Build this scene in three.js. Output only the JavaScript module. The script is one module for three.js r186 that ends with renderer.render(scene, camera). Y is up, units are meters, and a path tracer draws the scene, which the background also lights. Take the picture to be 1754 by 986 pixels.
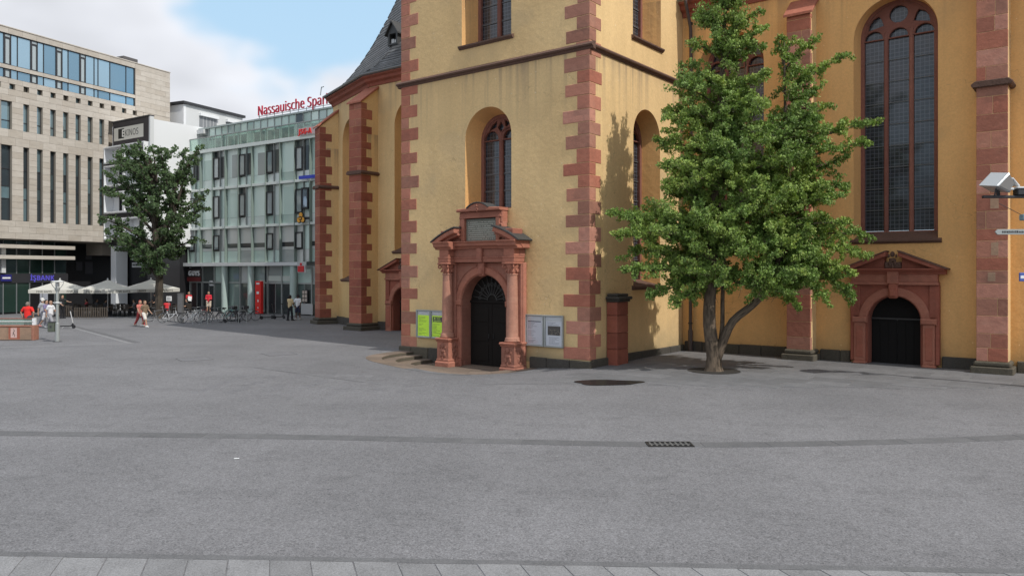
import * as THREE from 'three';
import { mergeGeometries } from 'three/addons/utils/BufferGeometryUtils.js';
import { FontLoader } from 'three/addons/loaders/FontLoader.js';
import { TextGeometry } from 'three/addons/geometries/TextGeometry.js';

// ---------------------------------------------------------------- camera, sky, sun, exposure
const scene = new THREE.Scene();
const camera = new THREE.PerspectiveCamera(40.64, 1024 / 575, 0.1, 2000);
camera.position.set(0, 3.5, 0);
camera.lookAt(0, 3.5, -10);
camera.setViewOffset(1754, 986, 0, 28, 1754, 986);
const renderer = new THREE.WebGLRenderer({ antialias: true });
renderer.toneMapping = THREE.LinearToneMapping;
renderer.toneMappingExposure = 1.16;
renderer.shadowMap.enabled = true;
renderer.setSize(1024, 575);

function rng(seed) { let s = seed >>> 0; return () => { s = (s + 0x6D2B79F5) >>> 0; let t = s; t = Math.imul(t ^ (t >>> 15), t | 1); t ^= t + Math.imul(t ^ (t >>> 7), t | 61); return ((t ^ (t >>> 14)) >>> 0) / 4294967296; }; }
const clamp = (x, a, b) => Math.min(b, Math.max(a, x)), lerp = (a, b, t) => a + (b - a) * t;
const sstep = (a, b, x) => { const t = clamp((x - a) / (b - a), 0, 1); return t * t * (3 - 2 * t); };
const hash2 = (x, y, s) => { let h = Math.imul(x, 374761393) ^ Math.imul(y, 668265263) ^ Math.imul(s, 974634721); h = Math.imul(h ^ (h >>> 13), 1274126177); return ((h ^ (h >>> 16)) >>> 0) / 4294967296; };
function vnoise(x, y, per, s) {           // tileable value noise, period per
  const xi = Math.floor(x), yi = Math.floor(y), fx = x - xi, fy = y - yi;
  const w = (v) => per ? ((v % per) + per) % per : v;
  const u = fx * fx * (3 - 2 * fx), v = fy * fy * (3 - 2 * fy);
  const a = hash2(w(xi), w(yi), s), b = hash2(w(xi + 1), w(yi), s), c = hash2(w(xi), w(yi + 1), s), d = hash2(w(xi + 1), w(yi + 1), s);
  return lerp(lerp(a, b, u), lerp(c, d, u), v);
}
function fbm(x, y, per, oct, s, gain = 0.5) { let v = 0, a = 1, n = 0, p = per; for (let i = 0; i < oct; i++) { v += a * vnoise(x, y, p, s + i * 17); n += a; a *= gain; x *= 2; y *= 2; p *= 2; } return v / n; }

{
  const W = 1024, H = 512, data = new Float32Array(W * H * 4);
  for (let j = 0; j < H; j++) for (let i = 0; i < W; i++) {
    const el = ((j + 0.5) / H - 0.5) * Math.PI, th = ((i + 0.5) / W - 0.5) * 2 * Math.PI;
    const x = Math.cos(el) * Math.cos(th), z = Math.cos(el) * Math.sin(th), y = Math.sin(el);
    const k = (j * W + i) * 4;
    let c;
    if (y < -0.02) c = [0.16, 0.16, 0.17];
    else {
      const e = Math.max(0, y), t = Math.pow(e, 0.45);
      const blue = [lerp(0.63, 0.27, t), lerp(0.80, 0.49, t), lerp(0.89, 0.75, t)];
      const az = Math.atan2(x, -z) * 57.3, ed = el * 57.3;
      const px = x / (y + 0.22) * 1.5, pz = z / (y + 0.22) * 1.5;
      let n = fbm(px * 1.3 + 40.7, pz * 1.3 + 40.2, 0, 6, 5, 0.55);
      let bias = 0.12;
      // the clear patch above the roofs left of the tower, and the bank of cloud below and left of it
      bias -= 0.34 * Math.exp(-(((az + 14) / 9) ** 2) - (((ed - 18.5) / 3.2) ** 2));
      bias += 0.13 * Math.exp(-(((az + 22) / 9) ** 2) - (((ed - 12.5) / 2.6) ** 2));
      bias += 0.14 * Math.exp(-(((az + 31) / 6) ** 2) - (((ed - 17) / 2.5) ** 2));
      const m = sstep(0.44, 0.62, n + bias), dens = sstep(0.5, 0.85, n + bias);
      const shade = fbm(px * 3.1 + 11, pz * 3.1 + 5, 0, 4, 31);
      const cl = lerp(0.62, 0.93, shade) - 0.07 * dens;
      c = [lerp(blue[0], cl * 0.985, m * 0.96), lerp(blue[1], cl * 1.0, m * 0.96), lerp(blue[2], cl * 1.06, m * 0.96)];
    }
    data[k] = c[0]; data[k + 1] = c[1]; data[k + 2] = c[2]; data[k + 3] = 1;
  }
  const sky = new THREE.DataTexture(data, W, H, THREE.RGBAFormat, THREE.FloatType);
  sky.mapping = THREE.EquirectangularReflectionMapping; sky.magFilter = THREE.LinearFilter; sky.minFilter = THREE.LinearFilter; sky.wrapS = THREE.RepeatWrapping; sky.needsUpdate = true;
  scene.background = sky; scene.environment = sky;
}
const SUN = new THREE.Vector3(0.495, 0.743, 0.450).normalize();
const sun = new THREE.DirectionalLight(new THREE.Color().setRGB(1, 0.965, 0.90), 2.75);
sun.position.copy(SUN).multiplyScalar(90).add(new THREE.Vector3(-8, 0, -35));
sun.target.position.set(-8, 0, -35);
sun.castShadow = true; sun.shadow.mapSize.set(4096, 4096); sun.shadow.radius = 1;
Object.assign(sun.shadow.camera, { left: -70, right: 70, top: 70, bottom: -70, near: 1, far: 240 });
scene.add(sun, sun.target);

// ---------------------------------------------------------------- helpers
const used = {};
function numbered(n) { const k = used[n] = (used[n] ?? -1) + 1; return k ? `${n}_${String(k).padStart(3, '0')}` : n; }
function tag(o, label, category, group, kind) { if (label) o.userData.label = label; if (category) o.userData.category = category; if (group) o.userData.group = group; if (kind) o.userData.kind = kind; return o; }
function thing(name, label, category, pos = [0, 0, 0], turn = 0, group) {
  const o = new THREE.Group(); o.name = numbered(name); o.position.set(...pos); o.rotation.y = turn; scene.add(o); return tag(o, label, category, group);
}
function copyOf(src, name, label, pos, turn = 0) { const c = src.clone(); c.name = numbered(name); c.userData = { ...src.userData }; if (label) c.userData.label = label; c.position.set(...pos); c.rotation.y = turn; scene.add(c); return c; }
function mesh(name, geo, mat, parent) { const m = new THREE.Mesh(geo, mat); m.name = parent ? name : numbered(name); m.castShadow = m.receiveShadow = true; (parent ?? scene).add(m); return m; }
function grp(name, parent, pos, turn) { const g = new THREE.Group(); g.name = name; if (pos) g.position.set(...pos); if (turn) g.rotation.y = turn; parent.add(g); return g; }
function struct(name, geo, mat) { const m = mesh(name, geo, mat); m.userData.kind = 'structure'; return m; }
function uvBox(geo, s = 1) {              // texture coordinates in metres, chosen by the face's main direction
  let g = geo.index ? geo.toNonIndexed() : geo; if (!g.attributes.normal) g.computeVertexNormals();
  const p = g.attributes.position, uv = new Float32Array(p.count * 2);
  const a = new THREE.Vector3(), b = new THREE.Vector3(), c = new THREE.Vector3(), n = new THREE.Vector3();
  for (let i = 0; i < p.count; i += 3) {
    a.fromBufferAttribute(p, i); b.fromBufferAttribute(p, i + 1); c.fromBufferAttribute(p, i + 2);
    n.copy(b).sub(a).cross(c.clone().sub(a)); const ax = Math.abs(n.x), ay = Math.abs(n.y), az = Math.abs(n.z);
    for (let k = 0; k < 3; k++) { const v = [a, b, c][k]; let u, w; if (ay >= ax && ay >= az) { u = v.x; w = v.z; } else if (ax >= az) { u = v.z + 3.7; w = v.y; } else { u = v.x; w = v.y; } uv[(i + k) * 2] = u * s; uv[(i + k) * 2 + 1] = w * s; }
  }
  g.setAttribute('uv', new THREE.BufferAttribute(uv, 2)); return g;
}
function chamfer(x0, x1, y0, y1, z0, z1, c = 0.012) {   // box with cut edges, 44 triangles
  c = Math.min(c, (x1 - x0) * 0.3, (y1 - y0) * 0.3, (z1 - z0) * 0.3);
  const P = [x0, x1], Q = [y0, y1], R = [z0, z1], V = {};
  for (let i = 0; i < 2; i++) for (let j = 0; j < 2; j++) for (let k = 0; k < 2; k++) {
    const sx = i ? -c : c, sy = j ? -c : c, sz = k ? -c : c;
    V[`${i}${j}${k}`] = [[P[i], Q[j] + sy, R[k] + sz], [P[i] + sx, Q[j], R[k] + sz], [P[i] + sx, Q[j] + sy, R[k]]];
  }
  const pos = [], cx = (x0 + x1) / 2, cy = (y0 + y1) / 2, cz = (z0 + z1) / 2;
  const tri = (a, b, d) => {
    const u = [b[0] - a[0], b[1] - a[1], b[2] - a[2]], v = [d[0] - a[0], d[1] - a[1], d[2] - a[2]];
    const n = [u[1] * v[2] - u[2] * v[1], u[2] * v[0] - u[0] * v[2], u[0] * v[1] - u[1] * v[0]];
    const o = n[0] * (a[0] - cx) + n[1] * (a[1] - cy) + n[2] * (a[2] - cz);
    if (o >= 0) pos.push(...a, ...b, ...d); else pos.push(...a, ...d, ...b);
  };
  const quad = (a, b, d, e) => { tri(a, b, d); tri(a, d, e); };
  const v = (i, j, k, f) => V[`${i}${j}${k}`][f];
  for (let i = 0; i < 2; i++) { quad(v(i, 0, 0, 0), v(i, 1, 0, 0), v(i, 1, 1, 0), v(i, 0, 1, 0)); quad(v(0, i, 0, 1), v(1, i, 0, 1), v(1, i, 1, 1), v(0, i, 1, 1)); quad(v(0, 0, i, 2), v(1, 0, i, 2), v(1, 1, i, 2), v(0, 1, i, 2)); }
  for (let i = 0; i < 2; i++) for (let j = 0; j < 2; j++) {
    quad(v(i, j, 0, 0), v(i, j, 0, 1), v(i, j, 1, 1), v(i, j, 1, 0));
    quad(v(i, 0, j, 0), v(i, 0, j, 2), v(i, 1, j, 2), v(i, 1, j, 0));
    quad(v(0, i, j, 1), v(0, i, j, 2), v(1, i, j, 2), v(1, i, j, 1));
  }
  for (const q of Object.values(V)) tri(q[0], q[1], q[2]);
  const g = new THREE.BufferGeometry(); g.setAttribute('position', new THREE.Float32BufferAttribute(pos, 3)); g.computeVertexNormals(); return uvBox(g);
}
function box(x0, x1, y0, y1, z0, z1) { const g = new THREE.BoxGeometry(x1 - x0, y1 - y0, z1 - z0); g.translate((x0 + x1) / 2, (y0 + y1) / 2, (z0 + z1) / 2); return uvBox(g); }
function merge(list) { return mergeGeometries(list.map((g) => { let h = g.index ? g.toNonIndexed() : g; if (!h.attributes.uv) h = uvBox(h); for (const k of Object.keys(h.attributes)) if (!['position', 'normal', 'uv'].includes(k)) h.deleteAttribute(k); return h; })); }
function tube(pts, r0, r1 = r0, sides = 8, seg) {    // tapered tube along points
  const P = pts.map((p) => new THREE.Vector3(...p)); const curve = P.length > 2 ? new THREE.CatmullRomCurve3(P, false, 'centripetal') : new THREE.LineCurve3(P[0], P[1]);
  const n = seg ?? (P.length > 2 ? P.length * 3 : 1);
  const pos = [], idx = [], uv = []; const fr = curve.computeFrenetFrames ? curve.computeFrenetFrames(n, false) : null; const L = curve.getLength();
  for (let i = 0; i <= n; i++) {
    const c = curve.getPointAt(i / n), N = fr.normals[i], B = fr.binormals[i], r = lerp(r0, r1, i / n);
    for (let j = 0; j <= sides; j++) { const a = j / sides * Math.PI * 2, s = Math.sin(a), k = Math.cos(a); pos.push(c.x + r * (k * N.x + s * B.x), c.y + r * (k * N.y + s * B.y), c.z + r * (k * N.z + s * B.z)); uv.push(j / sides * Math.PI * 2 * r0, i / n * L); }
  }
  for (let i = 0; i < n; i++) for (let j = 0; j < sides; j++) { const a = i * (sides + 1) + j, b = a + sides + 1; idx.push(a, b, a + 1, b, b + 1, a + 1); }
  for (const [o, flip] of [[0, 1], [n * (sides + 1), 0]]) for (let j = 1; j < sides - 1; j++) flip ? idx.push(o, o + j, o + j + 1) : idx.push(o, o + j + 1, o + j);
  const g = new THREE.BufferGeometry(); g.setAttribute('position', new THREE.Float32BufferAttribute(pos, 3)); g.setAttribute('uv', new THREE.Float32BufferAttribute(uv, 2)); g.setIndex(idx); g.computeVertexNormals(); return g;
}
const rod = (a, b, r, sides = 6) => tube([a, b], r, r, sides);
function lathe(prof, seg = 20) { return new THREE.LatheGeometry(prof.map((p) => new THREE.Vector2(p[0], p[1])), seg); }
function extrude(shape, z0, z1, bevel = 0) { const g = new THREE.ExtrudeGeometry(shape, { depth: z1 - z0 - 2 * bevel, bevelEnabled: bevel > 0, bevelThickness: bevel, bevelSize: bevel, bevelOffset: -bevel, bevelSegments: 1, curveSegments: 20 }); g.translate(0, 0, z0 + bevel); return uvBox(g); }
function poly(pts, holes = []) { const s = new THREE.Shape(pts.map((p) => new THREE.Vector2(...p))); for (const h of holes) s.holes.push(new THREE.Path(h.map((p) => new THREE.Vector2(...p)))); return s; }
function arch(cx, r, y0, ys, n = 24) { const p = [[cx - r, y0], [cx + r, y0]]; for (let i = 0; i <= n; i++) { const a = Math.PI * i / n; p.push([cx + r * Math.cos(a), ys + r * Math.sin(a)]); } return p; }
const rect = (x0, x1, y0, y1) => [[x0, y0], [x1, y0], [x1, y1], [x0, y1]];
function ring(outer, inner) { return poly(outer, [inner.slice().reverse()]); }
function arc(cx, cy, r, a0, a1, n = 16) { const p = []; for (let i = 0; i <= n; i++) { const a = a0 + (a1 - a0) * i / n; p.push([cx + r * Math.cos(a), cy + r * Math.sin(a)]); } return p; }
function prism(profile, len, axis) {     // profile of [out, up] pushed along x by len
  const g = extrude(poly(profile), 0, len); g.rotateY(Math.PI / 2); return uvBox(g);   // shape x -> -z, depth -> +x
}
function molding(x0, x1, zWall, prof) { const g = extrude(poly(prof.map(([o, y]) => [-o, y])), 0, x1 - x0); g.rotateY(Math.PI / 2); g.translate(x0, 0, zWall); return uvBox(g); }   // prof [out, y]

// ---------------------------------------------------------------- textures and materials
const s8 = (v) => { v = clamp(v, 0, 1); return Math.round(255 * (v <= 0.0031308 ? 12.92 * v : 1.055 * Math.pow(v, 1 / 2.4) - 0.055)); };
function tex(N, metres, fn, linear) {
  const d = new Uint8Array(N * N * 4);
  for (let j = 0; j < N; j++) for (let i = 0; i < N; i++) { const c = fn(i / N, j / N), k = (j * N + i) * 4; if (linear) { d[k] = d[k + 1] = d[k + 2] = Math.round(255 * clamp(c, 0, 1)); } else { d[k] = s8(c[0]); d[k + 1] = s8(c[1]); d[k + 2] = s8(c[2]); } d[k + 3] = 255; }
  const t = new THREE.DataTexture(d, N, N); t.wrapS = t.wrapT = THREE.RepeatWrapping; t.magFilter = THREE.LinearFilter; t.minFilter = THREE.LinearMipmapLinearFilter; t.generateMipmaps = true; t.repeat.set(1 / metres, 1 / metres); if (!linear) t.colorSpace = THREE.SRGBColorSpace; t.needsUpdate = true; return t;
}
const mulc = (c, k) => [c[0] * k, c[1] * k, c[2] * k], mixc = (a, b, t) => [lerp(a[0], b[0], t), lerp(a[1], b[1], t), lerp(a[2], b[2], t)];
const plaster = (N, ledge) => tex(N, 16, (u, v) => { // weathered plaster, 16 m: streaks below ledges, dirt near the ground, patches and hairline cracks
    const y = v * 16, a = fbm(u * 5, v * 5, 5, 6, 1), b = fbm(u * 40, v * 9, 40, 4, 60), f = vnoise(u * 420, v * 420, 420, 90), big = fbm(u * 3, v * 3, 3, 3, 140), st = sstep(0.56, 0.76, fbm(u * 9, v * 9, 9, 5, 120));
    let c = mixc([0.665, 0.45, 0.212], [0.83, 0.585, 0.29], a); c = mulc(c, 0.80 + 0.16 * b + 0.12 * (f - 0.5) + 0.16 * big);
    c = mixc(c, [0.50, 0.37, 0.21], 0.34 * st);
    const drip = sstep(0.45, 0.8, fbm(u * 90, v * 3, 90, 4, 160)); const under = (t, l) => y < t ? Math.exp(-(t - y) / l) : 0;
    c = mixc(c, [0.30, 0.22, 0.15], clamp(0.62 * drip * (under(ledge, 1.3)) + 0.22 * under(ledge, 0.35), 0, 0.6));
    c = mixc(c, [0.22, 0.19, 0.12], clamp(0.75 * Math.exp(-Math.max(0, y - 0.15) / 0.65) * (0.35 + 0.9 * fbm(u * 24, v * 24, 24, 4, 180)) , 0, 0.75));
    const cr = Math.abs(fbm(u * 4 + 0.3, v * 4, 4, 6, 200, 0.6) - 0.5); if (cr < 0.0016) c = mulc(c, 0.8);
    const sp = hash2(Math.floor(u * 560), Math.floor(v * 560), 7); if (sp > 0.9994) c = mixc(c, [0.9, 0.8, 0.6], 0.7); return c; });
const T = {
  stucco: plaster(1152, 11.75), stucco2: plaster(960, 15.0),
  stone: tex(512, 3.1, (u, v) => { const a = fbm(u * 5, v * 5, 5, 6, 201), b = fbm(u * 14, v * 40, 14, 4, 230), f = fbm(u * 120, v * 120, 120, 2, 250), w = sstep(0.6, 0.78, fbm(u * 9, v * 9, 9, 4, 270)); let c = mixc([0.9, 0.86, 0.84], [1.12, 1.1, 1.08], a); c = mulc(c, 0.82 + 0.22 * b + 0.2 * (f - 0.5)); c = mixc(c, [1.1, 1.25, 1.25], 0.3 * w); const so = sstep(0.56, 0.74, fbm(u * 6, v * 4, 6, 5, 290)); c = mixc(c, [0.55, 0.6, 0.62], 0.4 * so); return mulc(c, 0.82); }),
  grime: tex(512, 2.3, (u, v) => { const a = fbm(u * 4, v * 4, 4, 6, 301), f = fbm(u * 90, v * 90, 90, 3, 330); return mulc(mixc([0.7, 0.72, 0.66], [1.05, 1.02, 1.0], a), 0.72 + 0.5 * (f - 0.5)); }),
  plaza: tex(1440, 5.4, (u, v) => { const f = vnoise(u * 540, v * 540, 540, 401), f2 = vnoise(u * 250, v * 250, 250, 77), g = fbm(u * 60, v * 60, 60, 3, 420), a = fbm(u * 4, v * 4, 4, 5, 440), st = sstep(0.6, 0.78, fbm(u * 7, v * 7, 7, 5, 460)); let k = 0.62 + 0.5 * (f - 0.5) + 0.30 * (f2 - 0.5) + 0.14 * (g - 0.5) + 0.14 * (a - 0.5) - 0.07 * st; const h = hash2(Math.floor(u * 1024), Math.floor(v * 1024), 3); if (h > 0.988) k += 0.26; if (h < 0.016) k -= 0.2; const q = hash2(Math.floor(u * 70), Math.floor(v * 70), 5); if (q > 0.988) { const dx = u * 70 % 1 - 0.5, dy = v * 70 % 1 - 0.5, r = Math.hypot(dx, dy); if (r < 0.22 + 0.1 * hash2(Math.floor(u * 70), 1, 2)) k += q > 0.995 ? 0.12 : -0.16; } return [k, k, k * 1.02]; }),
  granite: tex(512, 1.7, (u, v) => { const f = fbm(u * 150, v * 150, 150, 2, 501), a = fbm(u * 6, v * 6, 6, 5, 530); const k = 0.62 + 0.5 * (f - 0.5) + 0.22 * (a - 0.5); return [k, k, k * 1.01]; }),
  bark: tex(256, 1.2, (u, v) => { const a = fbm(u * 26, v * 5, 26, 4, 601), b = fbm(u * 6, v * 3, 6, 4, 620); const k = 0.55 + 0.9 * (a - 0.5) + 0.3 * (b - 0.5); return [k, k * 0.93, k * 0.84]; }),
  limestone: tex(512, 3.3, (u, v) => { const a = fbm(u * 6, v * 6, 6, 5, 701), b = fbm(u * 8, v * 60, 8, 3, 730), f = fbm(u * 130, v * 130, 130, 2, 760); return mulc(mixc([0.9, 0.85, 0.8], [1.05, 1.03, 1.0], a), 0.78 + 0.16 * (b - 0.5) + 0.14 * (f - 0.5)); }),
  lead: tex(256, 0.62, (u, v) => { const X = (u * 4) % 1, Y = (v * 4) % 1, l = Math.min(X, 1 - X, Y, 1 - Y); const q = hash2(Math.floor(u * 4), Math.floor(v * 4), 9); const k = l < 0.075 ? 3.4 : 0.7 + 0.6 * q; return [0.032 * k, 0.033 * k, 0.038 * k]; }),
  bump: tex(512, 1.9, (u, v) => 0.5 + 0.9 * (fbm(u * 12, v * 12, 12, 6, 801, 0.62) - 0.5), true),
};
const rgb = (r, g, b) => new THREE.Color().setRGB(r, g, b);
const std = (r, g, b, rough = 0.85, o = {}) => new THREE.MeshStandardMaterial({ color: rgb(r, g, b), roughness: rough, ...o });
const bumped = (s) => ({ bumpMap: T.bump, bumpScale: s });
const M = {
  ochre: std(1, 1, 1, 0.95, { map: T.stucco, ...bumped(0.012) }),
  ochreDeep: std(1.05, 0.865, 0.69, 0.95, { map: T.stucco2, ...bumped(0.012) }),
  ochreBack: std(1, 1, 1, 0.95, { map: T.stucco2, ...bumped(0.012) }),
  ochrePale: std(1, 1, 1, 0.95, { map: T.stucco, ...bumped(0.01) }),
  red: [[0.56, 0.21, 0.135], [0.51, 0.185, 0.12], [0.61, 0.25, 0.17], [0.46, 0.18, 0.12], [0.60, 0.265, 0.18], [0.50, 0.235, 0.165], [0.66, 0.31, 0.225], [0.42, 0.195, 0.135]].map((c) => std(c[0], c[1], c[2], 0.92, { map: T.stone, ...bumped(0.014) })),
  portal: [[0.47, 0.185, 0.122], [0.42, 0.165, 0.112], [0.51, 0.212, 0.145], [0.39, 0.165, 0.115]].map((c) => std(c[0], c[1], c[2], 0.93, { map: T.stone, ...bumped(0.02) })),
  redDark: [[0.38, 0.12, 0.078], [0.34, 0.11, 0.072], [0.42, 0.14, 0.09]].map((c) => std(c[0], c[1], c[2], 0.92, { map: T.stone, ...bumped(0.014) })),
  palePatch: std(0.56, 0.36, 0.24, 0.92, { map: T.stone, ...bumped(0.01) }),
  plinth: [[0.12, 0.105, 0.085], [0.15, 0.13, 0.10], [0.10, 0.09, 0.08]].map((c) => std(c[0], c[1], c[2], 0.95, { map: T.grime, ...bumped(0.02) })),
  darkStone: std(0.19, 0.105, 0.08, 0.9, { map: T.grime, ...bumped(0.02) }),
  tablet: std(0.30, 0.30, 0.26, 0.85, { map: T.grime, ...bumped(0.01) }),
  tracery: [[0.30, 0.125, 0.09], [0.27, 0.11, 0.082], [0.33, 0.14, 0.10]].map((c) => std(c[0], c[1], c[2], 0.92, { map: T.stone, ...bumped(0.01) })),
  slate: [[0.075, 0.078, 0.083], [0.10, 0.10, 0.103], [0.06, 0.063, 0.068]].map((c) => std(c[0], c[1], c[2], 0.6, { map: T.grime })),
  zinc: std(0.28, 0.30, 0.31, 0.5, { metalness: 0.5 }),
  pipe: std(0.07, 0.05, 0.045, 0.6),
  door: std(0.014, 0.012, 0.011, 0.9),
  iron: std(0.02, 0.02, 0.021, 0.5),
  lead: new THREE.MeshPhysicalMaterial({ color: rgb(1, 1, 1), roughness: 0.13, ior: 1.6, map: T.lead }),
  saddle: std(0.12, 0.12, 0.12, 0.5),
  plaza: std(0.273, 0.27, 0.275, 0.93, { map: T.plaza, vertexColors: true, bumpMap: T.bump, bumpScale: 0.005 }),
  slab: [0.225, 0.245, 0.21, 0.262].map((k) => std(k, k, k * 1.02, 0.9, { map: T.granite, ...bumped(0.004) })),
  slabLight: [0.33, 0.36, 0.30].map((k) => std(k, k, k * 1.01, 0.9, { map: T.granite, ...bumped(0.004) })),
  slabDark: [0.19, 0.18, 0.205].map((k) => std(k, k, k * 1.02, 0.9, { map: T.granite, ...bumped(0.004) })),
  step: [[0.29, 0.215, 0.165], [0.26, 0.195, 0.155], [0.33, 0.25, 0.20]].map((c) => std(c[0], c[1], c[2], 0.9, { map: T.grime, ...bumped(0.008) })),
  bark: std(0.19, 0.15, 0.115, 0.95, { map: T.bark, bumpMap: T.bark, bumpScale: 0.02 }),
  barkDark: std(0.10, 0.085, 0.07, 0.95, { map: T.bark, bumpMap: T.bark, bumpScale: 0.02 }),
  lime: [[0.60, 0.56, 0.505], [0.63, 0.59, 0.535], [0.58, 0.535, 0.475], [0.66, 0.62, 0.565]].map((c) => std(c[0], c[1], c[2], 0.85, { map: T.limestone })),
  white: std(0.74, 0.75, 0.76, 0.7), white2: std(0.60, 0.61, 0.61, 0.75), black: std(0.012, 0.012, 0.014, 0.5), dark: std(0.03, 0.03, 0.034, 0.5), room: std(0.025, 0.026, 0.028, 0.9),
  steel: std(0.42, 0.43, 0.44, 0.42, { metalness: 0.6 }), galv: std(0.36, 0.38, 0.37, 0.5, { metalness: 0.3 }),
  redSign: std(0.62, 0.02, 0.03, 0.5), redBright: std(0.72, 0.025, 0.02, 0.5), blueSign: std(0.03, 0.05, 0.42, 0.5),
};
for (const k of [M.ochre, M.ochreDeep, M.ochreBack]) k.side = THREE.DoubleSide;
const R = rng(20240611);
const pick = (a) => a[Math.floor(R() * a.length)];
const font = await new FontLoader().loadAsync('fonts/droid/droid_sans_bold.typeface.json');
const fontR = await new FontLoader().loadAsync('fonts/droid/droid_sans_regular.typeface.json');
function text(s, size, depth, f = font) { const g = new TextGeometry(s, { font: f, size, depth, curveSegments: 4, bevelEnabled: false }); return g; }
function board(w, h, draw, res = 128) {  // flat print on a sign
  const c = document.createElement('canvas'); c.width = Math.round(w * res); c.height = Math.round(h * res); const x = c.getContext('2d'); draw(x, c.width, c.height);
  const t = new THREE.CanvasTexture(c); t.colorSpace = THREE.SRGBColorSpace; const g = new THREE.PlaneGeometry(w, h); return [g, new THREE.MeshStandardMaterial({ map: t, roughness: 0.5 })];
}
// ---------------------------------------------------------------- the plaza
// church frame: +x along the front to the right, +z out of the front, origin at the tower's near corner
const CH = { p: [2.86, 0, -28.6], turn: -Math.atan2(0.6192, 0.7852) };
const cx_ = [0.7852, 0.6192], cz_ = [-0.6192, 0.7852];        // local axes in world x, z
const toW = (x, z) => [CH.p[0] + x * cx_[0] + z * cz_[0], CH.p[2] + x * cx_[1] + z * cz_[1]];
const toL = (X, Z) => { const a = X - CH.p[0], b = Z - CH.p[2]; return [a * cx_[0] + b * cx_[1], a * cz_[0] + b * cz_[1]]; };
const dip = (x, z) => -0.35 * Math.exp(-(((x + 4) / 3.2) ** 2) - (((z - 1.5) / 3.5) ** 2));   // the paving falls towards the portal
const H = (X, Z) => { const [x, z] = toL(X, Z); return dip(x, z); };
const LAND = -0.42;                                             // level of the landing before the portal
const lr = (a) => { const c = Math.cos(a), s = Math.sin(a), rx = c < 0 ? 3.95 : 3.0, rz = 3.25, p = c < 0 ? 3.4 : 2; return 1 / Math.pow(Math.abs(c / rx) ** p + Math.abs(s / rz) ** p, 1 / p); };
const LC = [-5.2, 0.0];
const landRatio = (x, z) => { const dx = x - LC[0], dz = z - LC[1]; return Math.hypot(dx, dz) / lr(Math.atan2(dz, dx)); };
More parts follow.
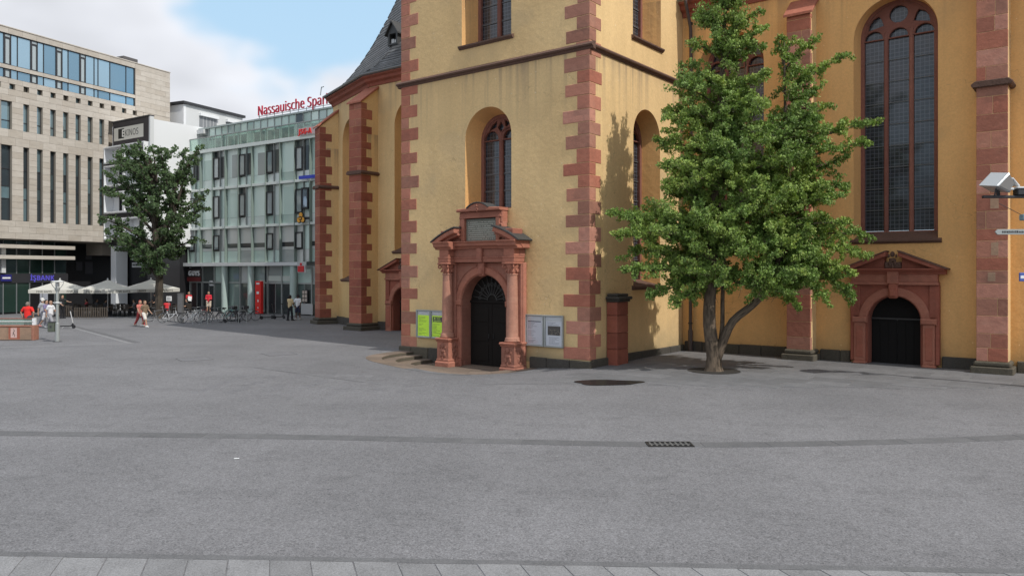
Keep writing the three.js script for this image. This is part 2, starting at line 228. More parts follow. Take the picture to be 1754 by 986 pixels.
{
  const edgeZ = (x) => x < -3 ? 7.7 : x < 2 ? lerp(7.7, 3.75, (x + 3) / 5) : x < 6.7 ? lerp(3.75, 1.0, (x - 2) / 4.7) : lerp(1.0, -3.7, (x - 6.7) / 6.4);
  const lines = (a, b, c, d, coarse, fine) => { const o = []; let v = a; while (v < d) { o.push(v); v += v >= b - 1e-6 && v < c ? fine : (v < b - 40 || v > c + 40 ? 20 : coarse); if (o[o.length - 1] < b && v > b) v = b; } o.push(d); return o; };
  const xs = lines(-260, -8, 2.5, 260, 0.7, 0.14), zs = lines(-320, -35.6, -26, 60, 0.7, 0.14);
  const pos = [], col = [], uv = [], idx = [], n = xs.length;
  for (const z of zs) for (const x of xs) {
    const [lx, lz] = toL(x, z); let y = dip(lx, lz);
    if (lz > -0.4 && landRatio(lx, lz) < 1.045) y = -0.9;
    pos.push(x, y, z); uv.push(x, z);
    const a = fbm(x * 0.22 + 50, z * 0.22 + 50, 0, 4, 900), b = fbm(x * 0.05 + 20, z * 0.6 + 20, 0, 3, 930); const c2 = fbm(x * 0.9 + 70, z * 0.35 + 70, 0, 4, 960), arcs = Math.pow(Math.max(0, Math.sin(Math.hypot(x - 9, z + 26) * 1.1 + 2.2 * a)), 6); const near = lz < edgeZ(lx) && lx > -9 ? 0.93 : 1; const k = (0.86 + 0.2 * a + 0.10 * (b - 0.5) + 0.10 * (c2 - 0.5) + 0.045 * arcs * sstep(0.4, 0.7, c2)) * near;
    col.push(k, k, k);
  }
  for (let j = 0; j < zs.length - 1; j++) for (let i = 0; i < n - 1; i++) { const a = j * n + i, b = a + n; idx.push(a, b, a + 1, b, b + 1, a + 1); }
  const g = new THREE.BufferGeometry(); g.setAttribute('position', new THREE.Float32BufferAttribute(pos, 3)); g.setAttribute('uv', new THREE.Float32BufferAttribute(uv, 2)); g.setAttribute('color', new THREE.Float32BufferAttribute(col, 3)); g.setIndex(idx); g.computeVertexNormals();
  const plaza = struct('plaza_ground', g, M.plaza);

  // a quadrilateral stone: four ground corners, top at y + up, sides down
  const flag = (parent, name, q, mat, up = 0.006) => {
    const c = [0, 0]; q.forEach((p) => { c[0] += p[0] / 4; c[1] += p[1] / 4; });
    const top = q.map((p) => [p[0], H(p[0], p[1]) + up, p[1]]), inn = q.map((p, i) => { const d = Math.hypot(c[0] - p[0], c[1] - p[1]); const k = 0.006 / d; return [lerp(p[0], c[0], k), top[i][1], lerp(p[1], c[1], k)]; }), low = q.map((p, i) => [p[0], top[i][1] - 0.006, p[1]]), bot = q.map((p, i) => [p[0], top[i][1] - 0.05, p[1]]);
    const P = []; const tri = (a, b, d, e) => { P.push(...a, ...b, ...d); if (e) P.push(...a, ...d, ...e); };
    const area = (q[1][0] - q[0][0]) * (q[2][1] - q[0][1]) - (q[1][1] - q[0][1]) * (q[2][0] - q[0][0]), f = area < 0;
    f ? tri(inn[0], inn[1], inn[2], inn[3]) : tri(inn[3], inn[2], inn[1], inn[0]);
    for (let i = 0; i < 4; i++) { const j = (i + 1) % 4; if (f) { tri(low[i], low[j], inn[j], inn[i]); tri(bot[i], bot[j], low[j], low[i]); } else { tri(inn[i], inn[j], low[j], low[i]); tri(low[i], low[j], bot[j], bot[i]); } }
    const gg = new THREE.BufferGeometry(); gg.setAttribute('position', new THREE.Float32BufferAttribute(P, 3)); gg.computeVertexNormals(); return mesh(name, uvBox(gg), mat, parent);
  };
  // paving of flags along the church, up to a curved edge
  const pave = grp('paving', scene); pave.userData.kind = 'structure'; pave.name = 'church_pavement';
  const flags = [];
  for (let r = 0; r < 13; r++) {
    const z0 = -7.55 + r * 0.88; let x = 0.35 + (r % 2) * 0.6;
    while (x < 16) {
      const w = 1.05 + R() * 0.5, x1 = x + w; const lim = edgeZ((x + x1) / 2);
      if (z0 + 0.3 < lim && !(Math.hypot((x + x1) / 2 - 4.09, z0 + 0.44 + 1.7) < 0.95)) flags.push([x, x1, z0, Math.min(z0 + 0.88, lim)]);
      x = x1;
    }
  }
  for (const [a, b, c, d] of flags) { const gap = 0.008; flag(pave, 'slab', [toW(a + gap, c + gap), toW(b - gap, c + gap), toW(b - gap, d - gap), toW(a + gap, d - gap)], pick(M.slab), 0.008); }
  // worn row of narrow stones where the church pavement meets the open square
  { let x = -9.4; while (x < 13) { const w = 0.5 + R() * 0.5; if (R() < 0.85) flag(pave, 'edge_stone', [toW(x + 0.006, edgeZ(x) + 0.012), toW(x + w - 0.006, edgeZ(x + w) + 0.012), toW(x + w - 0.006, edgeZ(x + w) + 0.15), toW(x + 0.006, edgeZ(x) + 0.15)], pick(R() < 0.3 ? M.slabDark : M.slab), 0.006); x += w; } }
  // small setts showing through in front of the steps on the left
  const settM = std(0.262, 0.26, 0.265, 0.92, { map: T.plaza }), settM2 = std(0.245, 0.243, 0.25, 0.92, { map: T.plaza });
  const sett = grp('sett_paving', scene); sett.userData.kind = 'structure';
  for (let r = 0; r < 7; r++) for (let i = 0; i < 26; i++) {
    const z = -22.35 - r * 0.62, x = -9.3 + i * 0.33 + (r % 2) * 0.16; if (R() < 0.12 + Math.abs(i - 12) / 40) continue;
    flag(sett, 'sett', [[x, z], [x + 0.31, z], [x + 0.31, z - 0.6], [x, z - 0.6]], i % 3 ? settM : settM2, 0.004);
  }
  // drainage strip of long stones across the plaza, with the grating in it
  const cl = [[-13.5, -16.98], [-11.08, -16.82], [-4.66, -16.46], [0.4, -15.95], [2.63, -15.74], [4.98, -15.72], [8.09, -16.01], [10.85, -16.46], [14, -17.2]].map((p) => new THREE.Vector3(p[0], 0, p[1]));
  const curve = new THREE.CatmullRomCurve3(cl), L = curve.getLength();
  const strip = grp('drainage_strip', scene); strip.userData.kind = 'structure';
  const at = (s) => { const u = clamp(s / L, 0, 1), p = curve.getPointAt(u), t = curve.getTangentAt(u); return [p, new THREE.Vector3(-t.z, 0, t.x)]; };
  for (let s = 0; s < L - 0.4;) {
    const w = Math.min(0.95 + R() * 0.7, L - s - 0.01), [p, n] = at(s + 0.006), [q, m] = at(s + w - 0.006), h = 0.225;
    const mid = (p.x + q.x) / 2; 
    if (!(q.x > 2.72 && p.x < 3.66)) flag(strip, 'stone', [[p.x + n.x * h, p.z + n.z * h], [q.x + m.x * h, q.z + m.z * h], [q.x - m.x * h, q.z - m.z * h], [p.x - n.x * h, p.z - n.z * h]], pick(M.slabDark), 0.007);
    else { for (const [a, b] of [[p, new THREE.Vector3(2.72, 0, 0)], [new THREE.Vector3(3.66, 0, 0), q]]) { if (b.x - a.x < 0.05) continue; const za = a.z || -15.73, zb = b.z || -15.73; flag(strip, 'stone', [[a.x, za + h], [b.x, zb + h], [b.x, zb - h], [a.x, za - h]], pick(M.slabDark), 0.007); } }
    s += w;
  }
  const gr = thing('drain_grate', 'black cast iron gully grate set in the grey drainage strip', 'drain grate', [3.19, 0.004, -15.73]);
  mesh('frame', merge([box(-0.46, 0.46, 0, 0.014, -0.22, -0.18), box(-0.46, 0.46, 0, 0.014, 0.18, 0.22), box(-0.46, -0.42, 0, 0.014, -0.18, 0.18), box(0.42, 0.46, 0, 0.014, -0.18, 0.18)]), M.iron, gr);
  mesh('sump', box(-0.42, 0.42, 0.0005, 0.002, -0.18, 0.18), std(0.004, 0.004, 0.004, 1), gr);
  for (let i = 0; i < 8; i++) mesh('bar', box(-0.40 + i * 0.105, -0.36 + i * 0.105, 0.002, 0.012, -0.178, 0.178), M.saddle, gr);
  mesh('crossbar', box(-0.42, 0.42, 0.002, 0.013, -0.02, 0.02), M.saddle, gr);
  // row of slabs at the very front, joints askew
  const front = grp('kerb_slabs', scene); front.userData.kind = 'structure';
  const jx = (px) => { const d = lerp(9.55, 8.99, px / 1754); return [(px - 877) / 1331 * d, -d]; };
  const joints = [-190, -105, -30, 42, 108, 183, 253, 322, 390, 461, 531, 604, 680, 744, 816, 891, 965, 1033, 1110, 1184, 1263, 1334, 1405, 1472, 1543, 1635, 1720, 1800, 1890];
  for (let i = 0; i < joints.length - 1; i++) {
    const a = jx(joints[i]), b = jx(joints[i + 1]), k = 0.95, sk = 0.313, off = (R() - 0.5) * 0.03; a[0] += 0.006; b[0] -= 0.006;
    flag(front, 'slab', [[a[0], a[1] + off], [b[0], b[1] + off], [b[0] + sk * k, b[1] + k], [a[0] + sk * k, a[1] + k]], pick(M.slabLight), 0.008);
  }
  { const a = jx(-200), b = jx(1900); flag(front, 'edge_strip', [[a[0], a[1] - 0.16], [b[0], b[1] - 0.16], [b[0], b[1] - 0.02], [a[0], a[1] - 0.02]], M.slabDark[2], 0.005); }
  // drainage lines far left
  const far = grp('channel_line', scene); far.userData.kind = 'structure';
  const gp = (px, py) => { const d = 4658.5 / (py - 465); return [(px - 877) / 1331 * d, -d]; };
  const band = (a, b, w, mat) => { const d = Math.hypot(b[0] - a[0], b[1] - a[1]), n = [-(b[1] - a[1]) / d * w / 2, (b[0] - a[0]) / d * w / 2]; const N = Math.max(1, Math.round(d / 2.2)); for (let i = 0; i < N; i++) { const t0 = i / N, t1 = (i + 0.985) / N, p = [lerp(a[0], b[0], t0), lerp(a[1], b[1], t0)], q = [lerp(a[0], b[0], t1), lerp(a[1], b[1], t1)]; flag(far, 'stone', [[p[0] + n[0], p[1] + n[1]], [q[0] + n[0], q[1] + n[1]], [q[0] - n[0], q[1] - n[1]], [p[0] - n[0], p[1] - n[1]]], mat, 0.006); } };
  const pale = std(0.36, 0.36, 0.36, 0.9, { map: T.granite });
  band(gp(120, 560), gp(222, 588), 0.2, pale); band(gp(128, 559), gp(236, 587), 0.28, M.slabDark[0]); band(gp(60, 568), gp(125, 567), 0.16, pale); band(gp(0, 595), gp(215, 588), 0.18, pale);
  // puddle lying in the low spot near the tree
  const pp = []; for (let i = 0; i < 40; i++) { const a = i / 40 * Math.PI * 2, k = 1 + 0.10 * Math.sin(3 * a + 1) + 0.06 * Math.sin(5 * a); pp.push([3.03 + 1.06 * k * Math.cos(a), 24.5 + 0.60 * k * Math.sin(a)]); }
  const pg = new THREE.ShapeGeometry(poly(pp)); pg.rotateX(-Math.PI / 2); const pud = mesh('puddle', pg, new THREE.MeshPhysicalMaterial({ color: rgb(0.022, 0.022, 0.022), roughness: 0.22, ior: 1.12, specularIntensity: 0.25 })); pud.position.y = 0.013; tag(pud, 'dark still puddle on the paving in front of the tower corner', 'puddle');
  // scraps of litter
  const lit = (X, Z, w, name, lab) => { const g2 = new THREE.BoxGeometry(w, 0.006, 0.05); const m = mesh(name, g2, M.white, null); m.position.set(X, 0.014, Z); m.rotation.y = 0.2; tag(m, lab, 'litter'); };
  lit(...(() => { const q = gp(405, 786); return [q[0], q[1]]; })(), 0.09, 'paper_scrap', 'single white paper scrap on bare grey paving below the drainage strip');
  // manhole covers
  for (const [px, py, lab] of [[333, 615, 'dark square inspection cover in the paving left of the church steps'], [478, 606, 'dark square inspection cover nearer the church steps than its twin']]) { const q = gp(px, py); const t = thing('inspection_cover', lab, 'manhole cover', [q[0], 0.002, q[1]], 0.6); mesh('frame', merge([box(-0.6, 0.6, 0, 0.007, -0.6, -0.575), box(-0.6, 0.6, 0, 0.007, 0.575, 0.6), box(-0.6, -0.575, 0, 0.007, -0.575, 0.575), box(0.575, 0.6, 0, 0.007, -0.575, 0.575)]), M.slabDark[1], t); mesh('cover', box(-0.57, 0.57, 0, 0.006, -0.57, 0.57), settM2, t); }
}
// ---------------------------------------------------------------- the church
const church = thing('church', 'ochre plastered church with red sandstone corners, tower and slate roof', 'church', CH.p, CH.turn);
const deg = Math.PI / 180;
const wallFace = (pos, turn) => { const g = new THREE.Group(); g.position.set(...pos); g.rotation.y = turn; g.updateMatrix(); return g; };
const inFrame = (geo, F) => geo.applyMatrix4(F.matrix);         // bake a wall frame into church coordinates
const F = { front: wallFace([0, 0, 0], 0), side: wallFace([0, 0, 0], Math.PI / 2), nave: wallFace([0, 0, -7.7], 0), apse: wallFace([-20.8, 0, -7.7], -20 * deg), apse2: wallFace([-20.8 - 6.8 * Math.cos(20 * deg), 0, -7.7 - 6.8 * Math.sin(20 * deg)], -55 * deg) };
const part = (name, parent, F0) => { const g = grp(name, parent); if (F0) { g.position.copy(F0.position); g.rotation.copy(F0.rotation); } return g; };

// windows: niche lining, frame, tracery, mullions, panes; all in the frame of their wall
function churchWindow(F0, o) {
  const { cx, r1, r2, y0, ys, y0b, ysb, D, n, rows } = o;
  const w = part('window', church, F0), fw = 0.085, mw = o.mw ?? 0.16, zb = -D;
  { // splayed reveal
    const a = arch(cx, r1, y0, ys, 28), b = arch(cx, r2 + fw, y0b, ysb, 28), P = [];
    for (let i = 0; i < a.length; i++) { const j = (i + 1) % a.length; const A = [a[i][0], a[i][1], -0.003], B = [a[j][0], a[j][1], -0.003], C = [b[j][0], b[j][1], zb], E = [b[i][0], b[i][1], zb]; P.push(...A, ...C, ...B, ...A, ...E, ...C); }
    const g = new THREE.BufferGeometry(); g.setAttribute('position', new THREE.Float32BufferAttribute(P, 3)); g.computeVertexNormals(); mesh('reveal', uvBox(g), o.mat ?? M.ochreDeep, w);
  }
  mesh('frame', extrude(ring(arch(cx, r2 + fw + 0.04, y0b - 0.05, ysb, 28), arch(cx, r2 - 0.03, y0b + 0.06, ysb, 28)), zb - 0.12, zb + 0.10, 0.02), M.tracery[0], w);
  const lw = (2 * r2 - (n - 1) * mw) / n, hr = lw / 2, yh = o.yh;
  for (let i = 1; i < n; i++) { const x = cx - r2 + i * lw + (i - 0.5) * mw; mesh('mullion', chamfer(x - mw / 2, x + mw / 2, y0b, yh + hr * 0.8, zb - 0.1, zb + 0.08, 0.04), M.tracery[i % 3], w); }
  // tracery plate
  const holes = []; for (let i = 0; i < n; i++) { const x = cx - r2 + lw / 2 + i * (lw + mw); holes.push(arc(x, yh + 0.03, hr - 0.035, 0, Math.PI, 14)); }
  if (n === 3) {
    holes.push(arc(cx, ysb + r2 - hr - 0.12, hr * 0.9, 0, Math.PI * 2, 24).slice(0, -1));
    for (const s of [-1, 1]) { const ox = cx + s * r2 * 0.66, oy = yh + hr + 0.30; holes.push([[ox - s * 0.30, oy - 0.14], [ox + s * 0.26, oy - 0.26], [ox + s * 0.22, oy - 0.02], [ox + s * 0.08, oy + 0.17], [ox - s * 0.12, oy + 0.26], [ox - s * 0.22, oy + 0.12]]); }
  } else {
    const oy = yh + hr + 0.10; holes.push([[cx, oy - 0.2], [cx + 0.17, oy], [cx, oy + 0.24], [cx - 0.17, oy]]);
    for (const s of [-1, 1]) holes.push([[cx + s * 0.24, oy + 0.03], [cx + s * (hr * 1.5), oy - 0.10], [cx + s * hr * 1.2, oy + 0.12], [cx + s * 0.2, oy + 0.3]]);
  }
  mesh('tracery', extrude(poly(arch(cx, r2, yh - 0.02, ysb, 28), holes), zb - 0.08, zb + 0.06, 0.015), M.tracery[1], w);
  mesh('head_glass', extrude(poly(arch(cx, r2, yh - 0.02, ysb, 28)), zb - 0.11, zb - 0.095), M.lead, w);
  const rh = (yh - y0b - 0.06) / rows;
  for (let i = 0; i < n; i++) for (let k = 0; k < rows; k++) {
    const x = cx - r2 + i * (lw + mw), ya = y0b + 0.06 + k * rh;
    const g = new THREE.BoxGeometry(lw - 0.004, rh - 0.03, 0.008); uvBox(g); const p = mesh('pane', uvBox(g), M.lead, w); p.position.set(x + lw / 2, ya + rh / 2, zb - 0.045); p.rotation.set((R() - 0.5) * 0.03, (R() - 0.5) * 0.03, 0);
    if (k) mesh('saddle_bar', box(x, x + lw, ya - 0.017, ya + 0.017, zb - 0.038, zb - 0.004), M.saddle, w);
  }
  if (o.sill) mesh('sill', molding(cx - r1 - 0.12, cx + r1 + 0.12, 0, [[-D * 0.9, y0b + 0.03], [-0.0, y0 + 0.02], [0.13, y0 - 0.02], [0.13, y0 - 0.08], [0.04, y0 - 0.16], [-0.3, y0 - 0.16]]), M.darkStone, w);
  return w;
}
const W = {
  front1: { cx: -4.9, r1: 1.225, r2: 0.93, y0: 6.03, ys: 8.98, y0b: 6.1, ysb: 8.98, D: 0.9, n: 2, rows: 4, yh: 8.98, mw: 0.2 },
  front2: { cx: -5.0, r1: 1.32, r2: 1.0, y0: 12.92, ys: 16.2, y0b: 13.1, ysb: 16.2, D: 0.9, n: 2, rows: 4, yh: 16.2, mw: 0.2, sill: true },
  side1: { cx: 4.385, r1: 1.145, r2: 0.9, y0: 2.92, ys: 9.02, y0b: 3.1, ysb: 9.02, D: 0.9, n: 2, rows: 7, yh: 9.02, mw: 0.18, sill: true },
  side2: { cx: 4.4, r1: 1.2, r2: 0.95, y0: 12.95, ys: 16.2, y0b: 13.1, ysb: 16.2, D: 0.9, n: 2, rows: 4, yh: 16.2, mw: 0.18, sill: true },
  nave1: { cx: 8.66, r1: 1.46, r2: 1.25, y0: 4.72, ys: 12.45, y0b: 5.0, ysb: 12.62, D: 0.72, n: 3, rows: 9, yh: 12.5, sill: true },
  nave2: { cx: 2.2, r1: 1.46, r2: 1.25, y0: 4.72, ys: 12.3, y0b: 5.0, ysb: 12.45, D: 0.72, n: 3, rows: 9, yh: 12.35, sill: true },
  naveL: { cx: -17.15, r1: 1.46, r2: 1.25, y0: 4.72, ys: 12.2, y0b: 5.0, ysb: 12.35, D: 0.72, n: 3, rows: 9, yh: 12.25, sill: true },
  apse: { cx: -3.45, r1: 1.46, r2: 1.25, y0: 3.0, ys: 12.0, y0b: 3.3, ysb: 12.15, D: 0.72, n: 3, rows: 10, yh: 12.05, sill: true },
};
for (const [k, f] of [['front1', F.front], ['front2', F.front], ['side1', F.side], ['side2', F.side], ['nave1', F.nave], ['nave2', F.nave], ['naveL', F.nave], ['apse', F.apse]]) churchWindow(f, W[k]);
const hole = (o) => arch(o.cx, o.r1, o.y0, o.ys, 28).reverse();
const wallMesh = (F0, outline, holes, mat, t = 0.92) => mesh('wall', inFrame(extrude(poly(outline, holes), -t, 0), F0), mat, church);
const TOP = 27, TW = 9.94;
wallMesh(F.front, rect(-TW, 0, -0.9, TOP), [hole(W.front1), hole(W.front2), arch(-4.95, 1.2, -0.6, 2.2, 24).reverse()], M.ochre);
wallMesh(F.side, rect(0.925, TW, -0.9, TOP), [hole(W.side1), hole(W.side2)], M.ochre);
mesh('wall', box(-TW, -TW + 0.9, -0.9, TOP, -TW, -0.925), M.ochre, church);
mesh('wall', box(-TW + 0.905, -0.925, 10, TOP, -TW, -TW + 0.9), M.ochre, church);
wallMesh(F.nave, rect(-0.5, 24, -0.9, 15.2), [hole(W.nave1), hole(W.nave2), arch(8.68, 0.93, -0.6, 1.67, 24).reverse()], M.ochreDeep, 0.75);
wallMesh(F.nave, rect(-20.8, -9.5, -0.9, 15.2), [hole(W.naveL), arch(-17.6, 0.93, -0.6, 1.67, 24).reverse()], M.ochreBack, 0.75);
wallMesh(F.apse, rect(-6.8, 0, -0.9, 15.2), [hole(W.apse)], M.ochreBack, 0.75);
wallMesh(F.apse2, rect(-6.5, 0, -0.9, 15.2), [], M.ochreBack, 0.75);
mesh('wall', box(23.3, 24, -0.9, 15.2, -24, -8.47), M.ochreDeep, church);

// corner stones of the tower, long and short by turns
for (let i = 0, y = 0.22; y < 17; i++) {
  const h = 0.455 + 0.09 * R(), long = i % 2 === 0, a = long ? 1.02 + R() * 0.18 : 0.46 + R() * 0.14, b = long ? 0.38 + R() * 0.06 : 0.74 + R() * 0.1;
  mesh('quoin', chamfer(-a, 0.016, y + 0.006, y + h - 0.006, -b, 0.016, 0.014), pick(M.red), church);
  y += h;
}
for (let i = 0, y = 0.12; y < 17; i++) {
  const h = 0.46 + 0.1 * R(), long = i % 2 === 0, a = long ? 0.9 + R() * 0.2 : 0.45 + R() * 0.14, b = long ? 0.45 : 0.85;
  mesh('quoin', chamfer(-TW - 0.016, -TW + a, y + 0.006, y + h - 0.006, -b, 0.016, 0.014), pick(M.red), church);
  y += h;
}
// string course round the tower
const strProf = [[-0.1, 11.68], [0.04, 11.70], [0.07, 11.77], [0.15, 11.80], [0.17, 11.85], [0.02, 11.97], [-0.1, 11.97]];
mesh('string_course', molding(-TW - 0.2, 0.2, 0, strProf), M.darkStone, church);
mesh('string_course', inFrame(molding(0.02, TW, 0, strProf.map(([o, y]) => [o - 0.002, y - 0.002])), F.side), M.darkStone, church);
// moss-grown plinth stones
const plinth = (F0, x0, x1, z, h, y0 = -0.6, skip = []) => { let x = x0; while (x < x1 - 0.05) { let w = Math.min(0.7 + R() * 0.7, x1 - x); const s = skip.find(([a, b]) => x + w > a && x < b); if (s) { if (s[0] - x > 0.15) w = s[0] - x; else { x = s[1]; continue; } } mesh('plinth_stone', inFrame(chamfer(x + 0.005, x + w - 0.005, y0, h + (R() - 0.5) * 0.03, -0.2, z + (R() - 0.5) * 0.015, 0.03), F0), pick(M.plinth), church); x += w; } };
plinth(F.front, -TW - 0.1, 0.1, 0.10, 0.2, -0.8, [[-7.15, -2.72]]);
plinth(F.side, 0.1, 7.68, 0.10, 0.26);
plinth(F.nave, 0.12, 14.5, 0.11, 0.42, -0.5, [[4.75, 5.95], [7.1, 10.25], [11.35, 12.55]]);
plinth(F.nave, -20.0, -10.05, 0.12, 0.5, -0.5, [[-19.2, -16.0]]);
plinth(F.apse, -6.7, -0.2, 0.14, 0.5);

// buttresses
function buttress(F0, x0, x1, p, o) {
  const b = part('buttress', church, F0), zs = o.zs ?? 1;
  mesh('core', box(x0 + 0.012, x1 - 0.012, -0.3, o.top - 0.1, -0.3, p - 0.012), o.core ?? M.ochre, b);
  for (let y = 0.42, i = 0; y < o.top - 0.12; i++) {
    let h = 0.40 + 0.22 * R(); if (y + h > o.top - 0.1) h = o.top - 0.1 - y; if (h < 0.1) break;
    const d = (i % 2 ? 0.34 : 0.62) * p * (0.9 + 0.2 * R()) * (o.ret ?? 1), mats = o.mats;
    {
      const split = R() < 0.45 ? lerp(x0, x1, 0.3 + 0.4 * R()) : null;
      const pieces = split ? [[x0, split], [split, x1]] : [[x0, x1]];
      for (const [a, c] of pieces) {
        const dd = c === x1 || a === x0 ? d : d;
        mesh('stone', chamfer(a + (a > x0 ? 0.005 : 0), c - (c < x1 ? 0.005 : 0), y + 0.005, y + h - 0.005, p - dd, p, 0.012), pick(mats), b);
      }
      if (o.patch && R() < 0.14) { const px = lerp(x0, x1, 0.25 + 0.3 * R()); mesh('patch', box(px, px + 0.16 + R() * 0.12, y + 0.08, y + h - 0.06, p - 0.1, p + 0.004), M.palePatch, b); }
    }
    y += h;
  }
  mesh('string', extrude(poly([[x0 - 0.09, o.str - 0.06], [x1 + 0.09, o.str - 0.06], [x1 + 0.15, o.str + 0.01], [x1 + 0.15, o.str + 0.06], [x1 + 0.02, o.str + 0.16], [x0 - 0.02, o.str + 0.16], [x0 - 0.15, o.str + 0.06], [x0 - 0.15, o.str + 0.01]]), -0.15, p + 0.13, 0.02), M.darkStone, b);
  const bs = o.base ?? 0.17;
  mesh('base', merge([chamfer(x0 - bs, x1 + bs, -0.6, 0.24, -0.2, p + bs, 0.03), chamfer(x0 - bs * 0.5, x1 + bs * 0.5, 0.245, 0.42, -0.2, p + bs * 0.5, 0.06)]), o.baseMat ?? M.plinth[1], b);
  if (o.cap) {
    const g = extrude(poly([[-p - 0.12, o.top - 0.14], [-p - 0.12, o.top - 0.04], [0.02, o.top + o.cap], [0.02, o.top + o.cap - 0.16]]), x0 - 0.1, x1 + 0.1, 0.015); g.rotateY(Math.PI / 2);
    mesh('cap', uvBox(g), M.red[1], b);
    mesh('gable', extrude(poly([[-p + 0.01, o.top - 0.11], [0.02, o.top - 0.11], [0.02, o.top + o.cap - 0.17]]), x0 + 0.015, x1 - 0.015).rotateY(Math.PI / 2), M.ochre, b);
  }
}
const rm = M.red;
buttress(F.nave, 4.87, 5.80, 0.78, { top: 13.75, str: 9.95, cap: 0.75, mats: rm, patch: true, ret: 0.45, core: M.ochrePale });
buttress(F.nave, 11.44, 12.37, 0.86, { top: 15.0, str: 9.9, mats: rm, patch: true, ret: 0.12, core: M.ochrePale });
buttress(F.nave, -21.15, -20.05, 1.33, { top: 13.65, str: 9.35, cap: 1.1, mats: [...M.redDark, M.red[1], M.red[3]], base: 0.26, baseMat: M.plinth[0] });
buttress(F.apse, -6.72, -5.7, 1.3, { top: 13.25, str: 9.1, cap: 1.2, mats: [...M.redDark, M.red[3]], base: 0.26, baseMat: M.plinth[0] });

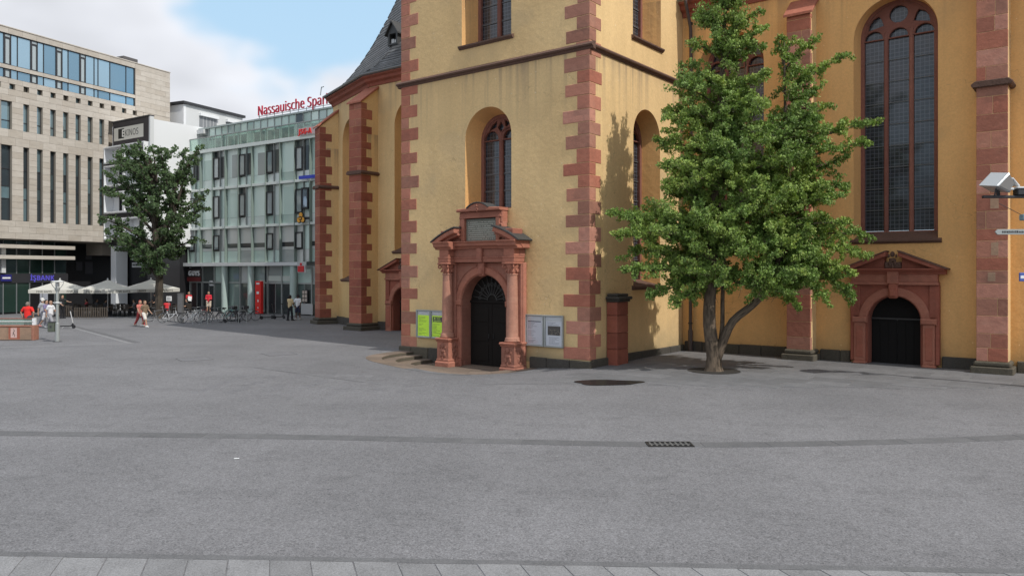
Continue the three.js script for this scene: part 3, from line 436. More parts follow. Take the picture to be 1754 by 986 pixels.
// eaves: cornice, gutter and slate roof with a bell-cast foot
{
  const corn = [[-0.1, 14.75], [0.06, 14.78], [0.12, 14.95], [0.3, 15.05], [0.34, 15.2], [0.5, 15.28], [0.5, 15.36], [-0.1, 15.36]];
  mesh('cornice', inFrame(molding(0.02, 24, 0, corn), F.nave), M.redDark[0], church);
  mesh('cornice', inFrame(molding(-20.9, -9.96, 0, corn), F.nave), M.redDark[0], church);
  mesh('cornice', inFrame(molding(-6.85, 0.1, 0, corn.map(([o, y]) => [o - 0.003, y - 0.003])), F.apse), M.redDark[1], church);
  mesh('cornice', inFrame(molding(-6.5, 0.1, 0, corn.map(([o, y]) => [o - 0.006, y - 0.006])), F.apse2), M.redDark[1], church);
  // eave line in church coordinates, pushed out from the wall
  const c20 = Math.cos(20 * deg), s20 = Math.sin(20 * deg), c55 = Math.cos(55 * deg), s55 = Math.sin(55 * deg);
  const walls = [[24, -7.7], [-20.8, -7.7], [-20.8 - 6.8 * c20, -7.7 - 6.8 * s20], [-20.8 - 6.8 * c20 - 6.5 * c55, -7.7 - 6.8 * s20 - 6.5 * s55], [-31, -24]];
  const off = (d) => { const out = []; for (let i = 0; i < walls.length; i++) { const dirs = []; for (const [a, b] of [[i - 1, i], [i, i + 1]]) if (a >= 0 && b < walls.length) { const x = walls[b][0] - walls[a][0], z = walls[b][1] - walls[a][1], l = Math.hypot(x, z); dirs.push([z / l, -x / l]); }
    let nx = 0, nz = 0; dirs.forEach((q) => { nx += q[0]; nz += q[1]; }); const l = Math.hypot(nx, nz); nx /= l; nz /= l; const k = 1 / (nx * dirs[0][0] + nz * dirs[0][1]); out.push([walls[i][0] + nx * d * k, walls[i][1] + nz * d * k]); } return out; };
  // outward normal of the first wall (walking towards -x) must be +z
  const sgn = (() => { const t = off(1); return t[0][1] > walls[0][1] ? 1 : -1; })();
  const prof = [[0.62, 15.42], [0.1, 15.72], [-0.5, 16.2], [-1.1, 16.85], [-1.8, 17.85], [-2.6, 19.2], [-3.6, 21.2], [-4.8, 23.9], [-6.2, 27.2], [-7.6, 30.4]];
  const rings = prof.map(([d, y]) => off(d * sgn).map((q) => [q[0], y, q[1]]));
  const roof = grp('roof', church), P = [];
  for (let k = 0; k < rings.length - 1; k++) for (let i = 0; i < walls.length - 1; i++) { const a = rings[k][i], b = rings[k][i + 1], c = rings[k + 1][i + 1], d = rings[k + 1][i]; P.push(...a, ...c, ...b, ...a, ...d, ...c); }
  const g = new THREE.BufferGeometry(); g.setAttribute('position', new THREE.Float32BufferAttribute(P, 3)); g.computeVertexNormals(); const rmat = M.slate[2].clone(); rmat.side = THREE.DoubleSide; mesh('roof_deck', uvBox(g), rmat, roof);
  // slates on the visible slopes left of the tower
  const sl = []; const v = (a) => new THREE.Vector3(...a);
  for (let f = 0; f < 4; f++) {
    let along = 0;
    for (let k = 0; k < rings.length - 1; k++) {
      const a = v(rings[k][f]), b = v(rings[k][f + 1]), c = v(rings[k + 1][f + 1]), d = v(rings[k + 1][f]);
      const len = a.distanceTo(d), nr = Math.max(1, Math.round(len / 0.3));
      for (let r = 0; r < nr; r++) {
        const t = (r + 0.5) / nr, L0 = a.clone().lerp(d, t), R0 = b.clone().lerp(c, t), w = L0.distanceTo(R0), n = Math.floor(w / 0.34);
        const ex = R0.clone().sub(L0).normalize(), up = d.clone().sub(a); up.addScaledVector(ex, -up.dot(ex)).normalize(); const nn = ex.clone().cross(up).normalize(); if (nn.y < 0) nn.negate();
        const tilt = nn.clone().multiplyScalar(0.028);
        for (let i = 0; i < n; i++) { const s = (i + (r % 2 ? 0.75 : 0.25)) / n; const p = L0.clone().lerp(R0, s); if (f === 0 && (p.x > -9 || p.x < -22)) continue; if (p.y > 29) continue; sl.push([p, ex, up, nn, w / n]); }
      }
    }
  }
  const sg = new THREE.BoxGeometry(1, 1, 1); const im = new THREE.InstancedMesh(sg, std(1, 1, 1, 0.55, {}), sl.length); const mm = new THREE.Matrix4(), col = new THREE.Color();
  sl.forEach(([p, ex, up, nn, w], i) => { const u2 = up.clone().multiplyScalar(0.995).addScaledVector(nn, -0.09).normalize(), n2 = ex.clone().cross(u2).normalize(); if (n2.y < 0) n2.negate(); mm.makeBasis(ex.clone().multiplyScalar(w * 0.97), u2.clone().multiplyScalar(0.37), n2.clone().multiplyScalar(0.012)); mm.setPosition(p.clone().addScaledVector(nn, 0.03)); im.setMatrixAt(i, mm); const k = 0.05 + 0.055 * R() * (0.5 + R()); im.setColorAt(i, col.setRGB(k, k * 1.01, k * 1.03)); });
  im.name = 'slate'; im.userData.kind = 'stuff'; roof.add(im);
  const gut = (F0, x0, x1, e) => { const gg = extrude(poly([...arc(0, 0, 0.09, Math.PI, 2 * Math.PI, 8), ...arc(0, 0, 0.075, 2 * Math.PI, Math.PI, 8)]), 0, x1 - x0); gg.rotateY(Math.PI / 2); gg.translate(x0, 15.46 + e, 0.6); return inFrame(gg, F0); };
  mesh('gutter', gut(F.nave, -21.0, -9.96, 0), M.zinc, roof); mesh('gutter', gut(F.apse, -7.0, 0.12, 0.002), M.zinc, roof); mesh('gutter', gut(F.nave, 0.02, 24, 0), M.zinc, roof);
  mesh('snow_guard', merge([rod([-26.9, 15.95, -9.0], [-27.9, 16.15, -9.6], 0.03), rod([-27.9, 15.6, -9.5], [-27.9, 16.2, -9.6], 0.03)]), M.zinc, roof);
  // little dormer
  const dm = grp('dormer', church, [-20.45, 17.65, -9.25]);
  mesh('cheek', extrude(poly([[-0.45, 0], [0.45, 0], [0.45, 0.75], [0, 1.35], [-0.45, 0.75]], [rect(-0.28, 0.28, 0.12, 0.7).reverse()]), -1.4, 0.0, 0.02), M.slate[0], dm);
  mesh('opening', box(-0.4, 0.4, 0.05, 0.75, -0.5, -0.42), M.black, dm);
  mesh('shutter', merge([chamfer(-0.26, -0.02, 0.1, 0.42, -0.2, -0.14), chamfer(0.03, 0.26, 0.1, 0.36, -0.2, -0.14)]), M.white2, dm);
  mesh('dormer_roof', extrude(poly([[-0.6, 0.62], [0, 1.42], [0.6, 0.62], [0.6, 0.72], [0, 1.54], [-0.6, 0.72]]), -1.5, 0.14), M.slate[1], dm);
  // tower head, above the picture
  const th = [[-TW / 2, 0]]; const cap = new THREE.ConeGeometry(7.0, 9, 4); cap.rotateY(Math.PI / 4); cap.translate(-TW / 2, TOP + 4.5, -TW / 2); mesh('tower_roof', uvBox(cap), M.slate[0], church);
}
// downpipe in the corner of tower and nave, with brackets
{
  const dp = grp('downpipe', church, [0.45, 0, -7.5]);
  mesh('pipe', tube([[0, -0.1, 0], [0, 14.6, 0], [0, 15.0, 0.1], [0, 15.3, 0.5]], 0.075, 0.075, 10), M.pipe, dp);
  for (let y = 1.2; y < 14.5; y += 2.2) mesh('bracket', merge([lathe([[0.075, y], [0.1, y], [0.1, y + 0.06], [0.075, y + 0.06]], 12), box(-0.02, 0.02, y, y + 0.05, -0.2, -0.08)]), M.iron, dp);
  mesh('shoe', lathe([[0.075, 0], [0.105, 0.02], [0.105, 0.9], [0.078, 0.95]], 12), M.pipe, dp);
}

// ---- portals
const gate = (c, hw, r, y0, ys, y1) => poly([[c - hw, y0], [c - r, y0], ...arc(c, ys, r, Math.PI, 0, 28), [c + r, y0], [c + hw, y0], [c + hw, y1], [c - hw, y1]]);
const band_ = (c, ro, ri, y0, ys) => poly([[c + ri, y0], [c + ro, y0], ...arc(c, ys, ro, 0, Math.PI, 28), [c - ro, y0], [c - ri, y0], ...arc(c, ys, ri, Math.PI, 0, 28)]);
const relief = (cx, cy, z, s) => { const out = []; const ball = (x, y, rx, ry, rz) => { const g = new THREE.SphereGeometry(1, 8, 6); g.scale(rx, ry, rz); g.translate(cx + x * s, cy + y * s, z); out.push(g); }; ball(0, 0.3, 0.11 * s, 0.15 * s, 0.06); ball(0, 0.02, 0.17 * s, 0.10 * s, 0.045); ball(-0.12, -0.15, 0.08 * s, 0.14 * s, 0.04); ball(0.12, -0.15, 0.08 * s, 0.14 * s, 0.04); ball(0, -0.33, 0.07 * s, 0.13 * s, 0.045); ball(0.17, 0.22, 0.05 * s, 0.1 * s, 0.035); ball(-0.17, 0.22, 0.05 * s, 0.1 * s, 0.035); return merge(out); };
{ // main portal of the tower
  const p = part('portal', church, F.front), c = -4.95, S = (i) => M.portal[i % 3];
  // back panel with the arch
  mesh('panel', extrude(gate(c, 2.02, 1.2, -0.5, 2.2, 3.86), -0.06, 0.2, 0.012), M.portal[1], p);
  mesh('archivolt', extrude(poly([...arc(c, 2.2, 1.48, 0, Math.PI, 28), ...arc(c, 2.2, 1.2, Math.PI, 0, 28)]), 0.17, 0.27, 0.03), M.portal[0], p);
  mesh('archivolt', extrude(poly([...arc(c, 2.2, 1.32, 0, Math.PI, 28), ...arc(c, 2.2, 1.195, Math.PI, 0, 28)]), 0.2, 0.235, 0.01), M.portal[2], p);
  mesh('jamb_lining', extrude(band_(c, 1.202, 1.17, -0.46, 2.2), -0.4, 0.21), M.portal[3], p);
  mesh('keystone', merge([chamfer(c - 0.15, c + 0.15, 3.3, 3.9, 0.15, 0.42, 0.05), chamfer(c - 0.11, c + 0.11, 3.36, 3.62, 0.2, 0.5, 0.06)]), M.portal[1], p);
  for (const s of [-1, 1]) {
    const jx = c + s * 1.35;
    mesh('impost', extrude(poly(rect(jx - 0.19, jx + 0.19, 2.1, 2.32)), 0.1, 0.31, 0.04), M.portal[0], p);
    mesh('jamb', chamfer(jx - 0.135, jx + 0.135, -0.1, 2.1, 0.12, 0.245, 0.02), M.portal[2], p);
    mesh('jamb_base', chamfer(jx - 0.18, jx + 0.18, -0.5, -0.1, 0.12, 0.30, 0.04), M.portal[1], p);
    // spandrel sunk panel
    mesh('spandrel', extrude(poly([[c + s * 1.62, 2.6], [c + s * 1.62, 3.74], [c + s * 0.35, 3.74], ...arc(c, 2.2, 1.56, s > 0 ? 1.33 : Math.PI - 1.33, s > 0 ? 0.27 : Math.PI - 0.27, 10)].filter((q) => true)), 0.19, 0.222), M.portal[3], p);
    // pilaster behind the column
    const x = c + s * 1.72; 
    mesh('pilaster', chamfer(x - 0.3, x + 0.3, -0.5, 3.86, 0.18, 0.34, 0.02), M.portal[3], p);
    mesh('pilaster', chamfer(c + s * 2.0 - 0.06, c + s * 2.0 + 0.06, 0.2, 3.86, 0.02, 0.24, 0.02), M.portal[2], p);
    // pedestal
    mesh('pedestal', merge([chamfer(x - 0.33, x + 0.33, -0.2, 0.62, 0.06, 0.79, 0.015), chamfer(x - 0.41, x + 0.41, -0.55, -0.2, 0.05, 0.87, 0.05), chamfer(x - 0.36, x + 0.36, -0.21, -0.1, 0.05, 0.82, 0.03)]), M.portal[s > 0 ? 3 : 2], p);
    mesh('pedestal_cap', merge([chamfer(x - 0.40, x + 0.40, 0.66, 0.76, 0.05, 0.87, 0.03), chamfer(x - 0.36, x + 0.36, 0.60, 0.67, 0.05, 0.83, 0.02)]), M.portal[0], p);
    mesh('carving', relief(x, 0.2, 0.79, 0.85), M.portal[3], p);
    mesh('carving', relief(0, 0.2, 0, 0.85).rotateY(Math.PI / 2).translate(x + 0.33, 0, 0.43), M.portal[3], p);
    // column
    const col = [[0.0, 0.76], [0.30, 0.76], [0.31, 0.82], [0.28, 0.86], [0.29, 0.90], [0.27, 0.94], [0.235, 0.97], [0.232, 1.2], [0.225, 2.0], [0.205, 3.0], [0.195, 3.36], [0.225, 3.38], [0.225, 3.42], [0, 3.42]];
    mesh('column', uvBox(lathe(col, 22).translate(x, 0, 0.5)), std(0.55, 0.27, 0.19, 0.9, { map: T.stone, ...bumped(0.008) }), p);
    const cap = [lathe([[0.18, 3.40], [0.20, 3.5], [0.21, 3.62], [0.27, 3.76], [0.22, 3.78]], 18).translate(x, 0, 0.5), chamfer(x - 0.31, x + 0.31, 3.78, 3.87, 0.19, 0.81, 0.03)];
    for (let k = 0; k < 8; k++) { const a = k / 8 * Math.PI * 2; const lf = new THREE.SphereGeometry(1, 7, 6); lf.scale(0.055, 0.11, 0.035); lf.rotateX(-0.5); lf.translate(0, 3.56, 0.225); lf.rotateY(a); lf.translate(x, 0, 0.5); cap.push(lf); }
    for (const [dx, dz] of [[-1, -1], [1, -1], [1, 1], [-1, 1]]) { const v = new THREE.TorusGeometry(0.06, 0.032, 6, 10); v.rotateY(Math.atan2(dx, dz) + Math.PI / 2); v.translate(x + dx * 0.225, 3.70, 0.5 + dz * 0.225); cap.push(v); }
    mesh('capital', merge(cap), M.portal[0], p);
    // entablature broken forward over the column
    mesh('entablature_block', merge([chamfer(x - 0.29, x + 0.29, 3.875, 4.10, 0.1, 0.77, 0.015), chamfer(x - 0.26, x + 0.26, 4.10, 4.42, 0.1, 0.73, 0.01), chamfer(x - 0.31, x + 0.31, 4.03, 4.10, 0.1, 0.79, 0.02)]), M.portal[0], p);
    mesh('cornice', extrude(poly([[-0.02, 4.40], [-0.76, 4.40], [-0.80, 4.47], [-0.90, 4.52], [-0.92, 4.62], [-0.98, 4.68], [-0.98, 4.73], [-0.02, 4.73]]), x - 0.46, x + 0.46, 0.02).rotateY(Math.PI / 2), M.portal[0], p);
    mesh('pediment_block', chamfer(x - 0.2, x + 0.2, 4.73, 5.18, 0.1, 0.72, 0.02), M.portal[1], p);
    // curved half pediment; runs up towards the tablet
    const seg = []; const cxp = c, Rr = 4.2, cyp = 1.2; const a0 = Math.asin((4.74 - cyp) / Rr), a1 = 1.318;
    const pts = (r, lo, hi, n) => { const o = []; for (let i = 0; i <= n; i++) { const a = lo + (hi - lo) * i / n; o.push([cxp + s * (r * Math.cos(a) - 0.02), cyp + r * Math.sin(a)]); } return o; };
    const outer = pts(Rr, a0, a1, 14), inner = pts(Rr - 0.2, a0 + 0.03, a1, 14).reverse();
    mesh('pediment', extrude(poly([...outer, ...inner]), 0.02, 0.88, 0.03), M.portal[0], p);
    const in2 = pts(Rr - 0.12, a0, a1, 14), in3 = pts(Rr - 0.3, a0 + 0.04, a1, 14).reverse();
    mesh('pediment', extrude(poly([...in2, ...in3]), 0.02, 0.70, 0.02), M.portal[1], p);
    mesh('pediment_roof', extrude(poly([...pts(Rr + 0.05, a0 - 0.02, a1 + 0.015, 14), ...pts(Rr + 0.004, a0 - 0.02, a1 + 0.015, 14).reverse()]), 0.0, 0.92), M.slate[0], p);
    mesh('tympanum', extrude(poly([...pts(Rr - 0.22, a0 + 0.05, a1, 12), [cxp + s * 0.98, 4.74]]), 0.02, 0.4), M.portal[3], p);
    // scroll beside the tablet
    const sc = new THREE.TorusGeometry(0.1, 0.05, 7, 14); mesh('scroll', merge([sc.clone().translate(c + s * 1.08, 5.0, 0.42), new THREE.TorusGeometry(0.07, 0.04, 7, 12).translate(c + s * 1.06, 5.32, 0.42), chamfer(c + s * 1.08 - 0.08, c + s * 1.08 + 0.08, 4.74, 5.5, 0.1, 0.4, 0.03)]), M.portal[2], p);
    // frame of the tablet
    mesh('tablet_frame', chamfer(c + s * 0.93 - 0.1, c + s * 0.93 + 0.1, 4.74, 5.72, 0.05, 0.46, 0.02), M.portal[0], p);
    mesh('console', chamfer(c + s * 1.07 - 0.08, c + s * 1.07 + 0.08, 5.42, 5.92, 0.05, 0.42, 0.04), M.portal[0], p);
  }
  mesh('architrave', merge([chamfer(c - 1.5, c + 1.5, 3.875, 4.10, 0.05, 0.42, 0.01), chamfer(c - 1.5, c + 1.5, 4.03, 4.095, 0.06, 0.45, 0.02)]), M.portal[1], p);
  mesh('frieze', chamfer(c - 2.0, c + 2.0, 4.10, 4.42, 0.05, 0.38, 0.01), M.portal[3], p);
  mesh('frieze_bracket', chamfer(c - 0.14, c + 0.14, 3.86, 4.45, 0.2, 0.52, 0.03), M.portal[1], p);
  mesh('cornice', extrude(poly([[-0.01, 4.42], [-0.44, 4.42], [-0.5, 4.50], [-0.6, 4.55], [-0.62, 4.65], [-0.68, 4.70], [-0.68, 4.728], [-0.01, 4.728]]), c - 2.2, c + 2.2, 0.01).rotateY(Math.PI / 2), M.portal[0], p);
  mesh('tablet', chamfer(c - 0.83, c + 0.83, 4.74, 5.64, 0.1, 0.33, 0.01), M.tablet, p);
  { const rowsG = []; const q = rng(77); for (let r = 0; r < 9; r++) { let x = c - 0.72; while (x < c + 0.68) { const w = 0.02 + q() * 0.05; rowsG.push(box(x, x + w, 5.52 - r * 0.085 - 0.03, 5.52 - r * 0.085, 0.329, 0.3335)); x += w + 0.015 + (q() < 0.18 ? 0.05 : 0); } } const ins = mesh('inscription', merge(rowsG), std(0.42, 0.42, 0.36, 0.9), p); ins.userData.kind = 'stuff'; }
  mesh('crown_lintel', merge([chamfer(c - 1.06, c + 1.06, 5.66, 5.92, 0.05, 0.44, 0.015), chamfer(c - 1.1, c + 1.1, 5.66, 5.74, 0.05, 0.48, 0.02)]), M.portal[1], p);
  mesh('crown', extrude(poly([[c + 1.16, 5.93], [c + 1.16, 6.05], [c + 0.58, 6.07], ...arc(c, 5.4, 0.86, 0.90, Math.PI - 0.90, 16), [c - 0.58, 6.07], [c - 1.16, 6.05], [c - 1.16, 5.93]]), 0.02, 0.60, 0.03), M.portal[0], p);
  mesh('crown_tympanum', extrude(poly(arc(c, 5.5, 0.68, 0.72, Math.PI - 0.72, 14)), 0.5, 0.615, 0.01), M.portal[3], p); mesh('shell', relief(c, 6.04, 0.61, 0.32), M.portal[2], p);
  mesh('crown_roof', extrude(poly([...arc(c, 5.4, 0.90, 0.86, Math.PI - 0.86, 16), ...arc(c, 5.4, 0.863, Math.PI - 0.86, 0.86, 16)]), 0, 0.64), M.slate[1], p);
  // the doors
  const d = new THREE.MeshPhysicalMaterial({ color: rgb(0.014, 0.0115, 0.010), roughness: 0.8, specularIntensity: 0.35, ...bumped(0.006) });
  for (const s of [-1, 1]) {
    mesh('door_leaf', chamfer(c + (s > 0 ? 0.006 : -1.18), c + (s > 0 ? 1.18 : -0.006), -0.42, 2.2, -0.42, -0.34, 0.01), d, p);
    for (const [y0, y1] of [[-0.2, 0.5], [0.62, 1.3], [1.42, 2.05]]) mesh('door_panel', chamfer(c + s * 0.6 - 0.42, c + s * 0.6 + 0.42, y0, y1, -0.35, -0.318, 0.025), d, p);
    mesh('door_handle', rod([c + s * 0.12, 0.75, -0.27], [c + s * 0.12, 0.95, -0.27], 0.018), M.iron, p);
  }
  mesh('transom', chamfer(c - 1.18, c + 1.18, 2.2, 2.3, -0.42, -0.28, 0.02), d, p);
  mesh('lunette', extrude(poly(arc(c, 2.3, 1.17, 0, Math.PI, 24)), -0.42, -0.36), d, p);
  { const g = []; const ry = (a0) => [[c + 0.25 * Math.cos(a0), 2.32 + 0.25 * Math.sin(a0), -0.33], [c + 1.02 * Math.cos(a0), 2.32 + 1.02 * Math.sin(a0), -0.33]]; for (let i = 0; i < 11; i++) { const a = Math.PI * (i + 0.5) / 11; g.push(tube(ry(a), 0.018, 0.018, 5)); const t = new THREE.TorusGeometry(0.07, 0.016, 5, 10); t.translate(c + 0.66 * Math.cos(a), 2.32 + 0.66 * Math.sin(a), -0.33); g.push(t); } const t2 = new THREE.TorusGeometry(0.24, 0.02, 5, 16, Math.PI); t2.translate(c, 2.32, -0.33); g.push(t2); mesh('lunette_grille', merge(g), std(0.05, 0.048, 0.045, 0.5), p); }
}
function sidePortal(c) {
  const p = part('portal', church, F.nave), mats = M.redDark.concat(M.red[3]);
  mesh('panel', extrude(gate(c, 1.42, 0.93, -0.4, 1.67, 3.0), -0.06, 0.2, 0.012), mats[0], p);
  mesh('archivolt', extrude(poly([...arc(c, 1.67, 1.24, 0, Math.PI, 28), ...arc(c, 1.67, 0.93, Math.PI, 0, 28)]), 0.17, 0.28, 0.03), mats[3], p);
  mesh('archivolt', extrude(poly([...arc(c, 1.67, 1.06, 0, Math.PI, 28), ...arc(c, 1.67, 0.925, Math.PI, 0, 28)]), 0.2, 0.245, 0.01), mats[2], p);
  mesh('jamb_lining', extrude(band_(c, 0.932, 0.905, -0.39, 1.67), -0.4, 0.21), mats[1], p);
  mesh('keystone', merge([chamfer(c - 0.16, c + 0.16, 2.5, 3.1, 0.15, 0.42, 0.05), chamfer(c - 0.12, c + 0.12, 2.56, 2.82, 0.2, 0.5, 0.05)]), mats[2], p);
  for (const s of [-1, 1]) {
    const x = c + s * 1.19;
    mesh('pilaster', chamfer(x - 0.2, x + 0.2, 0.1, 1.56, 0.15, 0.33, 0.02), mats[3], p); mesh('pilaster_panel', chamfer(x - 0.12, x + 0.12, 0.25, 1.44, 0.3, 0.355, 0.02), mats[2], p);
    mesh('pilaster', chamfer(c + s * 1.46 - 0.07, c + s * 1.46 + 0.07, 0.1, 3.0, 0.02, 0.27, 0.02), mats[0], p);
    mesh('pilaster_base', merge([chamfer(x - 0.27, x + 0.27 + (s > 0 ? 0.1 : 0), -0.5, -0.08, 0.1, 0.45, 0.04), chamfer(x - 0.24, x + 0.24, -0.09, 0.1, 0.1, 0.40, 0.05)]), mats[3], p);
    mesh('impost', extrude(poly(rect(x - 0.27, x + 0.27, 1.56, 1.78)), 0.1, 0.40, 0.045), mats[3], p);
    mesh('upper_pilaster', chamfer(x + s * 0.12 - 0.12, x + s * 0.12 + 0.12, 1.8, 3.0, 0.15, 0.27, 0.02), mats[1], p);
    // half of the broken gable
    const y0 = 3.62, rise = 0.60, xo = 1.78, xi = 0.22; const q = [[c + s * xo, y0], [c + s * xi, y0 + rise * (xo - xi) / 1.5], [c + s * xi, y0 + rise * (xo - xi) / 1.5 - 0.18], [c + s * (xo - 0.28), y0 - 0.06]];
    mesh('gable', extrude(poly(q), 0.02, 0.62, 0.03), mats[0], p);
    mesh('gable_cover', extrude(poly([[c + s * (xo + 0.06), y0 - 0.01], [c + s * (xi - 0.02), y0 + rise * (xo - xi) / 1.5 + 0.04], [c + s * (xi - 0.02), y0 + rise * (xo - xi) / 1.5 + 0.005], [c + s * (xo + 0.06), y0 - 0.05]]), 0.0, 0.66), M.darkStone, p);
    mesh('tympanum', extrude(poly([[c + s * 1.5, 3.62], [c + s * 0.3, 3.62], [c + s * 0.3, 4.06]]), 0.02, 0.34), mats[1], p);
  }
  mesh('frieze', merge([chamfer(c - 1.52, c + 1.52, 3.0, 3.12, 0.02, 0.36, 0.02), chamfer(c - 1.48, c + 1.48, 3.12, 3.40, 0.02, 0.31, 0.01)]), mats[3], p);
  mesh('cornice', molding(c - 1.74, c + 1.74, 0, [[0.01, 3.40], [0.34, 3.40], [0.38, 3.47], [0.5, 3.52], [0.58, 3.58], [0.58, 3.618], [0.01, 3.618]]), mats[0], p);
  mesh('frieze_block', chamfer(c - 0.2, c + 0.2, 3.05, 3.62, 0.2, 0.45, 0.02), mats[3], p);
  mesh('gable_ornament', merge([relief(c, 3.92, 0.42, 0.75), chamfer(c - 0.28, c + 0.28, 3.62, 3.86, 0.1, 0.42, 0.03)]), M.darkStone, p);
  const d = new THREE.MeshPhysicalMaterial({ color: rgb(0.012, 0.011, 0.0105), roughness: 0.8, specularIntensity: 0.35, ...bumped(0.006) });
  for (const s of [-1, 1]) { mesh('door_leaf', chamfer(c + (s > 0 ? 0.006 : -0.92), c + (s > 0 ? 0.92 : -0.006), -0.3, 1.67, -0.42, -0.34, 0.01), d, p); for (let k = 0; k < 3; k++) mesh('door_board', chamfer(c + s * (0.16 + k * 0.29) - 0.135, c + s * (0.16 + k * 0.29) + 0.135, -0.25, 1.62, -0.35, -0.325, 0.01), d, p); }
  mesh('transom', chamfer(c - 0.92, c + 0.92, 1.672, 1.74, -0.42, -0.3, 0.015), std(0.045, 0.042, 0.04, 0.5), p);
  mesh('lunette', extrude(poly(arc(c, 1.74, 0.9, 0, Math.PI, 24)), -0.42, -0.36), d, p);
}
sidePortal(8.68); sidePortal(-17.6);

// fresher paint low on the walls left of the tower
for (const [f, x0, x1] of [[F.nave, -16.05, -10.0], [F.apse, -5.6, -0.35]]) mesh('paint_patch', inFrame(box(x0, x1, 0.3, 2.72, -0.01, 0.004), f), std(0.92, 0.90, 0.82, 0.95, { map: T.stucco2 }), church);
// ---- sunken landing and curved steps before the tower door
{
  const st = grp('portal_steps', scene); st.name = 'portal_steps'; st.userData.kind = 'structure'; st.position.set(...CH.p); st.rotation.y = CH.turn;
  const pt = (a, k) => { const r = lr(a) * k; return [LC[0] + r * Math.cos(a), LC[1] + r * Math.sin(a)]; };
  const slabRing = (k0, k1, a0, a1, y, drop, mat, name, follow) => {
    const n = Math.max(2, Math.round((a1 - a0) / 0.05)), P = []; const q = (a, k, dy) => { const [x, z] = pt(a, k); return [x, (follow === true ? dip(x, z) + y : follow ? Math.min(y, dip(...pt(a, 1)) - follow) : y) + dy, z]; };
    for (let i = 0; i < n; i++) { const b = a0 + (a1 - a0) * i / n, e = a0 + (a1 - a0) * (i + 1) / n; const A = q(b, k0, 0), B = q(e, k0, 0), C = q(e, k1, 0), D = q(b, k1, 0), A2 = q(b, k0, -drop), B2 = q(e, k0, -drop), C2 = q(e, k1, -drop), D2 = q(b, k1, -drop); P.push(...A, ...B, ...C, ...A, ...C, ...D, ...A, ...A2, ...B2, ...A, ...B2, ...B, ...D, ...C, ...C2, ...D, ...C2, ...D2); }
    for (const e of [a0, a1]) { const A = q(e, k0, 0), B = q(e, k1, 0), A2 = q(e, k0, -drop), B2 = q(e, k1, -drop); P.push(...A, ...B, ...B2, ...A, ...B2, ...A2); } const g = new THREE.BufferGeometry(); g.setAttribute('position', new THREE.Float32BufferAttribute(P, 3)); g.computeVertexNormals(); const m = mesh(name, uvBox(g), mat, st); m.material.side = THREE.DoubleSide; return m;
  };
  for (let i = 0; i < 16; i++) { const a0 = 0.02 + i * (Math.PI - 0.04) / 16, a1 = 0.02 + (i + 0.985) * (Math.PI - 0.04) / 16; slabRing(0.985, 1.14, a0, a1, 0.010, 0.3, a0 < 1.75 ? pick(M.slab) : pick(M.step), 'rim_stone', true); }
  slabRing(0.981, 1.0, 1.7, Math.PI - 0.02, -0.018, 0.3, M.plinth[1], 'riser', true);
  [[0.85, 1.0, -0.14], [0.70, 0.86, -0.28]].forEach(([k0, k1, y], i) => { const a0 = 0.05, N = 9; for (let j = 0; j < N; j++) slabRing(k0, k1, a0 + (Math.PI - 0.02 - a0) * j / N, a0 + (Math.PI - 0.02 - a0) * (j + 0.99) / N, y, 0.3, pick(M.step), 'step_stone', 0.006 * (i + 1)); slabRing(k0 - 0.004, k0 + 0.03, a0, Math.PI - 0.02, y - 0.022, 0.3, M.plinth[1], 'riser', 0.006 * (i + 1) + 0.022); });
  slabRing(0.001, 0.71, 0, Math.PI, LAND, 0.2, M.step[1], 'landing');
  mesh('door_threshold', chamfer(-6.1, -3.8, LAND - 0.1, LAND + 0.03, -0.5, 0.25, 0.02), M.step[0], st);
}
// ---- red stone post with a dark cap against the side of the tower
{
  const [X, Z] = [0.02, -1.82]; const w = toW(X, Z + 0.24); const t = thing('stone_post', 'red sandstone post with a dark moulded cap against the sunlit tower side', 'stone post', [w[0], 0, w[1]], CH.turn + Math.PI / 2);
  for (let y = -0.2, i = 0; y < 2.2; i++) { const h = Math.min(0.5 + R() * 0.3, 2.35 - y); mesh('block', chamfer(-0.42, 0.42, y + 0.004, y + h - 0.004, 0.0, 0.46, 0.02), M.redDark[i % 3], t); y += h; }
  mesh('cap', merge([chamfer(-0.47, 0.47, 2.35, 2.44, 0.0, 0.53, 0.03), chamfer(-0.53, 0.53, 2.44, 2.56, 0.0, 0.60, 0.05), chamfer(-0.42, 0.42, 2.56, 2.66, 0.0, 0.48, 0.04)]), M.plinth[2], t);
}
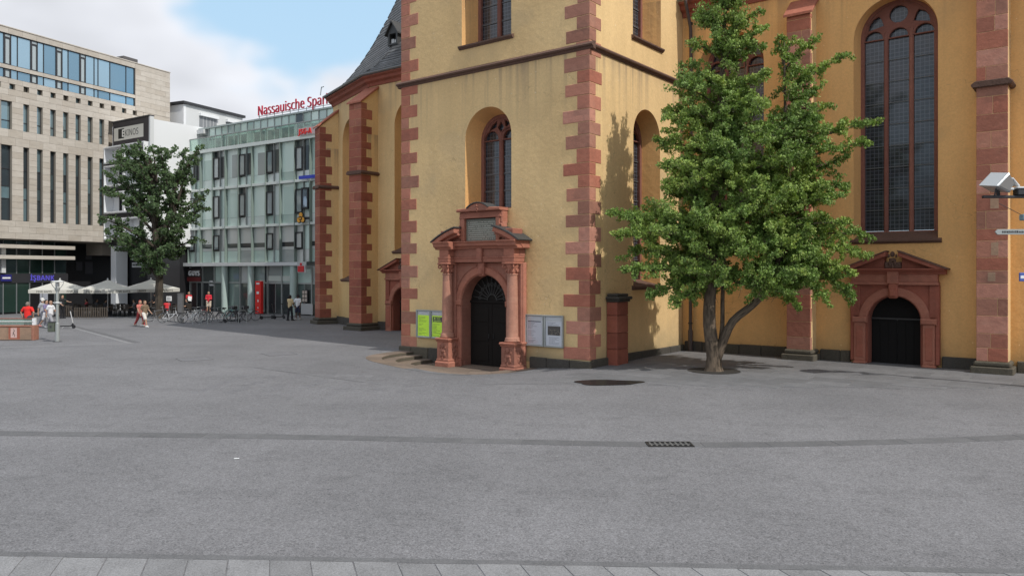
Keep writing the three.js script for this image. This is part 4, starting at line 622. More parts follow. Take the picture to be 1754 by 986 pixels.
// ---- glazed notice boards left and right of the portal
function noticeBoard(lab, x0, x1, y0, y1, draws) {
  const cxm = (x0 + x1) / 2, w = toW(cxm, 0.02), t = thing('notice_board', lab, 'notice board', [w[0], y0, w[1]], CH.turn, undefined), W2 = x1 - x0, h = y1 - y0;
  const pw = W2 / 2, fr = [];
  for (const k of [0, 1]) { const a = -W2 / 2 + k * pw + (k ? 0.012 : 0), b = a + pw - 0.012; fr.push(chamfer(a, b, 0, 0.05, 0, 0.09, 0.008), chamfer(a, b, h - 0.05, h, 0, 0.09, 0.008), chamfer(a, a + 0.05, 0.05, h - 0.05, 0, 0.09, 0.008), chamfer(b - 0.05, b, 0.05, h - 0.05, 0, 0.09, 0.008)); }
  mesh('frame', merge(fr), M.galv, t);
  mesh('back_panel', box(-W2 / 2 + 0.03, W2 / 2 - 0.03, 0.03, h - 0.03, 0.005, 0.03), M.white2, t);
  draws.forEach((d, k) => { const a = -W2 / 2 + k * pw + 0.055, ww = pw - 0.115; const [g, m] = board(ww * 0.94, h - 0.30, d, 220); const p = mesh('poster', g, m, t); p.position.set(a + ww / 2, (h - 0.3) / 2 + 0.07, 0.036); mesh('header', box(a + 0.01, a + ww - 0.01, h - 0.19, h - 0.07, 0.031, 0.04), std(0.55, 0.57, 0.60, 0.4), t); mesh('glass', box(a - 0.002, a + ww + 0.004, 0.052, h - 0.052, 0.07, 0.074), new THREE.MeshPhysicalMaterial({ color: rgb(1, 1, 1), roughness: 0.02, transmission: 1, thickness: 0 }), t); });
}
const lines = (x, w, h, y0, y1, step, col, seed, l = 0.1, r = 0.9) => { const q = rng(seed); x.fillStyle = col; for (let y = y0; y < y1; y += step) { if (q() < 0.15) continue; let u = l * w; const end = w * (l + (r - l) * (0.35 + 0.65 * q())); while (u < end) { const k = w * (0.02 + 0.07 * q()); x.fillRect(u, y, Math.min(k, end - u), step * 0.42); u += k + w * 0.018; } } };
noticeBoard('double notice board with bright yellow-green posters left of the portal', -8.93, -7.2, 0.63, 1.84, [
  (x, w, h) => { x.fillStyle = '#d2ff1c'; x.fillRect(0, 0, w, h); lines(x, w, h, h * 0.08, h * 0.95, h * 0.055, '#7aa010', 5, 0.08, 0.75); },
  (x, w, h) => { x.fillStyle = '#d2ff1c'; x.fillRect(0, 0, w, h); x.fillStyle = '#15180c'; x.fillRect(w * 0.06, h * 0.06, w * 0.9, h * 0.24); x.fillStyle = '#c8f53a'; x.font = `bold ${Math.round(h * 0.09)}px sans-serif`; x.fillText('BACH', w * 0.38, h * 0.16); x.fillText('KANTATEN', w * 0.12, h * 0.27); x.beginPath(); x.arc(w * 0.22, h * 0.13, h * 0.045, 0, 7); x.fill(); lines(x, w, h, h * 0.4, h * 0.95, h * 0.06, '#6f9410', 8, 0.1, 0.8); }]);
noticeBoard('double notice board with white printed sheets and a dark photograph right of the portal', -2.92, -1.13, 0.62, 1.84, [
  (x, w, h) => { x.fillStyle = '#c9cbd3'; x.fillRect(0, 0, w, h); x.fillStyle = '#555a66'; x.fillRect(w * 0.05, h * 0.02, w * 0.85, h * 0.045); lines(x, w, h, h * 0.1, h * 0.95, h * 0.045, '#7b7f8a', 11, 0.06, 0.7); },
  (x, w, h) => { x.fillStyle = '#cfd1d8'; x.fillRect(0, 0, w, h); lines(x, w, h, h * 0.05, h * 0.16, h * 0.05, '#80838c', 21); x.fillStyle = '#3b352f'; x.fillRect(w * 0.12, h * 0.2, w * 0.8, h * 0.38); const q = rng(3); for (let i = 0; i < 260; i++) { const g = 30 + 150 * q() * q(); x.fillStyle = `rgb(${g | 0},${(g * 0.9) | 0},${(g * 0.8) | 0})`; x.fillRect(w * (0.12 + 0.76 * q()), h * (0.32 + 0.22 * q()), w * 0.04, h * 0.035); } lines(x, w, h, h * 0.66, h * 0.95, h * 0.045, '#8d909a', 31, 0.2, 0.9); }]);
// ---------------------------------------------------------------- trees
const leafGeo = (() => { // folded fan of four faces
  const P = [0, 0, 0, 0.5, 0.62, 0.12, 0, 0.9, -0.04, 0, 0, 0, 0, 0.9, -0.04, -0.5, 0.62, 0.12, 0.5, 0.62, 0.12, 0.30, 1.0, 0.05, 0, 0.9, -0.04, -0.5, 0.62, 0.12, 0, 0.9, -0.04, -0.30, 1.0, 0.05];
  const g = new THREE.BufferGeometry(); g.setAttribute('position', new THREE.Float32BufferAttribute(P, 3)); g.setAttribute('uv', new THREE.Float32BufferAttribute(P.filter((_, i) => i % 3 < 2), 2)); g.computeVertexNormals(); return g;
})();
const leafMat = () => new THREE.MeshPhysicalMaterial({ color: rgb(1, 1, 1), roughness: 0.75, transmission: 0.42, thickness: 0, side: THREE.DoubleSide });
function leafCloud(parent, leaves, colour, seed) {   // leaves: [x,y,z,size,dir?]
  const q = rng(seed), im = new THREE.InstancedMesh(leafGeo, leafMat(), leaves.length), m = new THREE.Matrix4(), e = new THREE.Euler(), qq = new THREE.Quaternion(), c = new THREE.Color();
  leaves.forEach((l, i) => { e.set((q() - 0.5) * 2.2 - 0.5, q() * 6.283, (q() - 0.5) * 2.2); qq.setFromEuler(e); const s = l[3] * (0.7 + 0.6 * q()); m.compose(new THREE.Vector3(l[0], l[1], l[2]), qq, new THREE.Vector3(s, s, s)); im.setMatrixAt(i, m); im.setColorAt(i, c.setRGB(...colour(q, l))); });
  im.name = 'crown'; im.userData.kind = 'stuff'; im.castShadow = im.receiveShadow = true; parent.add(im); return im;
}
{ // the ginkgo before the nave
  const t = thing('ginkgo_tree', 'tall leafy green tree with forked trunk in front of the church nave', 'tree', [7.12, 0, -27.4]);
  const q = rng(4242), px = (x, y) => [(x - 1223) * 0.0206, 3.5 + (465 - y) * 0.0206];
  const limbs = [
    { p: [[0, -0.1, 0], [-0.02, 0.6, 0], [-0.16, 1.7, 0.02], [-0.12, 2.9, 0.0], [-0.02, 5, 0.02], [0.1, 7.5, 0], [0.25, 10, 0.03], [0.4, 12.5, 0], [0.5, 14.2, 0]], r: [0.255, 0.03] },
    { p: [[0.08, 0.35, 0.04], [0.32, 1.1, 0.12], [0.62, 1.75, 0.15], [1.35, 2.35, 0.12], [2.1, 3.2, 0.0], [2.45, 4.8, -0.1], [2.55, 7, -0.05], [2.5, 9.5, 0.05], [2.45, 11.7, 0.08]], r: [0.165, 0.02] },
    { p: [[0.1, 0.5, 0.02], [0.3, 1.4, -0.05], [0.34, 2.6, -0.1], [0.5, 5, -0.25], [0.95, 7.5, -0.3], [1.15, 9.6, -0.2], [1.2, 11.2, -0.2]], r: [0.085, 0.02] },
  ];
  const wood = limbs.map((l) => tube(l.p, l.r[0], l.r[1], 12, 40));
  // root flare and knots
  wood.push(lathe([[0.40, -0.1], [0.32, 0.05], [0.275, 0.2], [0.25, 0.5], [0.18, 0.55]], 14));
  const B = [];   // branches as [start, end] in tree metres
  const add = (x0, y0, x1, y1, z0, z1, dens = 1, sag = 0) => { const a = px(x0, y0), b = px(x1, y1); B.push({ a: [a[0], a[1], z0], b: [b[0], b[1], z1], dens, sag }); };
  // measured boughs: left side
  add(1221, 455, 1062, 462, 0, 0.9, 1.2, -0.4); add(1221, 430, 1040, 368, 0, 0.5, 1.2, 0.2); add(1221, 415, 1045, 405, 0, 1.0, 1.2, 0.1); add(1222, 450, 1085, 430, 0, -0.6, 1.2); add(1222, 470, 1105, 505, 0, 0.4, 1.1, -0.2); add(1222, 480, 1140, 520, 0, 1.0, 1.0, -0.2);
  add(1223, 350, 1130, 318, 0, 0.7, 1.1, 0.1); add(1224, 385, 1115, 372, 0, -0.8, 1); add(1224, 300, 1128, 290, 0, 0.4, 1); add(1225, 270, 1120, 243, 0, 0.2, 1.0, 0.1); add(1226, 235, 1132, 205, 0, 0.6, 1); add(1228, 205, 1140, 188, 0, -0.4, 1); add(1229, 180, 1160, 150, 0, 0.3, 0.9); add(1232, 140, 1170, 128, 0, -0.2, 0.9); add(1234, 105, 1185, 75, 0, 0.2, 0.8); add(1238, 60, 1190, 34, 0, 0.2, 0.8); add(1240, 30, 1196, 22, 0, -0.3, 0.7);
  // right of the main stem
  add(1240, 60, 1300, 22, 0, 0.2, 0.8); add(1240, 95, 1308, 55, 0, 0.4, 0.9); add(1238, 120, 1312, 78, 0, 0, 0.9); add(1236, 170, 1310, 130, 0, 0.7, 1); add(1234, 215, 1305, 175, 0, 0.5, 1); add(1233, 260, 1318, 230, 0, 1.0, 1.1); add(1232, 310, 1330, 285, 0, 1.2, 1.1); add(1230, 360, 1320, 345, 0, 1.5, 1.2); add(1228, 420, 1330, 420, 0, 1.6, 1.2); add(1226, 470, 1300, 500, 0, 1.2, 1.1, -0.2);
  add(1243, 20, 1285, -25, 0, 0.1, 0.8); add(1243, 10, 1205, -30, 0, 0.1, 0.8);
  // right stem
  add(1343, 120, 1400, 68, 0, 0.2, 0.8); add(1343, 165, 1452, 97, 0, 0.3, 0.8, 0.1); add(1343, 210, 1405, 148, 0, 0.2, 0.9); add(1344, 235, 1432, 176, 0, -0.2, 0.8, 0.1); add(1345, 265, 1498, 214, 0, 0.3, 0.9, 0.15); add(1345, 285, 1480, 248, 0, 0.5, 0.8, 0.05); add(1346, 310, 1462, 268, 0, -0.4, 0.7); add(1346, 330, 1452, 322, 0, 0.3, 1.0, -0.1); add(1346, 360, 1420, 340, 0, 1.0, 1.0); add(1344, 390, 1440, 385, 0, 0.9, 1.1); add(1342, 410, 1486, 406, 0, 0.4, 1.0, 0.1); add(1340, 420, 1470, 440, 0, 0.9, 1.1, 0.1); add(1335, 430, 1454, 518, 0, 0.5, 1.1, 0.4); add(1330, 440, 1440, 470, 0, 1.2, 1.1, 0.1); add(1325, 455, 1400, 515, 0, 0.9, 1.1, 0.2); add(1320, 465, 1360, 530, 0, 0.6, 1.0); add(1320, 460, 1420, 450, 0, -0.9, 1.1); add(1343, 300, 1300, 262, 0, 0.9, 1.0); add(1343, 250, 1312, 205, 0, 0.4, 0.8); add(1342, 350, 1285, 330, 0, 1.2, 1.1); add(1340, 400, 1290, 395, 0, 1.6, 1.2); add(1342, 110, 1330, 60, 0, 0.1, 0.7); add(1345, 105, 1365, 62, 0, -0.1, 0.6);
  // boughs in all other directions
  for (let i = 0; i < 70; i++) { const y = 2.9 + 8.9 * Math.pow(q(), 1.15), x = 0.1 + (y - 3) * 0.03, a = q() * Math.PI * 2, l = (y < 7 ? 2.3 : 1.5) * (0.6 + 0.5 * q()) * (1 - Math.max(0, y - 9) * 0.12); B.push({ a: [x, y, 0], b: [x + Math.cos(a) * l * 0.8, y + 0.15 + 0.5 * q(), Math.sin(a) * l], dens: 1.05, sag: (q() - 0.5) * 0.3 }); }
  for (let i = 0; i < 50; i++) { const y = 2.9 + 5.6 * q(), a = q() * Math.PI * 2, l = 1.7 * (0.6 + 0.5 * q()); B.push({ a: [2.5, y, 0], b: [2.5 + Math.cos(a) * l * 0.75, y + 0.1 + 0.5 * q(), Math.sin(a) * l], dens: 1.1, sag: (q() - 0.5) * 0.3 }); }
  const leaves = [], V3 = (a) => new THREE.Vector3(...a);
  for (const b of B) {
    const A = V3(b.a), E = V3(b.b), L = A.distanceTo(E), mid = A.clone().lerp(E, 0.5); mid.y += b.sag + 0.08 * L; mid.x += (q() - 0.5) * 0.15; mid.z += (q() - 0.5) * 0.25;
    const pts = []; for (let k = 0; k <= 8; k++) { const s = k / 8; pts.push(A.clone().multiplyScalar((1 - s) ** 2).addScaledVector(mid, 2 * s * (1 - s)).addScaledVector(E, s * s)); }
    wood.push(tube(pts.map((p) => [p.x, p.y, p.z]), 0.022 + 0.012 * L, 0.008, 5, 8));
    const c = new THREE.CatmullRomCurve3(pts), n = Math.round(L / 0.095 * b.dens);
    for (let k = 0; k < n; k++) {
      const s = 0.12 + 0.88 * (k + q()) / n, p = c.getPointAt(Math.min(1, s)), tg = c.getTangentAt(Math.min(1, s));
      const taper = (1 - 0.72 * s ** 1.5), tl = (0.2 + 0.62 * q()) * taper * Math.min(1, L / 2.2 + 0.25);
      const d = new THREE.Vector3(q() - 0.5, q() * 1.25 - 0.5, q() - 0.5).normalize().multiplyScalar(1.0).addScaledVector(tg, 0.55).normalize();
      const nl = Math.round(18 + tl * 130);
      for (let i = 0; i < nl; i++) { const u = 0.1 + 0.9 * (i + q()) / nl; leaves.push([p.x + d.x * tl * u + (q() - 0.5) * 0.17, p.y + d.y * tl * u + (q() - 0.5) * 0.17 - 0.05 * u, p.z + d.z * tl * u + (q() - 0.5) * 0.17, 0.082, s]); }
    }
  }
  // short leafy shoots filling the crown between the boughs; half-widths measured by height (metres)
  const env = [[2.4, -0.9, 2.9, 0.9], [3.2, -2.9, 4.5, 1.7], [4.4, -3.5, 4.6, 1.9], [5.4, -3.4, 3.9, 1.8], [6.2, -1.8, 4.2, 1.7], [7.6, -1.9, 4.4, 1.6], [8.6, -1.7, 3.9, 1.4], [9.6, -1.3, 3.3, 1.1], [10.6, -1.0, 2.9, 0.9], [11.6, -0.7, 2.7, 0.6], [12.6, -0.5, 1.6, 0.5], [13.8, -0.2, 1.0, 0.4]];
  for (let i = 0; i < 1150; i++) {
    const yy = 2.6 + 11 * Math.pow(q(), 1.15); let k = 0; while (k < env.length - 2 && env[k + 1][0] < yy) k++; const A = env[k], E = env[k + 1], f = clamp((yy - A[0]) / (E[0] - A[0]), 0, 1), xl = lerp(A[1], E[1], f), xr = lerp(A[2], E[2], f), zd = lerp(A[3], E[3], f);
    const m = 0.5 * (xl + xr), w = 0.5 * (xr - xl) * 0.92, an = q() * 6.283, rr = Math.pow(q(), 0.42); let x = m + Math.cos(an) * rr * w; const z = Math.sin(an) * rr * zd;
    if (yy > 7.6 && Math.abs(x - 1.72) < 0.3 + 0.12 * (yy - 7.6)) continue; // gap between the two tops
    if (fbm(x * 0.9 + 30, yy * 0.9 + 30 + z * 0.7, 0, 3, 41) < 0.47) continue;
    const len = 0.25 + 0.5 * q(), d = new THREE.Vector3((x - m) * 0.5 + (q() - 0.5) * 1.2, q() * 1.3 - 0.35, z * 0.5 + (q() - 0.5) * 1.2).normalize();
    wood.push(rod([x - d.x * 0.25, yy - d.y * 0.25 - 0.1, z - d.z * 0.25], [x + d.x * len, yy + d.y * len, z + d.z * len], 0.006, 3));
    const nl = Math.round(30 + len * 90); for (let j = 0; j < nl; j++) { const u = q(); leaves.push([x + d.x * len * u + (q() - 0.5) * 0.22, yy + d.y * len * u + (q() - 0.5) * 0.2, z + d.z * len * u + (q() - 0.5) * 0.22, 0.082, rr]); }
  }
  mesh('trunk', merge(wood), M.bark, t);
  leafCloud(t, leaves, (r, l) => { const cl = fbm(l[0] * 1.3 + 60, l[1] * 1.3 + 60 + l[2], 0, 3, 51), k = (0.62 + 0.5 * r()) * (0.7 + 0.75 * cl), y = 0.9 + 0.45 * cl + (r() < 0.15 ? 0.2 : 0); return [0.215 * k * y, 0.37 * k, 0.056 * k]; }, 99);
  console.log('ginkgo leaves', leaves.length);
  const pit = []; for (let i = 0; i < 32; i++) { const a = i / 32 * 6.2832; pit.push([Math.cos(a) * 0.92, Math.sin(a) * 0.92]); }
  const pg = new THREE.ShapeGeometry(poly(pit)); pg.rotateX(-Math.PI / 2); const pm = struct('tree_pit', uvBox(pg), std(0.045, 0.04, 0.036, 0.95, { map: T.grime, ...bumped(0.02) })); pm.position.set(7.12, 0.009, -27.4);
}
function squareTree(name, lab, pos, seed, o) {
  const t = thing(name, lab, 'tree', pos), q = rng(seed), wood = [tube(o.trunk, o.r, o.r * 0.45, 12, 16), lathe([[o.r * 1.5, -0.05], [o.r * 1.15, 0.15], [o.r, 0.5], [o.r * 0.8, 0.55]], 12)], leaves = [];
  const top = o.trunk[o.trunk.length - 1];
  for (const b of o.boughs) {
    const A = new THREE.Vector3(...b[0]), E = new THREE.Vector3(...b[1]), L = A.distanceTo(E), mid = A.clone().lerp(E, 0.5); mid.y += 0.16 * L * (b[2] ?? 1); const pts = []; for (let k = 0; k <= 8; k++) { const s = k / 8; pts.push(A.clone().multiplyScalar((1 - s) ** 2).addScaledVector(mid, 2 * s * (1 - s)).addScaledVector(E, s * s)); }
    wood.push(tube(pts.map((p) => [p.x, p.y, p.z]), 0.04 + 0.025 * L, 0.02, 6, 8));
    const c = new THREE.CatmullRomCurve3(pts), n = Math.round(L * 4.4);
    for (let k = 0; k < n; k++) {
      const s = 0.28 + 0.72 * (k + q()) / n, p = c.getPointAt(Math.min(1, s)), d = new THREE.Vector3(q() - 0.5, (q() - 0.42) * 0.8, q() - 0.5).normalize(), tl = (0.3 + 0.75 * q()) * o.tuft;
      wood.push(rod([p.x, p.y, p.z], [p.x + d.x * tl, p.y + d.y * tl, p.z + d.z * tl], 0.012, 3));
      for (let i = 0; i < o.lpt; i++) { const u = 0.25 + 0.75 * q(); leaves.push([p.x + d.x * tl * u + (q() - 0.5) * 0.34, p.y + d.y * tl * u + (q() - 0.5) * 0.26, p.z + d.z * tl * u + (q() - 0.5) * 0.34, o.leaf]); }
    }
  }
  mesh('trunk', merge(wood), M.barkDark, t); leafCloud(t, leaves, o.col, seed + 1); console.log(name, leaves.length); return t;
}
{ // dark tree before the bank and cinema; s = metres per pixel at its distance
  const s = 58.2 / 1331, P = (x, y, z = 0) => [(x - 272) * s, 3.5 + (465 - y) * s, z];
  const q = rng(88); const b = [];
  const main = [[272, 430], [262, 330], [255, 262]], rightS = [[275, 400], [300, 320], [318, 262]];
  const tips = [[168, 300], [175, 262], [190, 242], [212, 262], [240, 240], [262, 242], [285, 238], [205, 300], [190, 330], [182, 375], [195, 405], [215, 430], [225, 395], [222, 350], [240, 300], [262, 300], [345, 243], [330, 262], [320, 290], [300, 250], [340, 350], [342, 375], [320, 395], [330, 410], [300, 440], [318, 425], [345, 330], [300, 380], [285, 330], [230, 450], [255, 470], [290, 470], [245, 440], [200, 390], [210, 320], [310, 345], [238, 262], [228, 248], [300, 300], [325, 372], [258, 372], [250, 400], [280, 400], [232, 330], [272, 282]];
  for (const [x, y0] of tips) { const y = y0 < 300 ? y0 + 12 : y0; const st = x > 292 && y < 340 ? P(lerp(275, 305, q()), Math.min(y + 70, 400)) : P(lerp(262, 272, q()), Math.min(445, y + 45 + 30 * q())); b.push([st, P(262 + (x - 262) * 0.93, y, (q() - 0.5) * 4.5), 0.8]); }
  for (let i = 0; i < 9; i++) { const y = 270 + 170 * q(), z = (q() < 0.5 ? -1 : 1) * (1.5 + 2.2 * q()); b.push([P(268, y + 40), P(268 + (q() - 0.5) * 90, y, z), 0.8]); }
  const pt = squareTree('plane_tree', 'dark green spreading tree by the parasols in front of the glass office front', [-26.47, 0, -58.2], 501, { trunk: [[0, -0.1, 0], [0.02, 2, 0], [0.05, 4, 0.05], P(266, 400), P(262, 330), P(256, 270)], r: 0.31, boughs: [...b, [P(274, 425), P(318, 255), 0.1]], tuft: 0.72, lpt: 31, leaf: 0.155, col: (r) => { const k = 0.6 + 0.6 * r(); return [0.078 * k, 0.15 * k, 0.038 * k]; } });
  // trees behind the viewer, seen mirrored in the tall church windows
  const c1 = copyOf(pt, 'plane_tree', 'tree seen only as a dark mirror image low in the tall nave window', [-21, 0, 3], 1.2), c2 = copyOf(pt, 'plane_tree', 'tree seen only as a dark mirror image at the left in the nave window', [-13, 0, 9], 3.6);
}
// ---------------------------------------------------------------- buildings across the square
const glassDark = (c, r = 0.06, m = 0.35) => new THREE.MeshPhysicalMaterial({ color: rgb(...c), roughness: r, metalness: m });
{ // stone office building, far left
  const b = thing('office_building', 'beige stone office building with narrow tall windows, black ground floor recess and roof glazing', 'building', [-40.852, 0, -62], 1.1324);
  const U0 = -3.4, win = []; for (let k = 0; k < 8; k++) win.push(0.66 + 1.147 * k - 0.0, 0); const wx = []; for (let k = -2; k < 8; k++) wx.push([k === 0 ? 0.02 : 0.68 + 1.147 * k, k === 0 ? 0.91 : 1.17 + 1.147 * k]);
  const wy2 = [7.62, 13.68], wy1 = [14.97, 17.22], sq = [18.22, 18.66];
  const holes = []; for (const [a, c] of wx) { holes.push(rect(a, c, ...wy2).reverse()); holes.push(rect(a, c, ...wy1).reverse()); }
  for (let k = -2; k < 11; k++) { const a = 0.70 + 1.147 * k; holes.push(rect(a, a + 0.46, ...sq).reverse()); }
  const core = std(0.33, 0.29, 0.24, 0.9);
  mesh('wall', extrude(poly(rect(U0, 9.62, 6.15, 18.72), holes.filter((h) => Math.max(...h.map((p) => p[0])) < 9.6)), -0.6, -0.02), core, b);
  mesh('wall', extrude(poly(rect(9.621, 16.41, 18.0, 18.72), holes.filter((h) => Math.min(...h.map((p) => p[0])) > 9.7)), -0.6, -0.021), core, b);
  mesh('wall', box(9.621, 16.41, 5, 17.999, -12, -0.9), core, b);
  mesh('wall', box(12.46, 16.41, 18.721, 23.1, -12, -0.02), core, b);
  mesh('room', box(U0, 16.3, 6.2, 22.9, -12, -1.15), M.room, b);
  mesh('roof', box(U0, 12.455, 22.66, 23.12, -12, -0.02), core, b);
  // stone panels, laid course by course
  const panel = (x0, x1, y0, y1) => mesh('stone_panel', chamfer(x0 + 0.004, x1 - 0.004, y0 + 0.006, y1 - 0.006, -0.018, 0.03, 0.006), pick(M.lime), b);
  const course = (x0, x1, y0, y1, off) => { let x = x0; const w = 1.147; let n = x0 + (off ? w * 0.5 : w); while (x < x1 - 0.02) { const e = Math.min(n, x1); panel(x, e, y0, y1); x = e; n += w; } };
  const rows = (x0, x1, y0, y1, n) => { for (let r = 0; r < n; r++) course(x0, x1, lerp(y0, y1, r / n), lerp(y0, y1, (r + 1) / n), r % 2); };
  rows(-1.1, 9.62, 6.15, 7.62, 3); rows(-1.1, 9.62, 13.68, 14.97, 2); rows(-1.1, 12.5, 17.22, 18.22, 2);
  for (let k = -1; k < 8; k++) { const a = wx[k + 2][1], c = k < 7 ? wx[k + 3][0] : 9.62; for (let r = 0; r < 12; r++) panel(a, c, lerp(...wy2, r / 12), lerp(...wy2, (r + 1) / 12)); for (let r = 0; r < 5; r++) panel(a, c, lerp(...wy1, r / 5), lerp(...wy1, (r + 1) / 5)); }
  for (let k = -1; k < 11; k++) { const a = 1.16 + 1.147 * k, c = 0.70 + 1.147 * (k + 1); panel(a, c, ...sq); } panel(13.35, 16.41, ...sq);
  course(-1.1, 12.46, 18.66, 19.08, 1); rows(12.47, 16.41, 18.68, 23.1, 9); course(-1.1, 12.46, 19.82, 20.14, 0); course(-1.1, 12.46, 22.66, 23.14, 1); rows(12.5, 16.41, 17.22, 18.2, 2);
  mesh('stone_panel', chamfer(16.41, 16.43, 12, 23.12, -11, 0.02), M.lime[0], b);
  mesh('coping', chamfer(U0, 16.46, 23.13, 23.22, -12, 0.08, 0.01), M.lime[3], b);
  // narrow windows
  const gl = [glassDark([0.20, 0.29, 0.32], 0.08, 0.5), glassDark([0.10, 0.14, 0.15], 0.08, 0.45), glassDark([0.26, 0.35, 0.38], 0.08, 0.5), glassDark([0.06, 0.075, 0.085], 0.08, 0.4)];
  const addWin = (a, c, y0, y1, mats, split = []) => { const w = grp('window', b); mesh('frame', extrude(ring(rect(a - 0.001, c + 0.001, y0, y1), rect(a + 0.04, c - 0.04, y0 + 0.04, y1 - 0.04)), -0.34, -0.24), M.dark, w); const ys = [y0, ...split, y1]; for (let i = 0; i < ys.length - 1; i++) { const p = mesh('pane', box(a + 0.03, c - 0.03, ys[i] + 0.02, ys[i + 1] - 0.02, -0.31, -0.29), pick(mats), w); } for (const y of split) mesh('rail', box(a + 0.02, c - 0.02, y - 0.03, y + 0.03, -0.315, -0.25), M.dark, w); };
  for (const [a, c] of wx) { addWin(a, c, ...wy2, [gl[1], gl[3], gl[0]], [9.4, 10.4, 11.8]); addWin(a, c, ...wy1, [gl[0], gl[2]], [15.7]); }
  for (let k = -1; k < 11; k++) addWin(0.70 + 1.147 * k, 1.16 + 1.147 * k, ...sq, [gl[0], std(0.2, 0.19, 0.16, 0.8)]);
  // glazed top storey in a tilted band, and the strip below
  const mu = [-1.2, -0.2, 0.35, 0.88, 1.42, 2.54, 3.08, 3.62, 4.73, 5.26, 5.81, 6.92, 7.44, 8.28, 8.67, 9.86, 11.54, 12.42];
  const sky1 = [glassDark([0.30, 0.46, 0.56], 0.04, 0.75), glassDark([0.36, 0.52, 0.62], 0.05, 0.7), glassDark([0.22, 0.36, 0.46], 0.05, 0.75)];
  for (const [y0, y1, z] of [[20.15, 22.65, -0.12], [19.09, 19.81, -0.12]]) for (let i = 0; i < mu.length - 1; i++) {
    const w = grp('window', b), vent = [2, 5, 8, 11].includes(i);
    const p = mesh('pane', box(mu[i] + 0.03, mu[i + 1] - 0.03, y0 + 0.03, y1 - 0.03, z - 0.02, z), vent ? glassDark([0.45, 0.50, 0.5], 0.2, 0.4) : pick(sky1), w); p.rotation.x = 0;
    mesh('mullion', box(mu[i] - (vent ? 0.06 : 0.025), mu[i] + (vent ? 0.06 : 0.025), y0, y1, z - 0.04, z + 0.05), M.dark, w);
    if (vent) mesh('sash', extrude(ring(rect(mu[i] + 0.03, mu[i + 1] - 0.03, y0 + 0.03, y1 - (y1 - y0) * 0.1), rect(mu[i] + 0.1, mu[i + 1] - 0.1, y0 + 0.1, y1 - (y1 - y0) * 0.16)), z, z + 0.04), M.dark, w);
  }
  mesh('glazing_rail', merge([box(-3, 12.46, 22.6, 22.655, -0.16, -0.04), box(-3, 12.46, 20.145, 20.19, -0.16, -0.045), box(12.40, 12.455, 20.19, 22.6, -0.16, -0.042), box(12.40, 12.455, 19.085, 19.815, -0.16, -0.042)]), M.dark, b);
  // recessed ground floors under the overhang
  mesh('soffit', box(U0, 9.6, 6.08, 6.14, -8, -0.05), std(0.25, 0.22, 0.18, 0.9), b);
  mesh('fascia', chamfer(U0, 6.66, 5.40, 5.72, -1.1, -0.35, 0.02), M.lime[3], b); mesh('fascia', chamfer(U0, 6.66, 4.52, 4.83, -1.1, -0.35, 0.02), M.lime[3], b);
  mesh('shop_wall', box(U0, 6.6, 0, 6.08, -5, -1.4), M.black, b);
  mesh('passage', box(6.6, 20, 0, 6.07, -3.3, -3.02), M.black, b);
  const sg = [glassDark([0.03, 0.035, 0.036], 0.1, 0.2), glassDark([0.05, 0.075, 0.075], 0.1, 0.3), glassDark([0.02, 0.02, 0.022], 0.15, 0.1), glassDark([0.025, 0.05, 0.04], 0.1, 0.2)];
  let u = U0; while (u < 6.5) { const w = 1.1; for (const [y0, y1] of [[0.15, 2.55], [3.35, 4.5], [4.85, 5.38], [5.74, 6.06]]) mesh('pane', box(u + 0.03, u + w - 0.03, y0, y1, -1.36, -1.33), pick(sg), b); mesh('mullion', box(u - 0.025, u + 0.025, 0, 6.07, -1.36, -1.26), M.steel, b); u += w; }
  mesh('sign_band', box(U0, 6.6, 2.56, 3.34, -1.38, -1.24), M.dark, b);
  mesh('column', merge([box(0.72, 1.05, 3.4, 4.5, -1.2, -1.0), box(0.72, 1.05, 4.84, 5.38, -1.2, -1.0)]), M.white2, b);
  const s1 = text('İŞBANK', 0.42, 0.04); s1.translate(3.2, 2.76, -1.24); mesh('sign_letters', s1, std(0.12, 0.10, 0.62, 0.5), b);
  mesh('sign_board', chamfer(0.75, 1.62, 2.7, 3.25, -1.24, -1.14), std(0.02, 0.02, 0.16, 0.5), b); mesh('sign_mark', box(0.85, 1.5, 2.92, 3.05, -1.139, -1.12), M.white, b);
  mesh('shop_poster', box(-1.2, -0.3, 0.3, 2.5, -1.32, -1.31), std(0.03, 0.16, 0.07, 0.5), b); mesh('shop_poster', box(-0.28, 0.35, 0.3, 1.7, -1.32, -1.31), std(0.25, 0.02, 0.03, 0.5), b);
  mesh('shop_poster', box(4.1, 4.8, 0.25, 2.1, -1.32, -1.30), std(0.35, 0.37, 0.42, 0.5), b);
  mesh('mullion', box(0.4, 0.48, 0, 2.55, -1.3, -1.2), M.white, b);
  for (const [x, y, w, h] of [[8.6, 3.6, 0.62, 0.8], [9.5, 3.3, 0.77, 1.1], [9.57, 4.64, 0.6, 0.6], [9.63, 5.5, 0.47, 0.26]]) mesh('wall_display', box(x, x + w, y, y + h, -3.015, -2.98), std(0.06, 0.06, 0.07, 0.4), b);
  mesh('vent_box', merge([chamfer(12.3, 13.9, 23.3, 24.0, -3.0, -1.4, 0.03), box(13.95, 16.0, 23.22, 23.42, -3, -1.5)]), std(0.09, 0.085, 0.085, 0.7), b);
}
